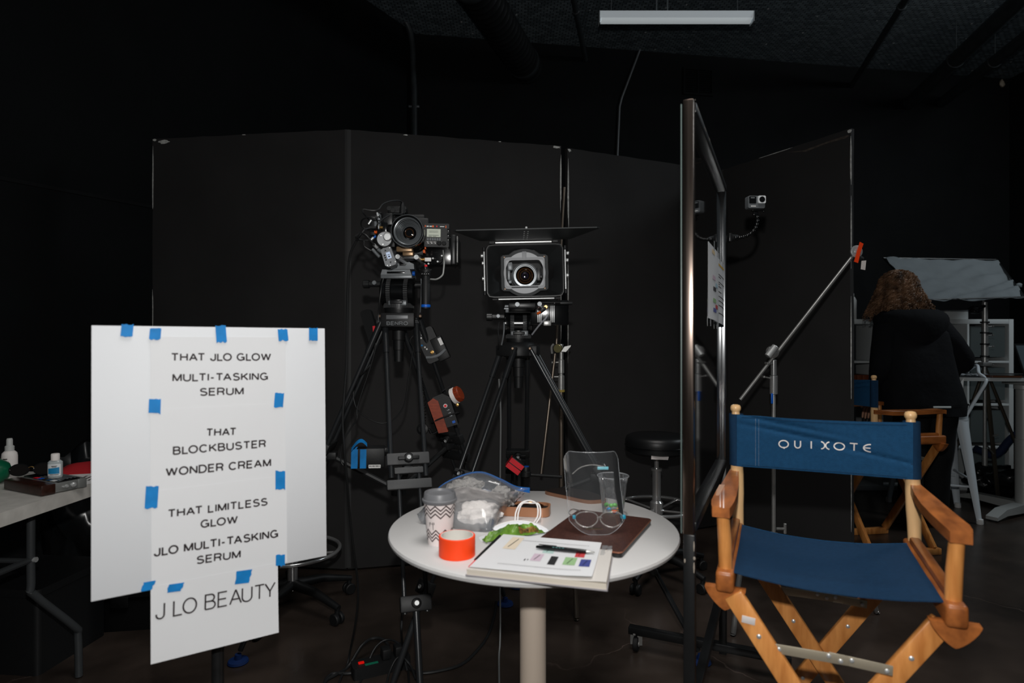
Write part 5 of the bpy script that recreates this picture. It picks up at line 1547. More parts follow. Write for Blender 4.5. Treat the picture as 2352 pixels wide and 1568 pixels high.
# zip bag with packing inside
BAGC = clear_mat('zip_bag_film', 0.10, rough=0.12, body=(225, 230, 238))
bc = tp(1092, 1192)
bc = V((bc.x, bc.y + 0.03, RT))
WRAP = mat('bubble_wrap', (196, 192, 187), 0.3, 0.0, 0.7, var=0.2, vscale=40, bump=0.9, bscale=110)
CLOTH = mat('white_packing', (226, 220, 216), 0.6, 0.0, 0.4, var=0.04, vscale=30, bump=0.5, bscale=60)
def crumple(center, size, seed, m, name, label, cat, amp=0.4, freq=1.7, parent=None, sub=4, rz=0.0):
    mb = MB(); mb.blob(T(center) @ RZ(rz) @ Matrix.Diagonal((size[0], size[1], size[2], 1)), sub, amp, freq, seed)
    for v in mb.bm.verts:
        if v.co.z < RT + 0.003: v.co.z = RT + 0.003
    return mk(name, mb, m, parent, label, cat, sharp=70)
zb_ = thing('zip_bag', 'clear plastic zip bag with a blue zip strip behind the paper cup', 'bag', bc)
# film: a slumped pillow shape
f0 = tp(965, 1205); f1 = tp(1150, 1220); 
top = [W(985, 1158, 1.90), W(1010, 1118, 1.92), W(1060, 1092, 1.93), W(1105, 1084, 1.93), W(1150, 1100, 1.92), W(1185, 1117, 1.91), W(1217, 1121, 1.90)]
bot = [tp(962, 1200), tp(975, 1205), tp(1040, 1214), tp(1100, 1222), tp(1132, 1218), tp(1150, 1190), tp(1165, 1172)]
bot[0] = W(958, 1180, 1.80)
topc = spline(top, 6); botc = spline(bot, 6)
def film(front):
    def f(u, v):
        i = u * (len(topc) - 1); k = min(int(i), len(topc) - 2); fr = i - k
        a = topc[k].lerp(topc[k + 1], fr); b = botc[k].lerp(botc[k + 1], fr)
        p = b.lerp(a, v)
        belly = math.sin(PI * v) ** 0.7 * math.sin(PI * min(1, u * 1.05)) ** 0.6
        w = 0.005 * noise.noise(V((u * 9, v * 9, 4 if front else 9))) + 0.0035 * noise.noise(V((u * 24, v * 20, 4)))
        if front:
            p += V((0.0, -0.035 * belly + w, 0.015 * belly))
        else:
            p += V((0.0, 0.11 * belly + w, 0.018 * belly))
        p.z = max(p.z, RT + 0.0015)
        return p
    return f
mb = MB(); mb.grid(film(True), 36, 20); mb.grid(film(False), 36, 20); mk('film', mb, BAGC, zb_, sharp=80)
mb = MB()
tc_ = topc[4:]
mb.grid(lambda u, v: (lambda i, k: tc_[k].lerp(tc_[k + 1], i - k) + V((0, 0.0005, 0.002 - 0.0095 * v * (0.45 + 1.3 * u * u))))(u * (len(tc_) - 1), min(int(u * (len(tc_) - 1)), len(tc_) - 2)), 40, 2, 0.0015)
mk('zip_strip', mb, mat('zip_blue', (10, 92, 168), 0.35), zb_)
cw = W(1083, 1128, 1.93)
crumple(V((cw.x - 0.012, 1.925, RT + 0.05)), (0.07, 0.037, 0.05), 4.0, WRAP, 'bubble_wrap', 'crumpled grey bubble wrap inside the zip bag', 'packing', 0.35, 2.2)
cw = W(1140, 1150, 1.93)
crumple(V((cw.x + 0.012, 1.905, RT + 0.042)), (0.042, 0.032, 0.038), 12.0, WRAP, 'bubble_wrap', 'smaller bubble wrap wad at the right end of the zip bag', 'packing', 0.4, 2.0)
cw = tp(1105, 1205)
crumple(V((cw.x - 0.006, cw.y + 0.035, RT + 0.026)), (0.062, 0.034, 0.032), 7.0, CLOTH, 'tissue_wad', 'crumpled white tissue at the near corner of the zip bag', 'tissue', 0.35, 1.8)
cw = W(1095, 1178, 1.86)
mb = MB(); mb.grid(lambda u, v: V((cw.x - 0.075 + 0.16 * u, 1.875 - 0.01 * v + 0.006 * noise.noise(V((u * 5, v * 5, 2))), RT + 0.03 + 0.05 * v + 0.01 * math.sin(u * 5) * v)), 20, 10, 0.002)
mk('paper_wrap', mb, CLOTH, label='folded white wrapping sheet inside the zip bag', cat='paper')
cw = tp(1068, 1195)
mb = MB(); mb.prism(rrect(0.15, 0.05, 0.006), 0.012, frame(V((cw.x, cw.y + 0.03, RT + 0.002)), x=(1, -0.05, 0), z=(0, 0, 1)), bev=0.002); bx = mk('brown_box', mb, mat('box_brown', (112, 88, 76), 0.5), label='flat brown box lying half under the zip bag', cat='box')

# white mask
mc = tp(1195, 1218)
MK = frame(V((mc.x, mc.y, RT)), x=(1, -0.16, 0), z=(0, 0, 1))
mask = thing('face_mask', 'white folded respirator mask with ear loops on the round table', 'mask', MK.translation)
def mkf(u, v):
    x = (u - 0.5) * 0.16
    w = 0.045 * (1 - (2 * u - 1) ** 2) ** 0.6 + 0.004
    y = (v - 0.45) * 2 * w
    h = 0.004 + 0.022 * (1 - (2 * u - 1) ** 2) * (1 - (2 * v - 1) ** 2)
    return MK @ V((x, y, h))
mb = MB(); mb.grid(mkf, 26, 14, 0.0015); mbody = mk('mask_body', mb, mat('mask_white', (238, 240, 244), 0.8, bump=0.15, bscale=300), mask)
mb = MB(); mb.tube([mkf(0.03 + 0.94 * i / 20, 0.5) + V((0, 0, 0.0006)) for i in range(21)], 0.001, 5); mk('fold_seam', mb, M_['print_white'], mbody)
lp0 = W(1183, 1192, 1.80)
for k, dx in enumerate((0.0, 0.012)):
    b0 = W(1183 + dx * 500, 1195, 1.80); b1 = W(1226 + dx * 500, 1200, 1.80)
    pts = [b0, b0 + V((0.003, 0.012, 0.022)), W(1196 + dx * 350, 1156, 1.83), W(1216 + dx * 300, 1149 + k * 6, 1.84), W(1233 + dx * 400, 1158, 1.83), b1 + V((0.012, 0.005, 0.02)), b1]
    mb = MB(); mb.tube(pts, 0.0024, 8, smooth=8); mk('ear_loop', mb, mat('loop_white', (236, 232, 230), 0.7), mask)
# a flat white sheet under the mask
q = tp(1180, 1236); mb = MB(); mb.prism([(x, y) for x, y in rrect(0.19, 0.06, 0.02)], 0.0006, frame(V((q.x, q.y + 0.01, RT + 0.0004)), x=(1, 0.25, 0), z=(0, 0, 1))); mk('white_slip', mb, M_['white_paper'], label='white paper slip under the mask and green wrapper', cat='paper')
# green snack wrapper
a = tp(1112, 1247); b = tp(1240, 1221)
gx = (b - a).normalized(); gl = (b - a).length
GW = frame(a, x=gx, z=(0, 0, 1))
def gwf(u, v):
    x = u * gl
    w = 0.022 + 0.03 * u
    y = (v - 0.5) * w
    h = 0.005 + 0.026 * math.sin(PI * v) * math.sin(PI * min(1, u * 1.02)) ** 0.5 * (1 + 0.5 * noise.noise(V((u * 8, v * 4, 2)))) + 0.009 * abs(noise.noise(V((u * 16, v * 7, 5))))
    return GW @ V((x, y, max(h, 0.0025)))
sw = thing('snack_wrapper', 'crumpled green snack wrapper lying in front of the white mask', 'wrapper', a)
mb = MB(); mb.grid(gwf, 34, 14, 0.001); mk('wrapper_foil', mb, mat('wrapper_green', (112, 150, 54), 0.4, 0.0, 0.5, var=0.3, vscale=30, c2=(70, 112, 34)), sw, sharp=60)
mb = MB(); mb.grid(lambda u, v: gwf(0.56 + 0.34 * u, 0.06 + 0.2 * v) + V((0, -0.0012, 0.001)), 10, 4); mk('picture_band', mb, mat('wrapper_picture', (122, 92, 40), 0.5, var=0.7, vscale=120, c2=(30, 24, 14)), sw)

# clear plastic cup with sweets
p = tp(1408, 1181); p.z = RT + 0.0
p = V((p.x, p.y, RT))
PC = T(p)
CUPM = clear_mat('clear_cup_plastic', 0.05, rough=0.04)
pcup = thing('plastic_cup', 'clear ribbed plastic cup holding sweets behind the laptop', 'cup', p)
HH = 0.118
mb = MB()
def cupf(u, v):
    a = 2 * PI * u
    r = 0.031 + 0.0135 * v + 0.0007 * math.cos(20 * a) * (1 if 0.15 < v < 0.75 else 0)
    if v > 0.8: r += 0.002
    return PC @ V((r * math.cos(a), r * math.sin(a), 0.002 + HH * v))
mb.grid(cupf, 80, 14)
mb.lathe([(0, 0.004), (0.027, 0.004), (0.031, 0.002)], PC, 40, cap=False)
mk('cup_wall', mb, CUPM, pcup, sharp=60)
mb = MB(); mb.tube([PC @ V((0.0478 * math.cos(a), 0.0478 * math.sin(a), HH + 0.002)) for a in [2 * PI * i / 48 for i in range(48)]], 0.0018, 8, closed=True)
mk('cup_rim', mb, clear_mat('clear_rim', 0.18, rough=0.05), pcup)
cols = [('green', (92, 176, 78)), ('blue', (24, 146, 214)), ('orange', (255, 110, 40)), ('yellow', (255, 186, 60))]
cm = {n_: mat('sweet_' + n_, c, 0.25, 0, 0.5) for n_, c in cols}
spots = [('green', -0.022, 0.0, 0.03, 'leftmost and highest green round sweet in the clear cup'), ('green', -0.005, 0.006, 0.026, 'green round sweet in the middle of the clear cup, left of another green one'), ('green', 0.008, 0.008, 0.027, 'green round sweet in the clear cup, just left of the orange edge one'),
         ('blue', -0.016, -0.014, 0.019, 'blue round sweet low on the left side of the clear cup'), ('orange', 0.001, -0.018, 0.015, 'orange round sweet lowest at the front of the clear cup'), ('yellow', 0.016, -0.013, 0.018, 'yellow round sweet right of the front orange one'),
         ('orange', 0.022, 0.0, 0.026, 'orange round sweet at the right side of the clear cup'), ('blue', 0.004, -0.006, 0.0095, 'blue round sweet at the bottom of the clear cup, under the orange one'), ('green', -0.006, 0.012, 0.0095, 'green round sweet at the bottom rear of the clear cup')]
for n_, x, y, z, lab_ in spots:
    mb = MB(); mb.blob(PC @ T(x * 0.95, y, z) @ Matrix.Rotation(x * 30, 4, 'Y') @ Matrix.Diagonal((0.0078, 0.0078, 0.0062, 1)), 3)
    mk('sweet', mb, cm[n_], label=lab_, cat='sweet', group='sweets in the clear cup', sharp=80)

# clear face shield with glasses frame
SHM = clear_mat('face_shield_film', 0.03, rough=0.03)
sc0 = onz(1352, 1228, RT + 0.0175)
fsd = thing('face_shield', 'clear curved face shield with a glasses frame propped on the laptop', 'face shield', V((sc0.x, sc0.y, RT + 0.017)))
R_ = 0.105
cx, cy = sc0.x + 0.026, sc0.y + R_ * 1.0
Hs = 0.215
def shf(u, v):
    a = -PI / 2 + (u - 0.5) * 1.6
    hh = Hs * v
    # rounded lower and upper corners
    e = abs(u - 0.5) * 2
    k = 1 - max(0, (e - 0.75) / 0.25) ** 2 * 0.12
    z = RT + 0.0175 + 0.02 + (hh - 0.02) * k if v > 0.5 else RT + 0.0175 + hh + (0.03 * max(0, (e - 0.3) / 0.7) ** 1.5) * (1 - v * 2)
    lean = -0.012 * v
    return V((cx + R_ * math.cos(a) + lean * 1.0, cy + R_ * math.sin(a) + 0.03 * v, z))
mb = MB(); mb.grid(shf, 40, 24); mk('visor', mb, SHM, fsd, sharp=80)
edge = [shf(i / 40, 1) for i in range(41)] + [shf(1, 1 - i / 24) for i in range(1, 25)] + [shf(1 - i / 40, 0) for i in range(1, 41)] + [shf(0, i / 24) for i in range(1, 24)]
mb = MB(); mb.tube(edge, 0.0006, 5, closed=True); mk('visor_edge', mb, clear_mat('visor_edge_film', 0.25, rough=0.1), fsd)
FRM = clear_mat('clear_frame_plastic', 0.22, rough=0.08, body=(215, 212, 208))
zf_ = RT + 0.0175 + 0.036
for s in (-1, 1):
    c_ = V((cx + 0.006 + s * 0.034, cy - R_ * 0.88 + 0.004 * abs(s), zf_))
    mb = MB(); mb.tube([c_ + V((0.031 * math.cos(a), 0.012 * abs(math.cos(a)) + 0.0, 0.021 * math.sin(a))) for a in [2 * PI * i / 28 for i in range(28)]], 0.0016, 8, closed=True); mk('rim', mb, FRM, fsd)
    h0 = c_ + V((s * 0.034, 0.012, 0.004))
    mb = MB(); mb.box(h0, (0.009, 0.009, 0.011), None, 0.0025); mk('hinge', mb, mat('hinge_teal', (24, 140, 170), 0.35), fsd, label='teal hinge')
    mb = MB(); mb.tube([h0, h0 + V((s * 0.012, 0.03, 0.002)), h0 + V((-s * 0.005, 0.09, -0.004)), h0 + V((-s * 0.03, 0.125, -0.018))], 0.0018, 7, smooth=6); mk('temple', mb, FRM, fsd)
mb = MB(); c_ = V((cx + 0.006, cy - R_ * 0.88, zf_)); mb.tube([c_ + V((-0.006, 0.006, 0.004)), c_ + V((0, 0.002, 0.008)), c_ + V((0.006, 0.006, 0.004))], 0.0018, 7, smooth=4); mk('bridge', mb, FRM, fsd)
mb = MB(); mb.tube([shf(0.14, 0.72), shf(0.3, 0.80) + V((0, 0.012, 0)), shf(0.5, 0.83) + V((0, 0.02, 0.0)), shf(0.7, 0.80) + V((0, 0.01, 0.002))], 0.0012, 6, smooth=6); mk('brow_strip', mb, FRM, fsd)
mb = MB(); mb.box(shf(0.66, 0.80) + V((0, 0.004, 0)), (0.03, 0.003, 0.008), None, 0.001); mk('film_label', mb, mat('film_label_blue', (120, 190, 205), 0.3), fsd, label='pale blue printed label')
# ------------------------------------------------------------------ folding canvas chair
def rot_bar(mb, a, b, w, th, n=(0, 1, 0), bev=0.003):
    a, b = V(a), V(b); L = (b - a).length
    mb.box((0, 0, L / 2), (w, th, L), frame(a, y=n, z=b - a), bev)


def chair(label, loc, rz, letters=None, twist=0.0):
    t = thing('directors_chair', label, 'chair', loc, rz)
    hw, hd, SZ = 0.232, 0.222, 0.69
    K = dict(parent=t, local=True)
    for s in (-1, 1):
        x = s * hw
        mb = MB(); mb.box((x, 0.0, SZ), (0.042, 0.485, 0.05), None, 0.009, 3); mb.box((x + s * 0.0, -0.005, SZ + 0.03), (0.026, 0.40, 0.022), None, 0.006)
        mk('side_rail', mb, M_['wood_dark'], **K)
        for y in (-0.215, 0.205):
            mb = MB(); mb.prism([(x + 0.047 * math.copysign(abs(math.cos(a)) ** 1.5, math.cos(a)), SZ - 0.02 - 0.052 * abs(math.sin(a)) ** 1.5) for a in [PI + PI * i / 14 for i in range(15)]], 0.026, frame((0, y - 0.013 + 0.026, 0), x=(1, 0, 0), y=(0, 0, 1)), bev=0.003)
            mk('pivot_block', mb, M_['wood_dark'], **K)
        # rear post: square below, turned knob on top
        px = s * (hw + (0.004 if s > 0 else -0.006)); py = 0.215
        Tp = T(px, py, 0)
        lean = -0.014
        def P(z): return V((px + lean * (z - 0.7) / 0.38 * 0.6, py + 0.012 * (z - 0.7) / 0.38, z))
        mb = MB(); mb.tube([P(0.70), P(0.715), P(0.77), P(0.80), P(0.86), P(0.9), P(1.03), P(1.034)], [0.0165, 0.0165, 0.0175, 0.019, 0.0195, 0.0175, 0.0165, 0.0165], 14)
        A_ = axis(P(1.032), P(1.06) - P(1.032))
        mb.lathe([(0.0165, 0), (0.0165, 0.006), (0.0125, 0.008), (0.0115, 0.02), (0.0125, 0.0215), (0.0155, 0.027), (0.0155, 0.034), (0.013, 0.04), (0.006, 0.0425), (0, 0.043)], A_, 20)
        mk('back_post', mb, M_['wood_light'], **K)
        mb = MB(); mb.tube([V((x, -0.205, SZ + 0.02)), V((x + s * 0.002, -0.207, 0.78)), V((x + s * 0.006, -0.21, 0.848))], [0.0165, 0.0165, 0.015], 14); mk('arm_post', mb, M_['wood'], **K)
        # armrest: paddle shape
        out = []
        prof = [(0.235, 0.012), (0.2, 0.014), (0.12, 0.019), (0.02, 0.024), (-0.1, 0.027), (-0.18, 0.027), (-0.215, 0.024), (-0.232, 0.02)]
        for y, w in prof: out.append((x + s * (0.005 + 0.004 * ((0.235 - y) / 0.47)) - w, y))
        for y, w in reversed(prof): out.append((x + s * (0.005 + 0.004 * ((0.235 - y) / 0.47)) + w, y))
        mb = MB(); mb.prism(out, 0.024, T(0, 0, 0.845), bev=0.007)
        for v in mb.bm.verts:
            y = v.co.y
            v.co.z += -0.006 + 0.016 * max(0, 1 - abs((y + 0.2) / 0.25)) * 0.6 - 0.010 * max(0, (-0.2 - y) / 0.056) ** 1.5 + 0.012 * max(0, (y - 0.1) / 0.135)
        mk('armrest', mb, M_['wood_dark'], **K)
    # seat canvas
    def seatf(u, v):
        x = (u - 0.5) * 2 * 0.218; y = -0.218 + 0.415 * v
        sag = 0.026 * (1 - (2 * u - 1) ** 2) * (0.75 + 0.25 * math.sin(PI * v))
        wr = 0.0035 * math.exp(-((v - 0.17 - 0.04 * u) / 0.06) ** 2) * math.sin(PI * u) + 0.0012 * noise.noise(V((u * 6, v * 3, 1)))
        return V((x, y + 0.006 * (1 - (2 * u - 1) ** 2) * (1 - v), SZ + 0.022 - sag + wr))
    mb = MB(); mb.grid(seatf, 30, 26, 0.0025); seat = mk('seat_canvas', mb, M_['canvas_shaded'], **K)
    mb = MB(); mb.tube([seatf(i / 30, 0.985) + V((0, 0, 0.0006)) for i in range(31)], 0.0009, 5); mk('stitching', mb, M_['canvas'], seat, local=True)
    # back canvas wrapped round both posts
    z0, z1 = 0.888, 1.046
    def backy(x, z):
        u = (x / 0.235 + 1) / 2
        y = 0.197 + 0.026 * (1 - (2 * u - 1) ** 2)
        f = (z - z0) / (z1 - z0)
        for (ux, fx, sl, am, wd) in ((0.28, 0.86, -0.55, 0.006, 0.035), (0.36, 0.66, -0.5, 0.007, 0.035), (0.82, 0.36, -0.5, 0.005, 0.03)):
            d = f - (fx + sl * (u - ux)); q = (u - ux) / 0.28
            y += am * math.exp(-(d / wd) ** 2) * math.exp(-q * q)
        return y + 0.0012 * noise.noise(V((u * 5, f * 3, 7)))
    def backf(u, v):
        x = (u - 0.5) * 2 * 0.229
        sagt = 0.008 * (1 - (2 * u - 1) ** 2)
        z = z0 + (z1 - z0) * v - sagt * (v * 1.0) - 0.004 * (1 - (2 * u - 1) ** 2) * (1 - v)
        return V((x, backy(x, z), z))
    mb = MB(); mb.grid(backf, 60, 30, 0.0022)
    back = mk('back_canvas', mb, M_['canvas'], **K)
    for s in (-1, 1):
        mb = MB()
        def sl(u, v, s=s):
            a = 2 * PI * u
            z = z0 + (z1 - z0) * v
            cx = s * (hw + (0.004 if s > 0 else -0.006)) - 0.014 * (z - 0.7) / 0.38 * 0.6; cy = 0.215 + 0.012 * (z - 0.7) / 0.38
            r = 0.0205 + 0.0012 * math.sin(3 * a + v * 2)
            return V((cx + r * 1.05 * math.cos(a), cy + r * math.sin(a), z))
        mb.grid(sl, 24, 6)
        mk('canvas_sleeve', mb, M_['canvas_shaded'], back, local=True)
    mb = MB()
    for xx in (-0.176, -0.167):
        for i in range(38):
            za = z0 + 0.004 + (z1 - z0 - 0.012) * i / 38; zb = za + 0.0022
            mb.tube([V((xx, backy(xx, za) - 0.0004, za)), V((xx, backy(xx, zb) - 0.0004, zb))], 0.00045, 4)
    mk('stitching', mb, M_['thread'], back, local=True)
    mb = MB()
    for v in (0.035, 0.955): mb.tube([backf(0.03 + 0.94 * i / 40, v) + V((0, -0.0006, 0)) for i in range(41)], 0.0007, 4)
    mk('hem', mb, M_['canvas_shaded'], back, local=True)
    if letters:
        LF = WM[t.name] @ frame(V((0, 0.205, 0.967)), x=(1, 0, 0), y=(0, 0, 1))
        H = 0.0215; pen = 0.0034
        mb = MB()
        spec = {'Q': [arc(0, 0.5, 0.6, 0.5, 0, 360, 30), [(0.05, 0.12), (0.05, -0.16)]], 'U': [[(-0.36, 1.0), (-0.36, 0.4)] + arc(0, 0.38, 0.36, 0.38, 180, 360, 14) + [(0.36, 1.0)]],
                'I': [[(0, 0), (0, 1)]], 'X': [arc(-0.62, 0.5, 0.56, 0.5, 78, -78, 16), arc(0.62, 0.5, 0.56, 0.5, 102, 258, 16), [(-0.06, 0.5), (0.06, 0.5)]], 'O': [arc(0, 0.5, 0.62, 0.46, 0, 360, 30)],
                'T': [[(-0.45, 1.0), (0.45, 1.0)], [(0.06, 1.0), (0.06, 0.0)]], 'E': [arc(0.4, 0.5, 0.86, 0.5, 92, 268, 20), [(-0.42, 0.5), (0.32, 0.5)]]}
        for ch, pxx, pyy in (('Q', 1800, 1021), ('U', 1832.5, 1022), ('I', 1864, 1023.5), ('X', 1896.5, 1025), ('O', 1929, 1027), ('T', 1962, 1028.5), ('E', 1994, 1030)):
            c = hit(pxx, pyy, LF)
            for st in spec[ch]:
                rb = ribbon([(q[0] * H + c.x, (q[1] - 0.5) * H + c.y - 0.06 * 0) for q in st], pen)
                vs = []
                for a, b in rb:
                    for q in (a, b):
                        zz = 0.967 + q.y
                        vs.append((q.x, backy(q.x, zz) - 0.0009, zz))
                mb.raw(vs, [(2 * i, 2 * i + 1, 2 * i + 3, 2 * i + 2) for i in range(len(rb) - 1)])
        mk('lettering', mb, M_['print_white'], back, local=True)
    # crossed legs
    for yy in (-0.215, 0.205):
        for s in (-1, 1):
            off = 0.013 * s
            mb = MB(); a = V((s * 0.214, yy + off + 0.004, SZ - 0.03)); b = V((-s * 0.205, yy + off + 0.004, 0.035)); rot_bar(mb, a, b, 0.046, 0.021, (0, 1, 0), 0.004)
            lg = mk('leg', mb, M_['wood'], **K)
            for q in (0.14, 0.34, 0.62):
                p = a.lerp(b, q); mb = MB(); mb.lathe([(0.0055, 0), (0.0055, 0.001), (0.003, 0.0028), (0, 0.003)], T(p.x, p.y - 0.0105, p.z) @ frame((0, 0, 0), x=(1, 0, 0), z=(0, -1, 0)), 14); mk('screw', mb, M_['silver'], lg, local=True)
        mb = MB()
        zz = SZ - 0.145 if yy < 0 else SZ - 0.165
        e = V((0.118, yy - 0.014, zz)); c = V((0.012, yy - 0.014, zz + 0.006)); f = V((-0.124, yy - 0.014, zz + 0.004))
        rot_bar(mb, f, c + V((0.02, 0, 0)), 0.003, 0.022, (0, 0, 1), 0.0008); rot_bar(mb, c - V((0.02, -0.004, 0)), e + V((0, 0.004, 0)), 0.003, 0.022, (0, 0, 1), 0.0008)
        lk = mk('folding_brace', mb, mat('brace_nickel', (178, 168, 148), 0.4, 0.45), **K)
        for p in (f + V((0.012, 0, 0)), c + V((0.004, 0, -0.003)), e - V((0.012, 0, 0)), c + V((-0.02, 0, 0.004)), c + V((0.026, 0, 0.003))):
            mb = MB(); mb.lathe([(0.005, 0), (0.005, 0.0015), (0.002, 0.003), (0, 0.003)], T(p.x, p.y - 0.0016, p.z) @ frame((0, 0, 0), x=(1, 0, 0), z=(0, -1, 0)), 12); mk('rivet', mb, M_['silver'], lk, local=True)
    for s in (-1, 1):
        mb = MB(); mb.box((s * 0.205, -0.005, 0.02), (0.035, 0.47, 0.04), None, 0.006); mk('floor_rail', mb, M_['wood'], **K)
    return t


CHL = V((0.820, 1.595, 0))
ch1 = chair('blue canvas folding chair with white lettering on its back, in the right foreground', CHL, -0.41, True)
# tape scrap on the front leg
a = WM[ch1.name] @ V((-0.214 + 0.419 * 0.085, -0.215 - 0.013 + 0.004 - 0.0112, 0.66 - 0.625 * 0.085))
mb = MB(); mb.box((0, 0, 0), (0.03, 0.0012, 0.017), T(a) @ RZ(-0.41) @ Matrix.Rotation(0.1, 4, 'Y'), 0.0004); mk('tape_scrap', mb, M_['white_tape'], ch1, label='white tape scrap')
mb = MB(); a = WM[ch1.name] @ V((-0.252, -0.04, 0.8665))
mb.prism([(-0.016, -0.07), (0.014, -0.068), (0.013, 0.065), (-0.013, 0.06)], 0.0006, T(a) @ RZ(-0.41)); mk('worn_tape', mb, mat('clear_old_tape', (196, 150, 120), 0.35, 0, 0.6), ch1, label='worn pale tape on the armrest')

# ------------------------------------------------------------------ rolling mirror
N0 = V((0.438, 1.53, 0)); N1 = V((0.812, 2.37, 0))
wv = (N1 - N0).normalized(); nv = V((wv.y, -wv.x, 0))
ML = (N1 - N0).length
MFm = frame(N0, x=wv, y=(0, 0, 1))               # x along, y up, z = normal
if (MFm.to_3x3() @ V((0, 0, 1))).dot(nv) < 0: print('mirror normal flipped')
mir = thing('rolling_mirror', 'tall mirror in a scuffed metal frame on a wheeled stand, seen nearly edge-on', 'mirror', N0)
ALU_LIT = mat('frame_aluminium_lit', (158, 160, 162), 0.2, 1.0, var=0.2, vscale=6, vstretch=(20, 20, 0.6), rvar=0.05)  # far stile: flash reflection put into a lighter colour
ALU_DIM = mat('frame_aluminium_dim', (120, 107, 99), 0.24, 1.0, var=0.35, vscale=5, vstretch=(20, 20, 0.5), rvar=0.05)  # same frame metal, near stile: weaker reflection put into a darker, warmer colour
BLK = mat('frame_black_steel', (26, 27, 28), 0.35, 0.3, 0.6, var=0.3, vscale=8)
MZ0, MZ1 = 0.79, 1.872
SC = mat('scuff', (150, 140, 128), 0.6, var=0.3)
for x in (0.0, ML):
    mb = MB(); mb.box((x, (MZ0 + MZ1) / 2, 0.006), (0.03, MZ1 - MZ0, 0.0265), MFm, 0.0025); fr_ = mk('frame_stile', mb, ALU_LIT if x else ALU_DIM, mir)
    mb = MB(); mb.box((x, MZ0 / 2 + 0.03, 0.008), (0.028, MZ0 - 0.06, 0.028), MFm, 0.0025); mk('stand_post', mb, BLK, mir)
    if x == 0:
        rnd = random.Random(4)
        for i in range(4):
            y = [0.735, 0.75, 0.7, 0.77][i] + rnd.uniform(-0.02, 0.02); h = rnd.uniform(0.004, 0.02); 
            mb = MB(); mb.blob(MFm @ T(-0.0155, y, 0.008 + rnd.choice([0.012, -0.01, 0.013])) @ Matrix.Diagonal((0.0006, h, rnd.uniform(0.001, 0.0035), 1)), 1, 0.5, 2, i); mk('scuff', mb, SC, fr_)
for y in (MZ0 + 0.012, MZ1 - 0.012):
    mb = MB(); mb.box((ML / 2, y, 0.008), (ML - 0.03, 0.024, 0.029), MFm, 0.0025); mk('frame_rail', mb, BLK, mir)
mb = MB(); mb.box((ML / 2, (MZ0 + MZ1) / 2, 0.0), (ML - 0.028, MZ1 - MZ0 - 0.04, 0.005), MFm); mk('mirror_glass', mb, mat('mirror_dark', (150, 152, 152), 0.04, 1.0), mir)
mb = MB(); mb.box((ML / 2, (MZ0 + MZ1) / 2, -0.006), (ML - 0.02, MZ1 - MZ0 - 0.03, 0.004), MFm); mk('back_board', mb, M_['black_matte'], mir)
mb = MB(); mb.box((-0.014, (MZ0 + MZ1) / 2 - 0.004, -0.0105), (0.003, MZ1 - MZ0 - 0.012, 0.0032), MFm, 0.0006); mk('glass_edge', mb, mat('glass_edge_pale', (92, 106, 103), 0.35), mir, label='pale glass edge')
for i, (x_, y_, w_, h_) in enumerate(((-0.012, MZ1 - 0.004, 0.004, 0.002), (0.05, MZ1 - 0.006, 0.02, 0.003), (0.2, MZ1 - 0.008, 0.03, 0.002), (0.31, MZ1 - 0.005, 0.025, 0.003))):
    mb = MB(); mb.blob(MFm @ T(x_, y_, 0.0226) @ Matrix.Diagonal((w_, h_, 0.0006, 1)), 1, 0.5, 2, i + 9); mk('scuff', mb, SC, mir)
mb = MB(); mb.box((ML / 2, 0.33, 0.008), (ML - 0.03, 0.03, 0.025), MFm, 0.003); mk('stand_crossbar', mb, BLK, mir)
for x, L0, L1 in ((ML, -0.36, 0.25), (0.0, -0.33, 0.27)):
    mb = MB(); mb.box((x, 0.085, (L0 + L1) / 2), (0.035, 0.03, L1 - L0), MFm, 0.003); ft_ = mk('foot_bar', mb, BLK, mir)
    for z in (L0 + 0.03, L1 - 0.03):
        c = MFm @ V((x, 0.03, z))
        mb = MB(); mb.cyl(c + nv * -0.01, c + nv * 0.01, 0.03, None, 22, 0.003); wl = mk('caster', mb, M_['rubber'], mir)
        mb = MB(); mb.cyl(c + nv * -0.013, c + nv * 0.013, 0.011, None, 14); mk('hub', mb, M_['steel'], wl)
        mb = MB()
        for s in (-1, 1): mb.box(c + nv * 0.0145 * s + V((0, 0, 0.02)), (0.02, 0.003, 0.05), frame((0, 0, 0), x=wv, y=nv) if False else None)
        mb.box(c + V((0, 0, 0.044)), (0.032, 0.032, 0.006)); mk('caster_fork', mb, M_['steel'], wl)
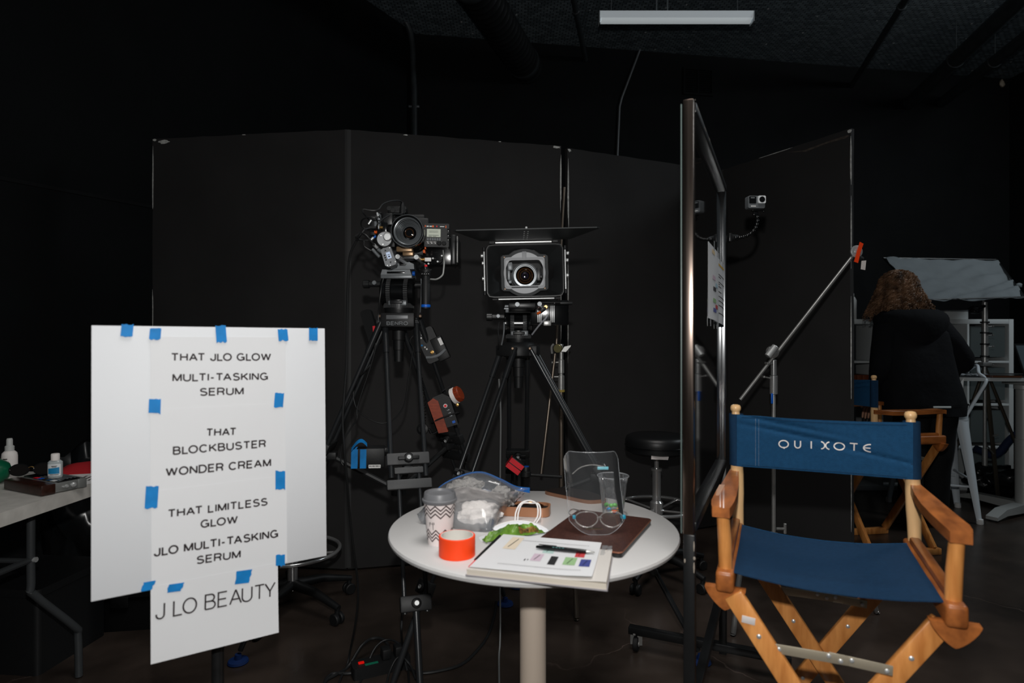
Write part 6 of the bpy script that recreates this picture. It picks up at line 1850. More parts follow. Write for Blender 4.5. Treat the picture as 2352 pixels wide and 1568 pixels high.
# pages taped on the mirror
def mp(tx, z, off=0.0035): return MFm @ V((tx * ML, z, off))
for k, (t0, t1, za, zb, blocks) in enumerate(((0.5, 0.722, 1.345, 1.59, True), (0.725, 0.945, 1.34, 1.575, False))):
    pg = thing('taped_page', ['printed page with coloured blocks taped on the mirror, nearer of the two pages', 'printed page with black bars taped on the mirror, beside the far frame stile'][k], 'paper', mp((t0 + t1) / 2, za))
    mb = MB(); mb.grid(lambda u, v: mp(t0 + (t1 - t0) * u, za + (zb - za) * v - 0.012 * u, 0.0035 + 0.012 * u + 0.006 * math.sin(PI * u) * (1 - v)), 8, 12, 0.0004); sh = mk('sheet', mb, M_['white_paper'], pg)
    rnd = random.Random(k + 3)
    if blocks:
        for (u0, v0, c) in ((0.3, 0.9, (224, 200, 160)), (0.3, 0.55, (206, 180, 196)), (0.55, 0.47, (170, 200, 214)), (0.33, 0.4, (50, 50, 52)), (0.3, 0.24, (150, 186, 136)), (0.5, 0.17, (204, 70, 78)), (0.3, 0.11, (90, 96, 160))):
            mb = MB(); mb.grid(lambda u, v: mp(t0 + (t1 - t0) * (u0 + 0.26 * u), za + (zb - za) * (v0 + 0.055 * v) - 0.012 * (u0 + 0.26 * u), 0.0048 + 0.012 * (u0 + 0.26 * u) + 0.006 * math.sin(PI * (u0 + 0.26 * u)) * (1 - v0)), 3, 2); mk('colour_block', mb, mat('page_block', c, 0.7), sh)
        ys = []
    else:
        mb = MB(); mb.grid(lambda u, v: mp(t0 + (t1 - t0) * (0.05 + 0.9 * u), za + (zb - za) * (0.89 + 0.03 * v) - 0.012 * u, 0.0052 + 0.012 * (0.05 + 0.9 * u)), 3, 1); mk('yellow_bar', mb, mat('page_yellow', (214, 168, 60), 0.7), sh)
        ys = [0.74, 0.7, 0.62, 0.585, 0.55, 0.47, 0.4, 0.33, 0.26, 0.14]
    mb = MB()
    for y in ys:
        w_ = rnd.choice([0.9, 0.5, 0.35]); 
        mb.grid(lambda u, v: mp(t0 + (t1 - t0) * (0.06 + w_ * u), za + (zb - za) * (y + 0.012 * v) - 0.012 * w_ * u, 0.0048 + 0.012 * (0.06 + w_ * u) + 0.006 * math.sin(PI * (0.06 + w_ * u)) * (1 - y)), 6, 1)
    if ys: mk('printed_bars', mb, M_['ink'], sh)
    for x_, z_ in ((0.5, zb), (0.15, za - 0.01), (0.85, zb - 0.012)):
        mb = MB(); c = mp(t0 + (t1 - t0) * x_, z_, 0.0055 + 0.012 * x_); mb.box((0, 0, 0), (0.018, 0.03, 0.0004), frame(c, x=wv, y=(0, 0, 1))); mk('clear_tape', mb, clear_mat('clear_tape_film', 0.4, rough=0.3), pg)

# action camera on a jointed arm
GY = 2.42
gp = thing('action_camera', 'small grey action camera on a bent ball-jointed arm clamped to the mirror frame', 'camera', W(1738, 478, GY))
c = W(1738, 463.5, GY)
GF_ = frame(c, x=(1, 0.06, 0), y=(0, 0, 1))
mb = MB(); mb.prism(rrect(0.068, 0.049, 0.006), 0.03, GF_, -0.03, 0.002); mk('camera_body', mb, mat('action_cam_grey', (92, 96, 99), 0.55), gp)
mb = MB(); mb.prism(rrect(0.030, 0.030, 0.005), 0.008, GF_ @ T(0.0185, 0.0085, 0), 0.0, 0.001); lm = mk('lens_mount', mb, mat('lens_mount_white', (216, 220, 222), 0.35), gp)
mb = MB(); mb.lathe([(0.0115, 0.0), (0.0115, 0.0095), (0.009, 0.0098), (0, 0.0098)], GF_ @ T(0.0185, 0.0085, 0), 28); mk('lens', mb, M_['black_gloss'], lm)
mb = MB(); mb.lathe([(0.005, 0.0), (0.005, 0.0103), (0.0035, 0.0106), (0, 0.011)], GF_ @ T(0.0185, 0.0085, 0), 20); mk('lens_glass', mb, GLASS, lm)
mb = MB(); mb.prism(rrect(0.028, 0.028, 0.003), 0.001, GF_ @ T(-0.0165, 0.0075, 0)); mk('front_screen', mb, M_['black_gloss'], gp)
mb = MB(); mb.box((-0.0165, 0.016, 0.0013), (0.016, 0.004, 0.0004), GF_); mk('print', mb, M_['gunmetal'], gp)
mb = MB()
for i in range(5): mb.box((-0.022 + i * 0.0042, -0.017, 0.0006), (0.0033, 0.0042, 0.0006), GF_)
mk('logo_print', mb, M_['label_white'], gp)
mb = MB(); q = W(1738, 482, GY); mb.box(q + V((0, 0.012, 0)), (0.03, 0.02, 0.006), None, 0.002); mb.cyl(q + V((-0.016, 0.012, 0)), q + V((0.032, 0.012, 0.0)), 0.003, None, 10); mb.box(q + V((0.034, 0.012, 0)), (0.006, 0.006, 0.012), None, 0.002); mb.box(q + V((0, 0.012, -0.013)), (0.02, 0.014, 0.016), None, 0.003); mk('mount_screw', mb, M_['black_gloss'], gp)
balls = [(1739, 499), (1739.5, 508), (1738, 516), (1735, 523.5), (1730, 530.5), (1724, 536.5), (1716.5, 541), (1708, 543.8), (1699, 545.2), (1690, 546)]
for i, (px, py) in enumerate(balls):
    q = W(px, py, GY + 0.012 - 0.004 * i * 0.3)
    mb = MB(); mb.blob(T(q) @ Matrix.Diagonal((0.0075, 0.0075, 0.0075, 1)), 3); 
    q2 = W(*(balls[i + 1] if i + 1 < len(balls) else (1683, 546)), GY + 0.01)
    mb.cyl(q, q.lerp(q2, 0.6), 0.0045, 0.0055, 12); mk('ball_joint', mb, M_['black_gloss'], gp, sharp=80)
q = W(1679, 546, GY + 0.01)
mb = MB(); mb.cyl(q + V((0.028, 0, 0)), q + V((0.0, 0, 0)), 0.012, 0.015, 16, 0.002); mk('arm_socket', mb, M_['black_plastic'], gp)
mb = MB(); mb.box(q + V((-0.006, 0, 0)), (0.012, 0.03, 0.034), None, 0.003); mb.box(q + V((-0.02, 0.03, 0)), (0.045, 0.012, 0.026), None, 0.003); mk('clamp', mb, M_['black_metal'], gp)

# ------------------------------------------------------------------ grip stands
def knob(mb, p, d, r=0.008):
    mb.cyl(p, p + V(d) * 0.03, 0.004, None, 8)
    q = p + V(d) * 0.032
    mb.box((0, 0, 0), (0.012, 0.03, 0.008), frame(q, z=d, x=(0, 0, 1)) if abs(V(d).z) < 0.9 else T(q), 0.003)


SY = 2.95
p = W(1777, 830, SY)
gs = thing('grip_stand', 'chrome grip stand with a long slanted arm in front of the right flat', 'stand', (p.x, p.y, 0))
X0, Y0 = p.x, p.y
mb = MB(); mb.cyl((X0, Y0, 0.25), (X0, Y0, W(0, 905, SY).z), 0.0095); mk('pole', mb, M_['steel'], gs)
mb = MB(); mb.cyl((X0, Y0, W(0, 905, SY).z), (X0, Y0, W(0, 862, SY).z), 0.0185, None, 18, 0.002); mb.cyl((X0, Y0, W(0, 862, SY).z), (X0, Y0, W(0, 826, SY).z), 0.014, None, 18, 0.002); mb.cyl((X0, Y0, W(0, 868, SY).z), (X0, Y0, W(0, 862, SY).z), 0.018); mk('riser', mb, M_['chrome'], gs)
mb = MB(); knob(mb, V((X0 - 0.018, Y0, W(0, 868, SY).z)), (-1, 0, 0.2)); mk('riser_knob', mb, M_['steel'], gs)
mb = MB(); q = W(1773, 915, SY - 0.02); mb.box(q, (0.01, 0.01, 0.05), None, 0.003); mk('blue_tape_band', mb, M_['blue'], gs)
hp = W(1776, 808, SY - 0.04)
ad = (W(1960, 585, SY - 0.05) - W(1700, 918, SY - 0.05)).normalized()
mb = MB(); mb.lathe([(0.027, 0), (0.029, 0.002), (0.029, 0.012), (0.026, 0.014)], axis(hp + V((0, 0.012, 0)), (0.1, -1, 0)), 28); mb.lathe([(0.027, 0), (0.029, 0.002), (0.029, 0.012), (0.026, 0.014)], axis(hp + V((0.004, 0.032, 0)), (0.1, -1, 0)), 28); mk('grip_disc', mb, M_['chrome'], gs)
mb = MB(); mb.cyl(hp + V((-0.012, -0.012, 0.004)) - ad.cross(V((0, 1, 0))) * 0.0 - ad * 0.032, hp + V((-0.012, -0.012, 0.004)) + ad * 0.03, 0.0165, None, 18, 0.002); mk('grip_knob', mb, M_['silver'], gs)
mb = MB(); knob(mb, V((X0 - 0.012, Y0 - 0.02, W(0, 835, SY).z)), (-1, -0.1, 0.1)); mk('head_knob', mb, M_['steel'], gs)
mb = MB(); mb.cyl(W(1700, 918, SY - 0.02), W(1963, 582, SY - 0.02), 0.0082, None, 14, 0.001); mk('boom_arm', mb, M_['steel'], gs)
e = W(1965, 578, SY - 0.03)
mb = MB(); mb.lathe([(0.028, 0), (0.0295, 0.002), (0.0295, 0.01), (0.026, 0.012), (0.012, 0.012), (0.012, 0.016), (0, 0.016)], axis(e, (0.1, -1, 0)), 28); mk('end_disc', mb, M_['silver'], gs)
mb = MB(); EF = frame(e + V((0.004, -0.018, -0.006)), x=(0.97, 0, -0.22), y=(0.22, 0, 0.97)); mb.prism([(-0.012, -0.048), (0.008, -0.05), (0.008, 0.0), (0.013, 0.045), (-0.006, 0.05), (-0.009, 0.0)], 0.003, EF); mk('orange_tape_strip', mb, M_['orange_tape'], gs, label='fluorescent orange tape strip')
mb = MB(); mb.blob(T(e + V((0.02, -0.005, -0.035))) @ Matrix.Diagonal((0.02, 0.012, 0.014, 1)), 2, 0.3, 2, 5); mk('black_clip', mb, M_['rubber'], gs)
mb = MB(); mb.prism([(-0.008, -0.028), (0.013, -0.032), (0.018, 0.014), (-0.004, 0.012)], 0.002, frame(e + V((0.022, -0.018, -0.058)), x=(1, 0, 0), y=(0, 0, 1))); mk('white_tape_tail', mb, M_['white_tape'], gs)
def turtle(t, X, Y, zh, a0, m):
    mb = MB(); mb.cyl((X, Y, zh - 0.06), (X, Y, zh + 0.03), 0.021, None, 18, 0.002); mk('hub', mb, m, t)
    for k in range(3):
        a = a0 + 2 * PI * k / 3
        d = V((math.cos(a), math.sin(a), 0)); o = V((X, Y, 0))
        mb = MB(); mb.tube([o + d * 0.01 + V((0, 0, zh - 0.02 + 0.02 * k - 0.02)), o + d * 0.3 + V((0, 0, zh - 0.03)), o + d * 0.38 + V((0, 0, zh - 0.07)), o + d * 0.44 + V((0, 0, 0.03)), o + d * 0.45 + V((0, 0, 0.012))], 0.0115, 10, smooth=5); mk('leg', mb, m, t)
turtle(gs, X0, Y0, 0.315, -0.25, M_['steel'])
mb = MB(); q = W(1783, 1214, SY); mb.cyl(q, q + V((0.045, 0, 0)), 0.007, None, 12); mb.cyl(q + V((0.042, 0, -0.024)), q + V((0.042, 0, 0.026)), 0.0075, None, 10, 0.002); mk('base_knob', mb, M_['steel'], gs)

SY2 = 3.22
p = W(1289, 820, SY2)
g2 = thing('grip_stand', 'grip stand with brass-yellow knuckle standing behind the right camera tripod', 'stand', (p.x, p.y, 0))
X1, Y1 = p.x, p.y
BRN = mat('worn_steel', (140, 128, 116), 0.35, 0.9, var=0.2)
mb = MB(); mb.cyl((X1, Y1, 0.25), (X1, Y1, W(0, 898, SY2).z), 0.012); mk('pole', mb, BRN, g2)
mb = MB(); mb.cyl((X1, Y1, W(0, 898, SY2).z), (X1, Y1, W(0, 862, SY2).z), 0.0175, None, 18, 0.002); mb.cyl((X1, Y1, W(0, 857, SY2).z), (X1, Y1, W(0, 826, SY2).z), 0.0165, None, 18, 0.002); mb.cyl((X1, Y1, W(0, 862, SY2).z), (X1, Y1, W(0, 790, SY2).z), 0.0115); mk('riser', mb, M_['steel'], g2)
mb = MB(); mb.cyl((X1, Y1, W(0, 898, SY2).z - 0.004), (X1, Y1, W(0, 898, SY2).z + 0.008), 0.019); mk('yellow_ring', mb, mat('ring_yellow', (150, 130, 60), 0.5), g2)
h2 = W(1281, 800, SY2 - 0.02)
mb = MB(); mb.lathe([(0.02, 0), (0.022, 0.002), (0.022, 0.02), (0.02, 0.022)], axis(h2 + V((0.006, 0.0, 0)), (-0.5, -1, 0.0)), 24); mk('grip_disc', mb, mat('disc_yellowish', (176, 168, 120), 0.3, 0.8), g2)
mb = MB(); mb.prism([(-0.02, -0.012), (0.004, -0.016), (0.03, 0.008), (0.034, 0.016), (0.0, 0.012)], 0.008, frame(W(1297, 801, SY2 - 0.05), x=(1, 0, 0.1), y=(0, 0, 1)), bev=0.002); mk('wing_nut', mb, M_['steel'], g2)
mb = MB(); mb.tube([W(1272, 790, SY2 - 0.03), W(1267, 797, SY2 - 0.03), W(1268, 812, SY2 - 0.03)], 0.006, 8, smooth=4); mk('head_lever', mb, M_['steel'], g2)
mb = MB(); knob(mb, V((X1 - 0.016, Y1 - 0.01, W(0, 832, SY2).z)), (-1, 0, 0)); mk('tee_knob', mb, M_['steel'], g2)
mb = MB(); knob(mb, V((X1 - 0.016, Y1 - 0.01, W(0, 865, SY2).z)), (-1, 0, 0)); mk('tee_knob', mb, M_['steel'], g2)
mb = MB(); mb.cyl(W(1278, 790, SY2 - 0.03), W(1296, 430, SY2 + 0.02), 0.0065, None, 12); mk('boom_arm', mb, BRN, g2)
mb = MB(); mb.cyl(W(1275, 812, SY2 - 0.035), W(1243, 1088, SY2 - 0.1), 0.0075, None, 12); mk('spare_arm', mb, BRN, g2)
turtle(g2, X1, Y1, 0.3, 0.6, BRN)

# ------------------------------------------------------------------ swivel stools
def stool(label, X, Y, zs, r, zr, rr, a0):
    t = thing('swivel_stool', label, 'stool', (X, Y, 0))
    o = T(X, Y, 0)
    mb = MB(); mb.lathe([(0, zs - 0.1), (r * 0.8, zs - 0.1), (r * 0.98, zs - 0.085), (r, zs - 0.05), (r, zs - 0.03), (r * 0.96, zs - 0.01), (r * 0.85, zs), (0, zs + 0.004)], o, 48); st_ = mk('seat', mb, mat('stool_vinyl', (20, 21, 22), 0.4, 0, 0.5), t, sharp=50)
    mb = MB(); mb.tube([o @ V(((r + 0.001) * math.cos(a), (r + 0.001) * math.sin(a), zs - 0.056)) for a in [2 * PI * i / 48 for i in range(48)]], 0.003, 6, closed=True); mk('piping', mb, M_['black_gloss'], st_)
    mb = MB(); mb.cyl((X, Y, zr + 0.2), (X, Y, zs - 0.1), 0.0125, None, 16); mk('gas_lift', mb, M_['chrome'], t)
    mb = MB(); mb.cyl((X, Y, 0.1), (X, Y, zr + 0.2), 0.0235, None, 20); mb.cyl((X, Y, zr + 0.19), (X, Y, zr + 0.205), 0.03, None, 20, 0.002); mk('column', mb, M_['chrome'], t)
    mb = MB(); mb.tube([o @ V((rr * math.cos(a), rr * math.sin(a), zr)) for a in [2 * PI * i / 64 for i in range(64)]], 0.009, 10, closed=True); ring_ = mk('foot_ring', mb, M_['chrome'], t)
    mb = MB(); mb.lathe([(0.026, zr - 0.05), (0.035, zr - 0.04), (0.035, zr + 0.02), (0.026, zr + 0.03)], o, 20)
    for k in range(4):
        a = a0 + 0.4 + k * PI / 2
        mb.tube([o @ V((0.03 * math.cos(a), 0.03 * math.sin(a), zr - 0.02)), o @ V((rr * math.cos(a), rr * math.sin(a), zr))], 0.006, 8)
    mk('ring_spokes', mb, M_['chrome'], t)
    for k in range(5):
        a = a0 + 2 * PI * k / 5
        d = V((math.cos(a), math.sin(a), 0)); b = V((X, Y, 0))
        mb = MB(); mb.tube([b + V((0, 0, 0.125)), b + d * 0.15 + V((0, 0, 0.115)), b + d * 0.3 + V((0, 0, 0.075))], [0.026, 0.02, 0.014], 10); lg = mk('base_arm', mb, M_['black_plastic'], t)
        e = b + d * 0.29; s_ = V((-d.y, d.x, 0))
        mb = MB(); mb.cyl(e + s_ * 0.006 + V((0, 0, 0.027)), e + s_ * 0.024 + V((0, 0, 0.027)), 0.027, None, 20, 0.004); mb.cyl(e - s_ * 0.006 + V((0, 0, 0.027)), e - s_ * 0.024 + V((0, 0, 0.027)), 0.027, None, 20, 0.004); mb.cyl(e + V((0, 0, 0.02)), e + V((0, 0, 0.075)), 0.011, None, 12); mk('caster', mb, M_['black_plastic'], lg)
    return t
sp = W(1508, 1000, 3.3)
s1_ = stool('black swivel stool with chrome foot ring behind the round table, beside the mirror', sp.x, 3.3, 0.766, 0.168, 0.38, 0.205, 0.35)
mb = MB(); c = V((sp.x - 0.018, 3.3 - 0.148, W(0, 1050, 3.15).z)); mb.prism([(-0.046, -0.01), (0.042, -0.014), (0.048, 0.008), (0.02, 0.012), (-0.044, 0.014)], 0.001, frame(c, x=(1, 0.05, 0), y=(0, 0.1, 1))); mk('tape_scrap', mb, M_['white_tape'], s1_, label='pale tape scrap hanging under the seat')
mb = MB(); mb.box(c + V((0, 0.005, 0.02)), (0.06, 0.004, 0.03)); mk('tape_root', mb, M_['black_matte'], s1_)
sp = W(672, 1300, 2.88)
stool('swivel stool half hidden behind the white sign, its chrome ring showing', sp.x, 2.88, 0.70, 0.15, 0.285, 0.215, -0.52)
# ------------------------------------------------------------------ work corner on the right
v2 = V((-0.97, -0.16, 0)).normalized()
rz2 = math.atan2(-v2.x, v2.y)
hd2 = 0.215; hw2 = 0.224
u2 = V((v2.y, -v2.x, 0))
# rear post of its near side stands at P2; which local side that is follows from u2
P2 = V((2.11, 3.55, 0))
sgn = -1 if u2.y > 0 else 1
c2_ = P2 - v2 * hd2 - u2 * hw2 * sgn
chair('blue canvas folding chair, plain-backed, standing between the right flat and the person', (c2_.x, c2_.y, 0), rz2)

# white cube shelf
SHX0, SHX1, SHY = 2.79, 4.26, 5.2
sh = thing('cube_shelf', 'white open cube shelf unit behind the person', 'shelf', ((SHX0 + SHX1) / 2, SHY + 0.2, 0))
SHW = mat('shelf_white', (198, 202, 202), 0.5)
SHZ = 1.46
for nm, x, w_ in (('side_panel', SHX0, 0.04), ('side_panel', SHX1, 0.04)):
    mb = MB(); mb.box((x, SHY + 0.19, SHZ / 2), (w_, 0.38, SHZ), None, 0.002); mk(nm, mb, SHW, sh)
for z in (SHZ - 0.02, 0.02):
    mb = MB(); mb.box(((SHX0 + SHX1) / 2, SHY + 0.19, z), (SHX1 - SHX0 - 0.041, 0.379, 0.04), None, 0.002); mk('end_board', mb, SHW, sh)
for k in range(1, 4):
    x = SHX0 + (SHX1 - SHX0) * k / 4; z = SHZ * k / 4
    mb = MB(); mb.box((x, SHY + 0.19, SHZ / 2), (0.018, 0.38, SHZ - 0.08), None, 0.001); mk('divider', mb, SHW, sh)
    mb = MB(); mb.box(((SHX0 + SHX1) / 2, SHY + 0.19, z), (SHX1 - SHX0 - 0.04, 0.38, 0.018), None, 0.001); mk('shelf_board', mb, SHW, sh)
INS = mat('cell_insert_grey', (74, 82, 82), 0.7)
for ix, iz in ((3, 3), (3, 2), (3, 1), (2, 3), (3, 0)):
    x = SHX0 + (SHX1 - SHX0) * (ix + 0.5) / 4; z = SHZ * (iz + 0.5) / 4
    if ix == 2: x -= 0.09
    t = thing('storage_box', {(3, 3): 'grey box in the top right cell of the white shelf', (3, 2): 'grey box in the right column of the white shelf, second cell from the top', (3, 1): 'grey box in the right column of the white shelf, third cell from the top', (2, 3): 'narrow grey box in the top row of the white shelf beside the person', (3, 0): 'grey box in the bottom right cell of the white shelf'}[(ix, iz)], 'box', (x, SHY + 0.17, SHZ * iz / 4 + 0.042), 0, 'grey boxes in the white shelf')
    w_ = 0.15 if ix == 2 else 0.3
    mb = MB(); mb.prism(rrect(w_, 0.3, 0.01), 0.275 if iz < 3 else 0.265, bev=0.004); mk('box_body', mb, INS, t, local=True)
    mb = MB(); mb.box((0, -0.152, 0.2), (0.07, 0.006, 0.02), None, 0.002); mk('grip_slot', mb, M_['black_matte'], t, local=True)
for k, px in enumerate((1952, 1966, 1978, 1990)):
    q = W(px, 840, 5.3); z = SHZ * 2 / 4 + 0.012
    t = thing('binder', ['brown binder in the white shelf beside the flat, leftmost', 'brown binder in the white shelf, second from the flat', 'brown binder in the white shelf, third from the flat', 'brown binder in the white shelf, nearest to the person'][k], 'binder', (q.x, 5.36, z), 0, 'brown binders in the white shelf')
    mb = MB(); mb.box((0, 0, 0.12), (0.042, 0.24, 0.24), None, 0.003); mk('cover', mb, mat('binder_brown', (118, 60, 32), 0.5), t, local=True)
    mb = MB(); mb.box((0, -0.1205, 0.17), (0.026, 0.002, 0.06)); mk('spine_label', mb, mat('binder_dark', (70, 38, 24), 0.6), t, local=True)
t = thing('white_bottle', 'white bottle on the shelf top, half hidden by the right flat', 'bottle', (W(1965, 0, 5.3).x, 5.35, SHZ))
mb = MB(); mb.lathe([(0.032, 0), (0.034, 0.005), (0.034, 0.17), (0.02, 0.2)], None, 24); mk('bottle_body', mb, M_['label_white'], t, local=True)
mb = MB(); mb.lathe([(0.014, 0.2), (0.014, 0.23), (0, 0.232)], None, 16); mk('cap', mb, M_['label_white'], t, local=True)
t = thing('paper_box', 'low white box on the shelf top, between the person and the chrome stand', 'box', (W(2190, 0, 5.3).x, 5.36, SHZ))
mb = MB(); mb.box((0, 0, 0.035), (0.2, 0.2, 0.07), None, 0.004); mk('box_body', mb, SHW, t, local=True)
mb = MB(); mb.box((0, 0, 0.074), (0.206, 0.206, 0.012), None, 0.003); mk('lid', mb, M_['gunmetal'], t, local=True)

# standing desk
DZ = 1.015
dk = thing('standing_desk', 'tall white-edged standing desk on a round grey column at the right edge', 'desk', (3.78, 4.5, 0))
DG = mat('desk_grey', (178, 180, 178), 0.4, 0.2, 0.5)
pl = V((3.20, 4.35, 0)); pr = V((4.6, 4.12, 0))
dd = (pr - pl).normalized(); dn = V((-dd.y, dd.x, 0))
DFm = frame(V((pl.x, pl.y, DZ)), x=dd, y=dn)
dpoly = [(x + 0.70, y + 0.33) for x, y in rrect(1.4, 0.66, 0.05, 5)]
mb = MB(); mb.prism(dpoly, 0.024, DFm, -0.026, 0.004); mk('desktop', mb, mat('desk_edge_white', (196, 200, 200), 0.4), dk)
mb = MB(); mb.prism([(0.70 + (x - 0.70) * 0.985, 0.33 + (y - 0.33) * 0.97) for x, y in dpoly], 0.003, DFm, -0.0015); mk('desk_mat', mb, M_['black_plastic'], dk)
dc = W(2352, 1175, 4.5); 
mb = MB(); mb.lathe([(0.054, 0.05), (0.054, 0.55), (0.05, 0.552), (0.05, DZ - 0.1), (0.062, DZ - 0.095), (0.062, DZ - 0.06), (0.05, DZ - 0.055), (0.05, DZ - 0.026)], T(dc.x, dc.y, 0), 36); mk('column', mb, DG, dk)
mb = MB(); mb.box((dc.x - 0.0, dc.y - 0.04, DZ - 0.045), (0.16, 0.3, 0.036), None, 0.006); mk('top_bracket', mb, DG, dk)
for e in (W(2278, 1193, 4.30), W(2205, 1140, 4.95), V((4.5, 4.3, 0)), V((4.25, 5.0, 0))):
    e = V((e.x, e.y, 0)); b = V((dc.x, dc.y, 0)); d = (e - b); L = d.length; d.normalize(); s_ = V((-d.y, d.x, 0))
    mb = MB()
    mb.prism([(0, 0.02), (0, 0.085), (L * 0.72, 0.075), (L, 0.035), (L, 0.012), (L * 0.7, 0.03)], 0.075, frame(b - s_ * 0.0375 if False else b + s_ * 0.0375, x=d, y=(0, 0, 1)), bev=0.006)
    mk('foot_arm', mb, DG, dk)
    mb = MB(); mb.lathe([(0.032, 0), (0.032, 0.01), (0.012, 0.014), (0.012, 0.02)], T(e - d * 0.03), 18); mk('glide', mb, M_['rubber'], dk)
# things on the desk
def ondesk(px, Y): return V(((px - 1176) / F * Y, Y, DZ + 0.0015))
q = ondesk(2425, 4.42)
lt = thing('laptop', 'open black laptop on the standing desk, cut by the right edge', 'laptop', q, 0.5)
mb = MB(); mb.prism(rrect(0.34, 0.24, 0.012), 0.016, None, 0.0, 0.002); mk('base_shell', mb, M_['black_metal'], lt, local=True)
LS = frame((0, 0.12, 0.016), x=(1, 0, 0), y=(0, 0.28, 1))
mb = MB(); mb.prism([(x, y + 0.115) for x, y in rrect(0.34, 0.23, 0.01)], 0.007, LS, -0.007, 0.001); ld_ = mk('lid', mb, M_['black_metal'], lt, local=True)
mb = MB(); mb.box((0, 0.118, 0.0005), (0.31, 0.195, 0.001), LS); mk('screen', mb, mat('laptop_screen', (60, 66, 70), 0.2, emit=(150, 180, 190), estr=0.03), ld_, local=True)
mb = MB()
for r in range(5):
    for k in range(13): mb.box((-0.132 + k * 0.022, 0.07 - r * 0.019, 0.017), (0.018, 0.015, 0.002))
mk('keyboard', mb, M_['black_matte'], lt, local=True)
q = ondesk(2300, 4.36)
bk = thing('dark_folder', 'dark orange-edged folder lying on the standing desk in front of the laptop', 'folder', q, -0.15)
mb = MB(); mb.prism(rrect(0.2, 0.13, 0.01), 0.012, None, 0.0, 0.002); mk('cover', mb, mat('folder_brown', (88, 54, 36), 0.4), bk, local=True)
mb = MB(); mb.prism(rrect(0.19, 0.12, 0.01), 0.003, None, 0.012, 0.001); mk('top_flap', mb, M_['black_gloss'], bk, local=True)
q = ondesk(2248, 4.5)
pp = thing('film_wrap', 'clear plastic film lying on the standing desk near the person', 'film', q, 0.2)
mb = MB(); mb.grid(lambda u, v: V(((u - 0.5) * 0.2, (v - 0.5) * 0.13, 0.004 + 0.02 * abs(noise.noise(V((u * 4, v * 4, 8)))))), 20, 14, 0.0006); mk('sheet', mb, clear_mat('film_wrap_film', 0.25, rough=0.15), pp, local=True, sharp=80)

# white metal stool
F1 = V((3.255, 4.24, 0)); F2 = V((3.415, 4.67, 0)); per = V((-(F2 - F1).y, (F2 - F1).x, 0))
F3 = F1 + per; F4 = F2 + per
cen = (F1 + F2 + F3 + F4) / 4
ms = thing('metal_stool', 'white pressed-metal bar stool with a bent tube back beside the standing desk', 'stool', cen)
STW = mat('stool_white_metal', (214, 222, 228), 0.4, 0.0, 0.5)
MSZ = 0.75
def tops(f): return cen + (f - cen) * 0.66
for f in (F1, F2, F3, F4):
    b = V((f.x, f.y, 0.0)); tp_ = tops(f) + V((0, 0, MSZ - 0.01))
    d = (b - tp_); out = (f - cen).normalized()
    s_ = V((-out.y, out.x, 0))
    mb = MB()
    def legf(u, v):
        p = tp_.lerp(b + V((0, 0, 0.02)), v)
        w = 0.052 - 0.034 * v
        a = (u - 0.5) * PI * 1.1
        return p + s_ * w * math.sin(a) * 1.0 + out * (w * 0.8 * math.cos(a) - w * 0.4)
    mb.grid(legf, 12, 16, 0.003); lg = mk('leg', mb, STW, ms, sharp=60)
    mb = MB()
    for s in (-1, 1):
        p0 = legf(0.5 + 0.12 * s, 0.55) + out * 0.0015; p1 = legf(0.5 + 0.12 * s, 0.93) + out * 0.0015
        mb.tube([p0, p1], 0.0025, 6)
    mk('pressed_ridge', mb, STW, lg)
    mb = MB(); mb.lathe([(0.02, 0.0), (0.022, 0.004), (0.02, 0.035), (0.012, 0.037)], T(b), 16); mk('foot_cap', mb, M_['label_white'], lg)
q = [tops(f) for f in (F1, F2, F4, F3)]
mb = MB(); ang = math.atan2((F2 - F1).y, (F2 - F1).x)
sz_ = (q[1] - q[0]).length
mb.prism(rrect(sz_ + 0.075, sz_ + 0.075, 0.055, 6), 0.045, T(cen + V((0, 0, MSZ - 0.04))) @ RZ(ang), bev=0.01); seat_ = mk('seat', mb, STW, ms)
mb = MB(); mb.lathe([(0.0, 0.0), (0.02, 0.0), (0.02, 0.001), (0, 0.001)], T(cen + V((0, 0, MSZ + 0.0052))), 20); mk('seat_hole', mb, M_['black_matte'], seat_)
for z, k in ((0.30, 1), (0.26, 2), (0.62, 0)):
    pass
crn = lambda f, z: tops(f).lerp(V((f.x, f.y, 0)), 1 - z / MSZ) + V((0, 0, z))
for a, b, z in ((F1, F2, 0.29), (F2, F4, 0.25), (F4, F3, 0.29), (F3, F1, 0.25), (F1, F3, 0.66)):
    pa, pb = crn(a, z), crn(b, z)
    mb = MB(); mb.tube([pa, pa.lerp(pb, 0.1), pa.lerp(pb, 0.9), pb], [0.011, 0.0075, 0.0075, 0.011], 8); mk('stretcher', mb, STW, ms)
b1 = tops(F1) + V((0.02, -0.005, MSZ - 0.01)); b2 = tops(F2) + V((0.02, 0.01, MSZ - 0.01))
t1_ = W(2264, 878, 4.32); t2_ = V((t1_.x + 0.1, 4.66, t1_.z))
mb = MB(); mb.tube([b1, b1.lerp(t1_, 0.6), t1_, t1_ + V((0.012, 0.03, 0.035)), t1_ + V((0.005, 0.07, 0.062)), W(2243, 839, 4.5), t2_ + V((-0.01, -0.03, 0.055)), t2_ + V((0.0, 0, 0.02)), b2], 0.0115, 10, smooth=7); mk('back_tube', mb, STW, ms)

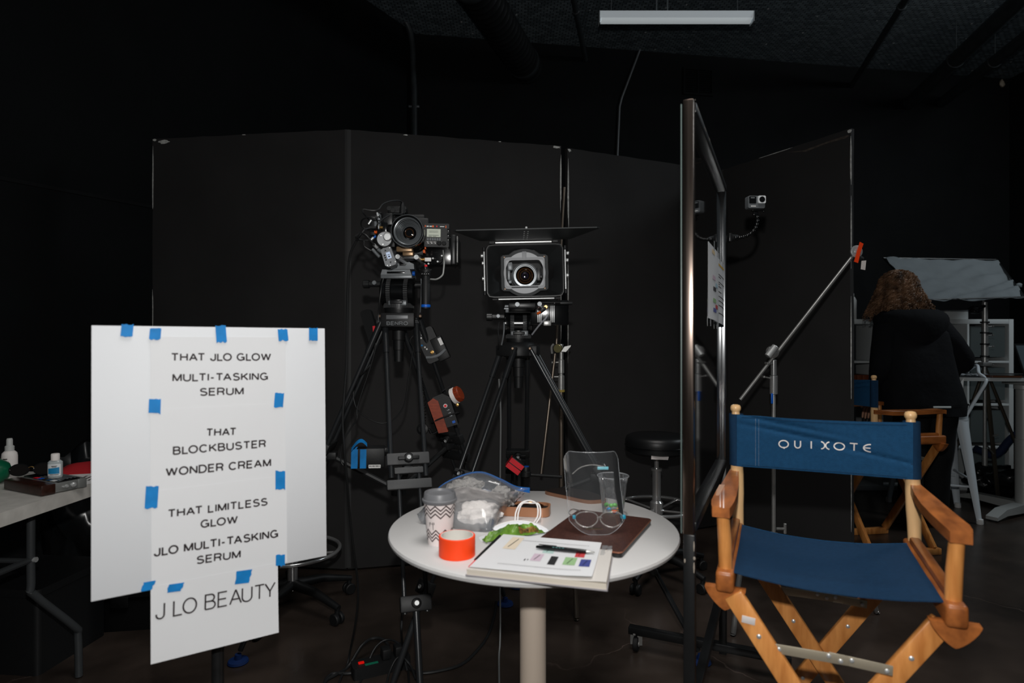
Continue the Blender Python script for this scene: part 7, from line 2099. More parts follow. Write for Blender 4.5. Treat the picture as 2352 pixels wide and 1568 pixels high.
# grey cloth flag on its stand behind
LSY = 4.62
p = W(2262, 720, LSY)
ls = thing('light_stand', 'thick chrome light stand with clamps rising behind the standing desk', 'stand', (p.x, p.y, 0))
XS, YS = p.x, p.y
zz = lambda y: W(0, y, LSY).z
mb = MB(); mb.cyl((XS, YS, zz(832)), (XS, YS, zz(694)), 0.019); mb.cyl((XS, YS, zz(830)), (XS, YS, zz(790)), 0.0235); mb.cyl((XS, YS, zz(790)), (XS, YS, zz(742)), 0.0215); mk('riser', mb, M_['steel'], ls)
for y in (742, 766, 792, 820):
    mb = MB(); mb.cyl((XS, YS, zz(y)), (XS, YS, zz(y - 4)), 0.03, None, 18, 0.001); mk('collar', mb, M_['black_metal'], ls)
for y in (750, 770, 796, 838):
    mb = MB(); knob(mb, V((XS + 0.022, YS, zz(y))), (1, -0.2, 0.05)); mk('clamp_knob', mb, M_['steel'], ls)
mb = MB(); mb.blob(T(W(2240, 711, LSY - 0.03)) @ Matrix.Diagonal((0.05, 0.035, 0.03, 1)), 3, 0.35, 2, 6); mb.cyl(W(2232, 716, LSY - 0.03), W(2266, 700, LSY), 0.014, None, 12); mk('grip_head', mb, M_['black_gloss'], ls)
mb = MB(); mb.box((XS, YS, zz(836)), (0.07, 0.06, 0.03), None, 0.006); mk('hub', mb, M_['steel'], ls)
GOLD = mat('stand_leg_steel', (112, 104, 92), 0.4, 0.8)
foot = W(2293, 1147, 4.75); foot.z = 0.03
mb = MB(); mb.box((0, 0, (V((foot.x, foot.y, 0.03)) - V((XS, YS, zz(842)))).length / 2), (0.03, 0.012, (V((foot.x, foot.y, 0.03)) - V((XS, YS, zz(842)))).length), frame((XS, YS, zz(842)), y=(0.1, 1, 0), z=V((foot.x, foot.y, 0.03)) - V((XS, YS, zz(842)))), 0.003); lg = mk('leg', mb, GOLD, ls)
mb = MB(); mb.lathe([(0.02, 0), (0.02, 0.02), (0.012, 0.03)], T(foot.x, foot.y, 0), 16); mk('foot', mb, M_['chrome'], lg)
for e in (V((XS - 0.1, YS + 0.35, 0.0)), V((XS + 0.55, YS + 0.15, 0.0))):
    mb = MB(); mb.tube([V((XS, YS, zz(842))), V((XS, YS, zz(842))).lerp(e, 0.5) + V((0, 0, 0.0)), e + V((0, 0, 0.015))], 0.012, 10); mk('leg', mb, GOLD, ls)
mb = MB(); mb.cyl((XS, YS, 0.16 + 0.2), (XS, YS, zz(842)), 0.012, None, 14); mb.cyl((XS, YS, 0.33), (XS, YS, 0.46), 0.018, None, 14, 0.002); mk('centre_pole', mb, M_['steel'], ls)
mb = MB(); mb.tube([W(2281, 1001, LSY), W(2292, 998, LSY)], 0.008, 8); mb.tube([V((XS, YS, 0.5)), V((XS, YS, 0.5)).lerp(V((foot.x, foot.y, 0.35)), 0.7)], 0.006, 8); mk('leg_brace', mb, M_['steel'], ls)
# cloth
fg = thing('diffusion_flag', 'tilted grey cloth flag held above the person by the chrome stand', 'flag', W(2190, 640, 4.9))
c00 = W(2030, 594, 5.35); c10 = W(2291, 598, 5.35); c01 = W(2122, 691, 4.55); c11 = W(2356, 684, 4.55)
def clf(u, v):
    p = c00.lerp(c10, u).lerp(c01.lerp(c11, u), v)
    n_ = 0.03 * noise.noise(V((u * 5 + v * 2, v * 7 + u * 3, 3))) + 0.018 * max(0, 1 - abs((v - 0.2 - 0.9 * (u - 0.1)) / 0.06)) * (1 if u < 0.6 else 0) + 0.008 * math.sin(v * 26 + 8 * u * v) * (u ** 3) + 0.012 * math.sin(u * 9 + v * 7) * (1 - u) ** 2 + 0.005 * noise.noise(V((u * 17, v * 12, 5)))
    return p + V((0, 0.3, 0.95)) * n_ - V((0, 0, 0.045 * math.sin(PI * u) * math.sin(PI * v)))
CLM = mat('grey_cloth', (118, 124, 127), 0.8, 0, 0.2, bump=0.15, bscale=80, var=0.04)
mb = MB(); mb.grid(clf, 44, 28, 0.002); cl_ = mk('cloth', mb, CLM, fg)
mb = MB()
for pts in ([c00, c10], [c10, c11], [c11, c01], [c01, c00]): mb.cyl(pts[0] + V((0, 0.01, 0.008)), pts[1] + V((0, 0.01, 0.008)), 0.006, None, 8)
mk('wire_frame', mb, M_['black_metal'], fg)
mb = MB(); mb.cyl(V((XS, YS, zz(698))), clf(0.6, 0.95) + V((0, 0.01, 0.0)), 0.007, None, 8); mk('holder_rod', mb, M_['steel'], fg)
mb = MB(); mb.blob(T(clf(1, 0.68) + V((0.02, 0, 0))) @ Matrix.Diagonal((0.03, 0.015, 0.02, 1)), 2, 0.3, 2, 3); mk('corner_knot', mb, CLM, fg)
# dark junk on the floor under the desk
for k, (x, y, s_, lab) in enumerate(((3.9, 4.95, (0.2, 0.16, 0.14), 'crumpled black bag on the floor behind the desk column'), (3.35, 5.02, (0.16, 0.1, 0.12), 'shiny dark bag on the floor behind the white metal stool'))):
    mb = MB(); mb.blob(T(x, y, s_[2]) @ Matrix.Diagonal((s_[0], s_[1], s_[2], 1)), 4, 0.3, 2.2, 21 + k)
    for v in mb.bm.verts: v.co.z = max(v.co.z, 0.0)
    mk('floor_bag', mb, BAGM, label=lab, cat='bag', sharp=60)
mb = MB(); mb.tube([W(2352, 985, 5.0), W(2320, 1010, 5.0), W(2285, 1045, 5.0), W(2240, 1030, 5.02)], 0.03, 10, smooth=6)
o_ = mk('blue_strap', mb, mat('strap_navy', (24, 40, 72), 0.7), label='thick navy strap hanging behind the desk column', cat='strap')

# ------------------------------------------------------------------ the person, seen from behind
def skin_mesh(name, joints, edges, m, parent, sub=2, root=0):
    me = bpy.data.meshes.new(name)
    o = bpy.data.objects.new(name, me)
    P = WM[parent.name].inverted()
    me.from_pydata([P @ V(j[0]) for j in joints], edges, [])
    me.materials.append(m)
    COL.objects.link(o); o.parent = parent
    WM[o.name] = WM[parent.name]
    md = o.modifiers.new('skin', 'SKIN'); md.use_smooth_shade = True
    for i, j in enumerate(joints):
        sv = me.skin_vertices[0].data[i]
        r = j[1]
        sv.radius = (r, r) if not isinstance(r, tuple) else r
        sv.use_root = (i == root)
    sb_ = o.modifiers.new('subsurf', 'SUBSURF'); sb_.levels = sub; sb_.render_levels = sub
    # bake to a plain mesh so that the body is one clean surface
    dg = bpy.context.evaluated_depsgraph_get()
    ev = bpy.data.meshes.new_from_object(o.evaluated_get(dg))
    o.modifiers.clear()
    o.data = ev
    for p in ev.polygons: p.use_smooth = True
    bpy.data.meshes.remove(me)
    return o


PY = 4.12
def B(px, py, dy=0.0): return W(px, py, PY + dy)
per_ = thing('person', 'person with long curly brown hair in a black hoodie, seen from behind', 'person', (B(2140, 0).x, PY, 0))
SKIN = mat('skin', (196, 150, 124), 0.5, 0, 0.4)
pel = V((B(2125, 0).x, PY, 0.90))
che = V((B(2108, 0).x, PY + 0.05, 1.24)); nk = V((B(2095, 0).x, PY + 0.10, 1.46)); hd_ = V((B(2094, 0).x, PY + 0.15, 1.60))
shl = che + V((-0.185, 0, 0.13)); shr = che + V((0.185, 0.02, 0.12))
ell = V((shl.x - 0.05, PY + 0.02, 1.09)); wrl = V((ell.x + 0.02, PY + 0.16, 0.88)); 
elr = V((B(2222, 0).x, PY + 0.05, 1.14)); wrr = V((B(2212, 0).x, PY + 0.14, 1.03))
hl = pel + V((-0.09, 0, -0.03)); hr = pel + V((0.09, 0, -0.03))
kl = V((hl.x + 0.0, PY - 0.0, 0.48)); kr = V((hr.x + 0.02, PY + 0.03, 0.48))
al = V((kl.x, PY + 0.03, 0.09)); ar = V((kr.x + 0.02, PY + 0.09, 0.09))
J = [(pel, 0.13), (pel.lerp(che, 0.5), 0.115), (che, 0.125), (nk, 0.052), (hd_ + V((0, 0, -0.05)), 0.068), (hd_ + V((0, 0.01, 0.06)), 0.085), (hd_ + V((0, 0, 0.11)), 0.055),
     (shl, 0.06), (ell, 0.042), (wrl, 0.028), (shr, 0.06), (elr, 0.042), (wrr, 0.028), (hl, 0.085), (kl, 0.056), (al, 0.04), (al + V((0, 0.13, -0.045)), 0.032), (hr, 0.085), (kr, 0.056), (ar, 0.04), (ar + V((0, 0.13, -0.045)), 0.032),
     (hd_ + V((0, 0.1, -0.005)), 0.02)]
E_ = [(0, 1), (1, 2), (2, 3), (3, 4), (4, 5), (5, 6), (2, 7), (7, 8), (8, 9), (2, 10), (10, 11), (11, 12), (0, 13), (13, 14), (14, 15), (15, 16), (0, 17), (17, 18), (18, 19), (19, 20), (5, 21)]
hands = []
for (wr, el, base, side) in ((wrl, ell, 9, 1), (wrr, elr, 12, -1)):
    d = (wr - el).normalized(); s_ = d.cross(V((0, 0, 1))).normalized() * side; dn_ = V((0, 0, -1))
    pm_ = wr + d * 0.05
    i0 = len(J); J.append((pm_, (0.034, 0.016))); E_.append((base, i0))
    for k, (off, L) in enumerate(((-0.03, 0.072), (-0.01, 0.082), (0.01, 0.078), (0.028, 0.062))):
        k0 = wr + d * 0.09 + s_ * off; a = len(J)
        J.append((k0, 0.0095)); J.append((k0 + d * L * 0.5 + dn_ * 0.012, 0.0085)); J.append((k0 + d * L * 0.8 + dn_ * 0.035, 0.007))
        E_ += [(i0, a), (a, a + 1), (a + 1, a + 2)]
    a = len(J); J.append((wr + d * 0.04 - s_ * 0.04 + dn_ * 0.01, 0.0105)); J.append((wr + d * 0.075 - s_ * 0.055 + dn_ * 0.02, 0.009)); E_ += [(i0, a), (a, a + 1)]
body_ = skin_mesh('body', J, E_, SKIN, per_)
FAB = mat('hoodie_black', (21, 22, 25), 0.9, 0, 0.2, bump=0.4, bscale=25, var=0.12, vscale=6)
TRO = mat('trousers_black', (25, 26, 27), 0.85, 0, 0.2, bump=0.3, bscale=20)
# hoodie: a loose tapering coat body plus two sleeves and a hood
def ring_body(rows, nu=48, wr=0.012, seed=1):
    """rows: (centre, half width, half depth)"""
    def f(u, v):
        i = v * (len(rows) - 1); k = min(int(i), len(rows) - 2); t_ = i - k
        t_ = t_ * t_ * (3 - 2 * t_)
        c = rows[k][0].lerp(rows[k + 1][0], t_); w = rows[k][1] + (rows[k + 1][1] - rows[k][1]) * t_; d = rows[k][2] + (rows[k + 1][2] - rows[k][2]) * t_
        a = 2 * PI * u
        n_ = 2.6
        ca, sa = math.cos(a), math.sin(a)
        r = 1.0 / (abs(ca) ** n_ + abs(sa) ** n_) ** (1 / n_)
        ww = wr * (noise.noise(V((ca * 2.2, sa * 2.2, v * 5 + seed))) + 0.5 * noise.noise(V((ca * 5, sa * 5, v * 7 + seed))))
        return c + V(((w * r + ww) * ca, (d * r + ww) * sa, 0))
    return f
rows = [(V((che.x + 0.05, PY + 0.02, 0.775)), 0.255, 0.165), (V((che.x + 0.045, PY + 0.02, 0.84)), 0.265, 0.17), (V((che.x + 0.02, PY + 0.03, 1.0)), 0.25, 0.165), (V((che.x, PY + 0.05, 1.2)), 0.24, 0.155), (V((che.x - 0.01, PY + 0.065, 1.33)), 0.235, 0.14), (V((che.x - 0.01, PY + 0.08, 1.40)), 0.17, 0.115), (V((nk.x, PY + 0.09, 1.45)), 0.1, 0.095), (V((nk.x, PY + 0.1, 1.475)), 0.075, 0.08)]
mb = MB(); mb.grid(ring_body(rows), 56, 40); hood = mk('hoodie', mb, FAB, per_, sharp=80)
md = hood.modifiers.new('solidify', 'SOLIDIFY'); md.thickness = 0.006; md.offset = -1
def sleeve(a, e, w, r0, r1, r2, seed):
    pts = spline([a, a.lerp(e, 0.5) + V((0, -0.01, 0)), e, e.lerp(w, 0.55), w], 8)
    mb = MB(); mb.tube(pts, [r0, r0 * 0.95, r1 * 1.1, r1, r1 * 0.95, r2, r2 * 1.05, r2 * 0.8], 18)
    for v in mb.bm.verts:
        v.co += V((1, 1, 1)) * 0.0 + v.co.normalized() * 0.0
        q = noise.noise_vector(v.co * 9 + V((seed, 0, 0))) * 0.008
        v.co += q
    mk('sleeve', mb, FAB, hood, sharp=80)
sleeve(shl + V((0.01, 0, 0.0)), ell, wrl, 0.088, 0.075, 0.05, 1)
sleeve(shr + V((-0.01, 0, 0.0)), elr, wrr, 0.088, 0.078, 0.052, 5)
# hood lying on the shoulders
def hoodf(u, v):
    a = PI * 1.15 + (u - 0.5) * PI * 1.5 + PI * 0.35
    a = -PI / 2 + (u - 0.5) * PI * 1.5
    R = 0.13 + 0.05 * math.sin(PI * v); z = 1.475 - 0.17 * v + 0.035 * math.sin(PI * v)
    dr_ = 0.75 + 0.25 * math.cos((u - 0.5) * PI)
    q = V((nk.x + 0.03 + R * 1.25 * math.cos(a), PY + 0.07 + (R * 0.98 * dr_ + 0.02 * v) * math.sin(a), z - 0.05 * (1 - abs(2 * u - 1)) * v))
    return q + noise.noise_vector(q * 11) * 0.006
mb = MB(); mb.grid(hoodf, 36, 14, 0.012); mk('hood', mb, FAB, hood, sharp=80)
mb = MB()
q0 = B(2143, 934, -0.165); mb.box(q0 + V((0.06, 0.0, -0.002)), (0.115, 0.004, 0.012), None, 0.001); mk('reflective_strip', mb, mat('reflective_white', (228, 236, 236), 0.3, emit=(228, 240, 240), estr=0.0), hood, label='white reflective strip at the hem')
for s_, h, k, a, seed in ((-1, hl, kl, al, 2), (1, hr, kr, ar, 6)):
    pts = spline([h + V((0, 0, 0.06)), h.lerp(k, 0.5), k, k.lerp(a, 0.5), a + V((0, 0, -0.035))], 8)
    mb = MB(); mb.tube(pts, [0.118, 0.112, 0.1, 0.085, 0.078, 0.074, 0.072, 0.074], 20)
    for v in mb.bm.verts: v.co += noise.noise_vector(v.co * 8 + V((seed, 0, 0))) * 0.009
    mk('trouser_leg', mb, TRO, per_, sharp=80)
    mb = MB(); mb.blob(T(a.x, a.y + 0.06, 0.05) @ Matrix.Diagonal((0.052, 0.14, 0.06, 1)), 3)
    for v in mb.bm.verts: v.co.z = max(v.co.z, 0.002)
    mk('shoe', mb, M_['black_plastic'], per_, sharp=60)
# curly hair: a cap plus many corkscrew locks
HM = mat('hair_brown', (124, 92, 68), 0.55, 0, 0.3, var=0.5, vscale=16, c2=(66, 47, 36))
HD = mat('hair_dark', (52, 35, 26), 0.6, 0, 0.4)
hc = hd_ + V((0.0, -0.005, 0.045))
mb = MB(); mb.blob(T(hc) @ Matrix.Diagonal((0.103, 0.112, 0.106, 1)), 4, 0.04, 2.5, 3)
mb.blob(T(hc + V((0.005, -0.03, -0.1))) @ Matrix.Diagonal((0.14, 0.09, 0.11, 1)), 4, 0.12, 2.5, 8)
hair = mk('hair', mb, HD, per_, sharp=80)
rnd = random.Random(5)
mb = MB()
for i in range(380):
    th = rnd.uniform(-PI * 1.15, PI * 0.15); ph0 = rnd.uniform(0.0, 1.35) ** 1.0
    L = rnd.uniform(0.26, 0.36) * (1.1 if math.cos(th) < 0 else 1.0) - 0.06 * ph0
    fl_ = rnd.uniform(0.35, 1.0); R = rnd.uniform(0.114, 0.128)
    cr = rnd.uniform(0.005, 0.012); fr = rnd.uniform(22, 34); p0 = rnd.uniform(0, 6.28)
    n_ = 44
    out = V((math.cos(th), math.sin(th) * 0.9, 0)); tn_ = V((-math.sin(th), math.cos(th), 0))
    pts = []
    for k in range(n_):
        s_ = L * k / (n_ - 1)
        arcL = max(0.0, (1.5 - ph0) * R)
        if s_ < arcL:
            ph = ph0 + s_ / R
            p = hc + out * (R * math.sin(ph)) + V((0, 0, R * math.cos(ph)))
        else:
            e_ = s_ - arcL
            p = hc + out * (R * math.sin(1.5) + (0.42 if math.cos(th) < 0 else 0.55) * fl_ * e_ * (0.5 + 0.6 * abs(math.cos(th)))) + V((0, 0, R * math.cos(1.5) - e_ * 0.9))
        q = cr * min(1, k / 9)
        a = p0 + fr * s_ * 2 * PI / 1.0 * 1.0
        p += tn_ * (q * math.cos(a)) + out * (q * math.sin(a)) + V((0, 0, 0.3 * q * math.sin(a)))
        if p.z < 1.42: p.z = 1.42 + (p.z - 1.42) * 0.35
        pts.append(p)
    mb.tube(pts, [0.0024, 0.0042, 0.004, 0.0015], 4)
mk('curls', mb, HM, hair, sharp=80)
# sheet of paper in the right hand
mb = MB(); a = W(2223, 868, 4.1); b = W(2197, 893, 4.1); c = W(2211, 908, 4.11)
mb.prism([(0, 0), (0.006, 0.115), (-0.085, 0.03)], 0.001, frame(c, x=(1, 0.2, 0), y=(0.1, 0.0, 1))); mk('paper_leaf', mb, M_['label_white'], label='white paper leaf in the hand of the person', cat='paper')

# ------------------------------------------------------------------ cables, power strip and things hung on the left tripod
def cab(label, pts, r=0.0035, m=None, sm=8, name='cable'):
    mb = MB(); mb.tube(pts, r, 8, smooth=sm); return mk(name, mb, m or CABLE, label=label, cat='cable')
def fl(px, py): return onz(px, py, 0.006)
cab('long black cable hanging from the left camera rig past its tripod to the floor', [W(832, 532, 2.26), W(815, 560, 2.28), W(803, 590, 2.3), W(799, 650, 2.32), W(797, 740, 2.33), W(796, 830, 2.33), W(791, 900, 2.3), W(787, 960, 2.26), W(790, 1020, 2.24), W(797, 1100, 2.25), W(803, 1180, 2.28), W(812, 1260, 2.3), W(821, 1330, 2.33), W(822, 1380, 2.34), W(815, 1440, 2.36), W(805, 1490, 2.4), fl(798, 1525), fl(785, 1552), fl(770, 1590)], 0.0042)
cab('thin black cable drooping between the legs of the left tripod', [W(948, 805, 2.5), W(938, 870, 2.5), W(928, 930, 2.5), W(905, 962, 2.49), W(880, 972, 2.48), W(855, 966, 2.47), W(830, 950, 2.46), W(818, 935, 2.45), W(812, 905, 2.45), W(822, 870, 2.45), W(842, 848, 2.44), W(858, 820, 2.44), W(862, 760, 2.43)], 0.0028)
cab('thin cable running down the left leg of the left tripod', [W(858, 770, 2.42), W(860, 810, 2.42), W(822, 930, 2.42), W(820, 960, 2.41), W(808, 980, 2.41), W(790, 1010, 2.4), W(783, 1035, 2.4), W(783, 1058, 2.4), W(788, 1068, 2.4)], 0.003)
cab('pale cable hanging straight down behind the round table column', [W(1146, 870, 2.62), W(1150, 950, 2.62), W(1149, 1080, 2.62), W(1148, 1300, 2.62), W(1149, 1420, 2.6), V((W(1148, 1480, 2.5).x, 2.52, 0.02)), fl(1146, 1510), fl(1147, 1600)], 0.0036, mat('cable_pale', (120, 122, 122), 0.5))
cab('black cable curving over the floor towards the left tripod', [fl(1140, 1382), fl(1136, 1410), fl(1120, 1460), fl(1090, 1500), fl(1060, 1525), fl(1020, 1538), fl(965, 1545), fl(930, 1530)], 0.006)
cab('black cable hanging beside the front leg of the left tripod', [W(927, 1360, 2.2), W(923, 1420, 2.2), W(922, 1455, 2.2), fl(928, 1500), fl(936, 1530), fl(940, 1575)], 0.0045)
cab('thick black cable looping over the power strip on the floor', [fl(742, 1575), fl(752, 1560), fl(775, 1547), fl(800, 1530), fl(830, 1512) + V((0, 0, 0.05)), fl(855, 1500) + V((0, 0, 0.06)), fl(880, 1502) + V((0, 0, 0.06)), fl(893, 1512) + V((0, 0, 0.05))], 0.006)
cab('black cable trailing left from the power strip', [fl(838, 1540), fl(800, 1546), fl(770, 1546), fl(755, 1552), fl(745, 1568), fl(744, 1600)], 0.006)
cab('thin black cable arched above the power strip', [fl(820, 1580), fl(835, 1550), fl(860, 1525) + V((0, 0, 0.06)), fl(890, 1515) + V((0, 0, 0.08)), fl(920, 1525) + V((0, 0, 0.07)), fl(935, 1540)], 0.0045)
cab('thin grey cable arched in front of the power strip', [fl(884, 1590), fl(895, 1560) + V((0, 0, 0.03)), fl(915, 1545) + V((0, 0, 0.06)), fl(940, 1542) + V((0, 0, 0.03)), fl(955, 1560)], 0.004)
q = fl(868, 1552)
ps_ = thing('power_strip', 'black power strip with a red lit switch among the floor cables', 'power strip', (q.x, q.y + 0.05, 0), 0.45)
mb = MB(); mb.prism(rrect(0.22, 0.07, 0.01), 0.045, None, 0.0, 0.005); mk('casing', mb, M_['black_plastic'], ps_, local=True)
mb = MB(); mb.box((-0.075, 0, 0.047), (0.022, 0.014, 0.006), None, 0.002); mk('switch', mb, mat('switch_red', (200, 20, 12), 0.3, emit=(255, 20, 10), estr=0.25), ps_, local=True)
mb = MB(); mb.box((-0.04, -0.02, 0.046), (0.05, 0.012, 0.002)); mk('green_label', mb, mat('strip_green', (20, 110, 84), 0.4), ps_, local=True)
for k in range(2):
    mb = MB(); mb.box((0.02 + k * 0.05, 0, 0.065), (0.035, 0.045, 0.04), None, 0.006); mk('plug', mb, M_['black_plastic'], ps_, local=True)
# blue taped box on an arm at the left tripod
DB = 2.2
q = W(838, 1052, DB)
bb = thing('battery_box', 'black box wrapped with two blue tape strips hung on the left tripod', 'box', q)
BF_ = frame(q, x=(0.97, 0.18, -0.02), y=(0.06, 0, 1))
mb = MB(); mb.box((0.02, -0.0, -0.035), (0.1, 0.07, 0.07), BF_, 0.004); mk('box_body', mb, M_['black_plastic'], bb)
for x0, x1 in ((-0.053, -0.03), (-0.022, 0.0)):
    mb = MB(); cx_ = (x0 + x1) / 2 + 0.005
    mb.box((cx_, -0.002, 0.0008), (x1 - x0, 0.069, 0.0014), BF_); mb.box((cx_ + 0.002, -0.002, -0.036), (x1 - x0, 0.074, 0.0014), BF_); mk('tape_strip', mb, M_['blue_tape'], bb)
mb = MB(); mb.grid(lambda u, v: BF_ @ V((-0.05 + 0.055 * v + 0.004 * u, 0.032 + 0.032 * math.sin(v * 2.6) , -0.035 + 0.07 * u)) , 8, 10, 0.0006); mk('tape_wrap', mb, M_['blue_tape'], bb)
mb = MB(); mb.box((0.035, -0.03, 0.001), (0.042, 0.012, 0.001), BF_); mb2 = mk('label', mb, M_['label_white'], bb)
mb = MB()
for i in range(9): mb.box((0.018 + i * 0.0042, -0.029, 0.0018), (0.002 if i % 3 else 0.003, 0.006, 0.0004), BF_)
mk('label_print', mb, M_['ink'], mb2)
mb = MB(); mb.tube([W(858, 1045, DB + 0.02), W(880, 1040, DB + 0.06), W(898, 1035, 2.28)], 0.011, 10); mb.blob(T(W(884, 1036, DB + 0.05)) @ Matrix.Diagonal((0.022, 0.02, 0.018, 1)), 2, 0.3, 2, 2); mk('arm', mb, M_['black_metal'], bb)
# wooden-cheeked wireless hand unit on the right leg
HU = frame(W(1019, 940, 2.46), x=(0.93, 0, 0.36), y=(-0.36, 0, 0.93))
hu = thing('wireless_hand_unit', 'hand controller with brown wooden cheek and white dial strapped to the left tripod', 'controller', W(1019, 975, 2.46))
mb = MB(); mb.prism([(-0.035, -0.07), (0.035, -0.075), (0.042, 0.04), (0.02, 0.062), (-0.02, 0.062), (-0.04, 0.045)], 0.045, HU, -0.03, 0.004); mk('unit_body', mb, M_['black_plastic'], hu)
mb = MB(); mb.prism([(-0.05, -0.08), (-0.012, -0.088), (-0.006, 0.04), (-0.02, 0.058), (-0.047, 0.05)], 0.03, HU, -0.006, 0.005); mk('wooden_cheek', mb, M_['wood_orange'], hu)
DI = HU @ T(0.052, 0.034, -0.01) @ frame((0, 0, 0), y=(0, 1, 0), z=(1, 0.1, 0.25))
mb = MB(); mb.lathe([(0.032, 0), (0.034, 0.002), (0.034, 0.016), (0.03, 0.018)], DI, 32); dl = mk('dial_ring', mb, M_['print_white'], hu)
prof = [(0.031, 0.018), (0.031, 0.034), (0.027, 0.038), (0, 0.038)]
mb = MB(); mb.lathe(prof, DI, 32)
for i in range(20): mb.box((0.031, 0, 0.026), (0.003, 0.005, 0.014), DI @ RZ(2 * PI * i / 20))
mk('dial_knob', mb, M_['wood_orange'], dl)
mb = MB(); mb.lathe([(0.008, 0), (0.008, 0.003), (0, 0.003)], HU @ T(0.014, 0.012, 0.015), 16); rb_ = mk('record_button', mb, M_['label_white'], hu)
mb = MB(); mb.lathe([(0.0055, 0.003), (0.0055, 0.0045), (0, 0.0045)], HU @ T(0.014, 0.012, 0.015), 14); mk('red_centre', mb, M_['red'], rb_)
for k in range(3): mb = MB(); mb.box((0.018 + k * 0.001, -0.008 - k * 0.013, 0.0155), (0.012, 0.004, 0.002), HU, 0.001); mk('button', mb, M_['gunmetal'], hu)
mb = MB(); mb.box((0.022, -0.06, 0.0155), (0.012, 0.01, 0.001), HU); mk('blue_sticker', mb, M_['blue'], hu)
mb = MB(); mb.lathe([(0.006, 0), (0.006, 0.01), (0, 0.011)], HU @ T(0.06, -0.002, 0.01), 12); mk('brass_screw', mb, M_['brass'], hu)
mb = MB(); mb.tube([HU @ V((0.06 * math.cos(a) - 0.005, -0.035 + 0.008 * math.sin(a), 0.03 * math.sin(a))) for a in [2 * PI * i / 24 for i in range(24)]], 0.0032, 6, closed=True); mk('strap', mb, M_['rubber'], hu)
mb = MB(); mb.tube([HU @ V((0.02, 0.07, 0)), W(1030, 888, 2.47), W(1037, 883, 2.47), W(1036, 895, 2.48)], 0.002, 6, smooth=6); mk('antenna_wire', mb, CABLE, hu)
# receiver pack higher on that leg
RF_ = frame(W(988, 792, 2.47), x=(0.9, 0, 0.42), y=(-0.42, 0, 0.9))
rc = thing('receiver_pack', 'black receiver pack with brass screw strapped high on the right leg of the left tripod', 'receiver', W(988, 830, 2.47))
mb = MB(); mb.prism(rrect(0.075, 0.14, 0.012), 0.035, RF_, -0.03, 0.004); mb.box((0.03, -0.03, -0.01), (0.05, 0.1, 0.035), RF_, 0.006); mk('pack_body', mb, M_['black_plastic'], rc)
mb = MB(); mb.lathe([(0.008, 0), (0.008, 0.006), (0.004, 0.007), (0.004, 0.016), (0, 0.016)], RF_ @ T(-0.005, -0.03, 0.004), 14); mk('brass_screw', mb, M_['brass'], rc)
for x, y, m in ((-0.02, 0.04, 'steel'), (-0.03, 0.012, 'blue_tape'), (-0.022, 0.0, 'steel'), (-0.012, 0.05, 'gunmetal'), (-0.018, -0.01, 'steel')):
    mb = MB(); mb.lathe([(0.0035, 0), (0.0035, 0.004), (0, 0.004)], RF_ @ T(x, y, 0.005), 10); mk('port', mb, M_[m], rc)
mb = MB(); mb.tube([RF_ @ V((-0.035 + 0.085 * i / 8, -0.04 - 0.012 * math.sin(i / 8 * 3), 0.008)) for i in range(9)], 0.006, 8); mk('strap', mb, M_['gunmetal'], rc)
mb = MB(); mb.box((0.045, -0.005, 0.0085), (0.014, 0.03, 0.001), RF_); mk('label', mb, M_['label_white'], rc)
mb = MB(); mb.tube([RF_ @ V((-0.03, 0.05, 0)), W(950, 770, 2.45), W(942, 782, 2.45), W(948, 796, 2.46)], 0.002, 6, smooth=6); mk('cable', mb, CABLE, rc)
# black pouch with a red pull on the left side
q = W(858, 745, 2.5)
po = thing('padded_sleeve', 'black padded sleeve with a red tab hanging at the left top of the left tripod', 'sleeve', q)
SF_ = frame(W(852, 752, 2.5), x=(0.95, 0, 0.3), y=(-0.22, 0, 1))
mb = MB(); mb.prism(rrect(0.045, 0.15, 0.015), 0.035, SF_, -0.02, 0.008); mk('sleeve_body', mb, M_['black_matte'], po)
mb = MB(); mb.prism([(0.0, -0.052), (0.014, -0.05), (0.022, 0.0), (0.012, 0.002)], 0.004, SF_, 0.0155); mk('red_tab', mb, M_['red'], po)
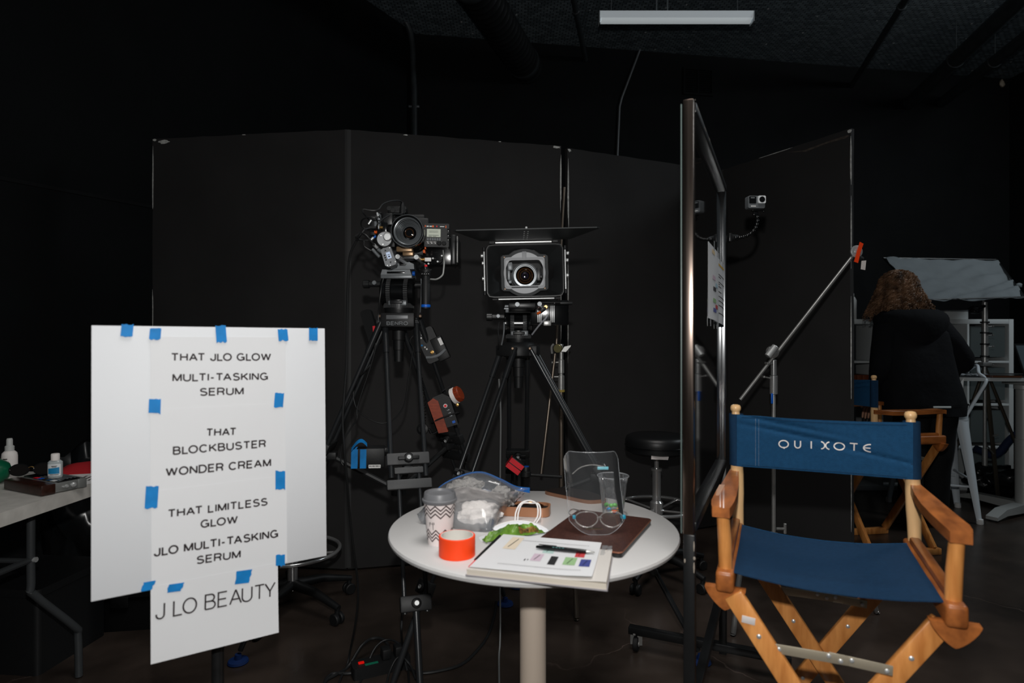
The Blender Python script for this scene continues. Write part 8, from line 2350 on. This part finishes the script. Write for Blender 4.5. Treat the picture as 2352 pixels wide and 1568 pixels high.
# coil cord
pts = []
base_ = spline([W(964, 852, 2.5), W(972, 900, 2.5), W(975, 950, 2.5), W(972, 985, 2.5), W(985, 985, 2.5), W(992, 995, 2.49), W(1005, 990, 2.49), W(1012, 982, 2.49)], 60)
for i, p in enumerate(base_):
    a = i * 0.62
    pts.append(p + V((0.0065 * math.cos(a), 0.0065 * math.sin(a), 0.0)))
mb = MB(); mb.tube(pts, 0.0016, 5); mk('coil_cord', mb, CABLE, label='coiled black cord hanging from the right leg of the left tripod', cat='cord', sharp=80)
mb = MB(); mb.lathe([(0.02, 0), (0.024, 0.005), (0.024, 0.012), (0.014, 0.016), (0.012, 0.022), (0, 0.022)], axis(W(972, 985, 2.48), (-0.2, -1, 0.1)), 24); mk('hanging_plug', mb, M_['black_plastic'], label='round black plug hanging on the coiled cord', cat='plug')
# red taped box and the spreader knob on the right tripod
q = W(1183, 1068, 2.46)
rb2 = thing('red_taped_box', 'small black box with red tape hung below the right tripod', 'box', q)
XF = frame(q, x=(0.8, 0, -0.6), y=(0.6, 0.0, 0.8))
mb = MB(); mb.box((0, 0, 0.0), (0.06, 0.05, 0.05), XF, 0.003); mk('box_body', mb, M_['black_plastic'], rb2)
for y in (-0.013, 0.012):
    mb = MB(); mb.box((0, 0.0255, 0.0), (0.061, 0.002, 0.0), XF) if False else mb.box((-0.0305, y * 0.95, 0), (0.0012, 0.02, 0.052), XF); mb.box((0.0, y * 0.95, 0.0256), (0.06, 0.02, 0.0012), XF); mk('red_tape_strip', mb, M_['red'], rb2)
mb = MB(); mb.tube([q + V((0.02, 0, -0.03)), W(1200, 1090, 2.46)], 0.006, 8); mk('hook', mb, M_['black_metal'], rb2)
q = W(1208, 1090, 2.45)
cl = thing('clamp_rod', 'black clamp with a blue-topped knob on a rod below the right tripod', 'clamp', q)
mb = MB(); mb.lathe([(0.014, -0.01), (0.021, -0.005), (0.021, 0.012), (0.016, 0.016)], T(q), 20); mb.cyl(q + V((0.018, 0, 0)), W(1290, 1095, 2.47), 0.0065, None, 10); mk('clamp_body', mb, M_['black_metal'], cl)
mb = MB(); mb.lathe([(0.0155, 0.014), (0.0155, 0.03), (0.014, 0.033), (0, 0.033)], T(q), 24); kn = mk('knob', mb, M_['black_plastic'], cl)
mb = MB(); mb.lathe([(0.0125, 0.0325), (0.0125, 0.0345), (0, 0.0345)], T(q), 20); mk('blue_cap', mb, M_['blue'], kn)
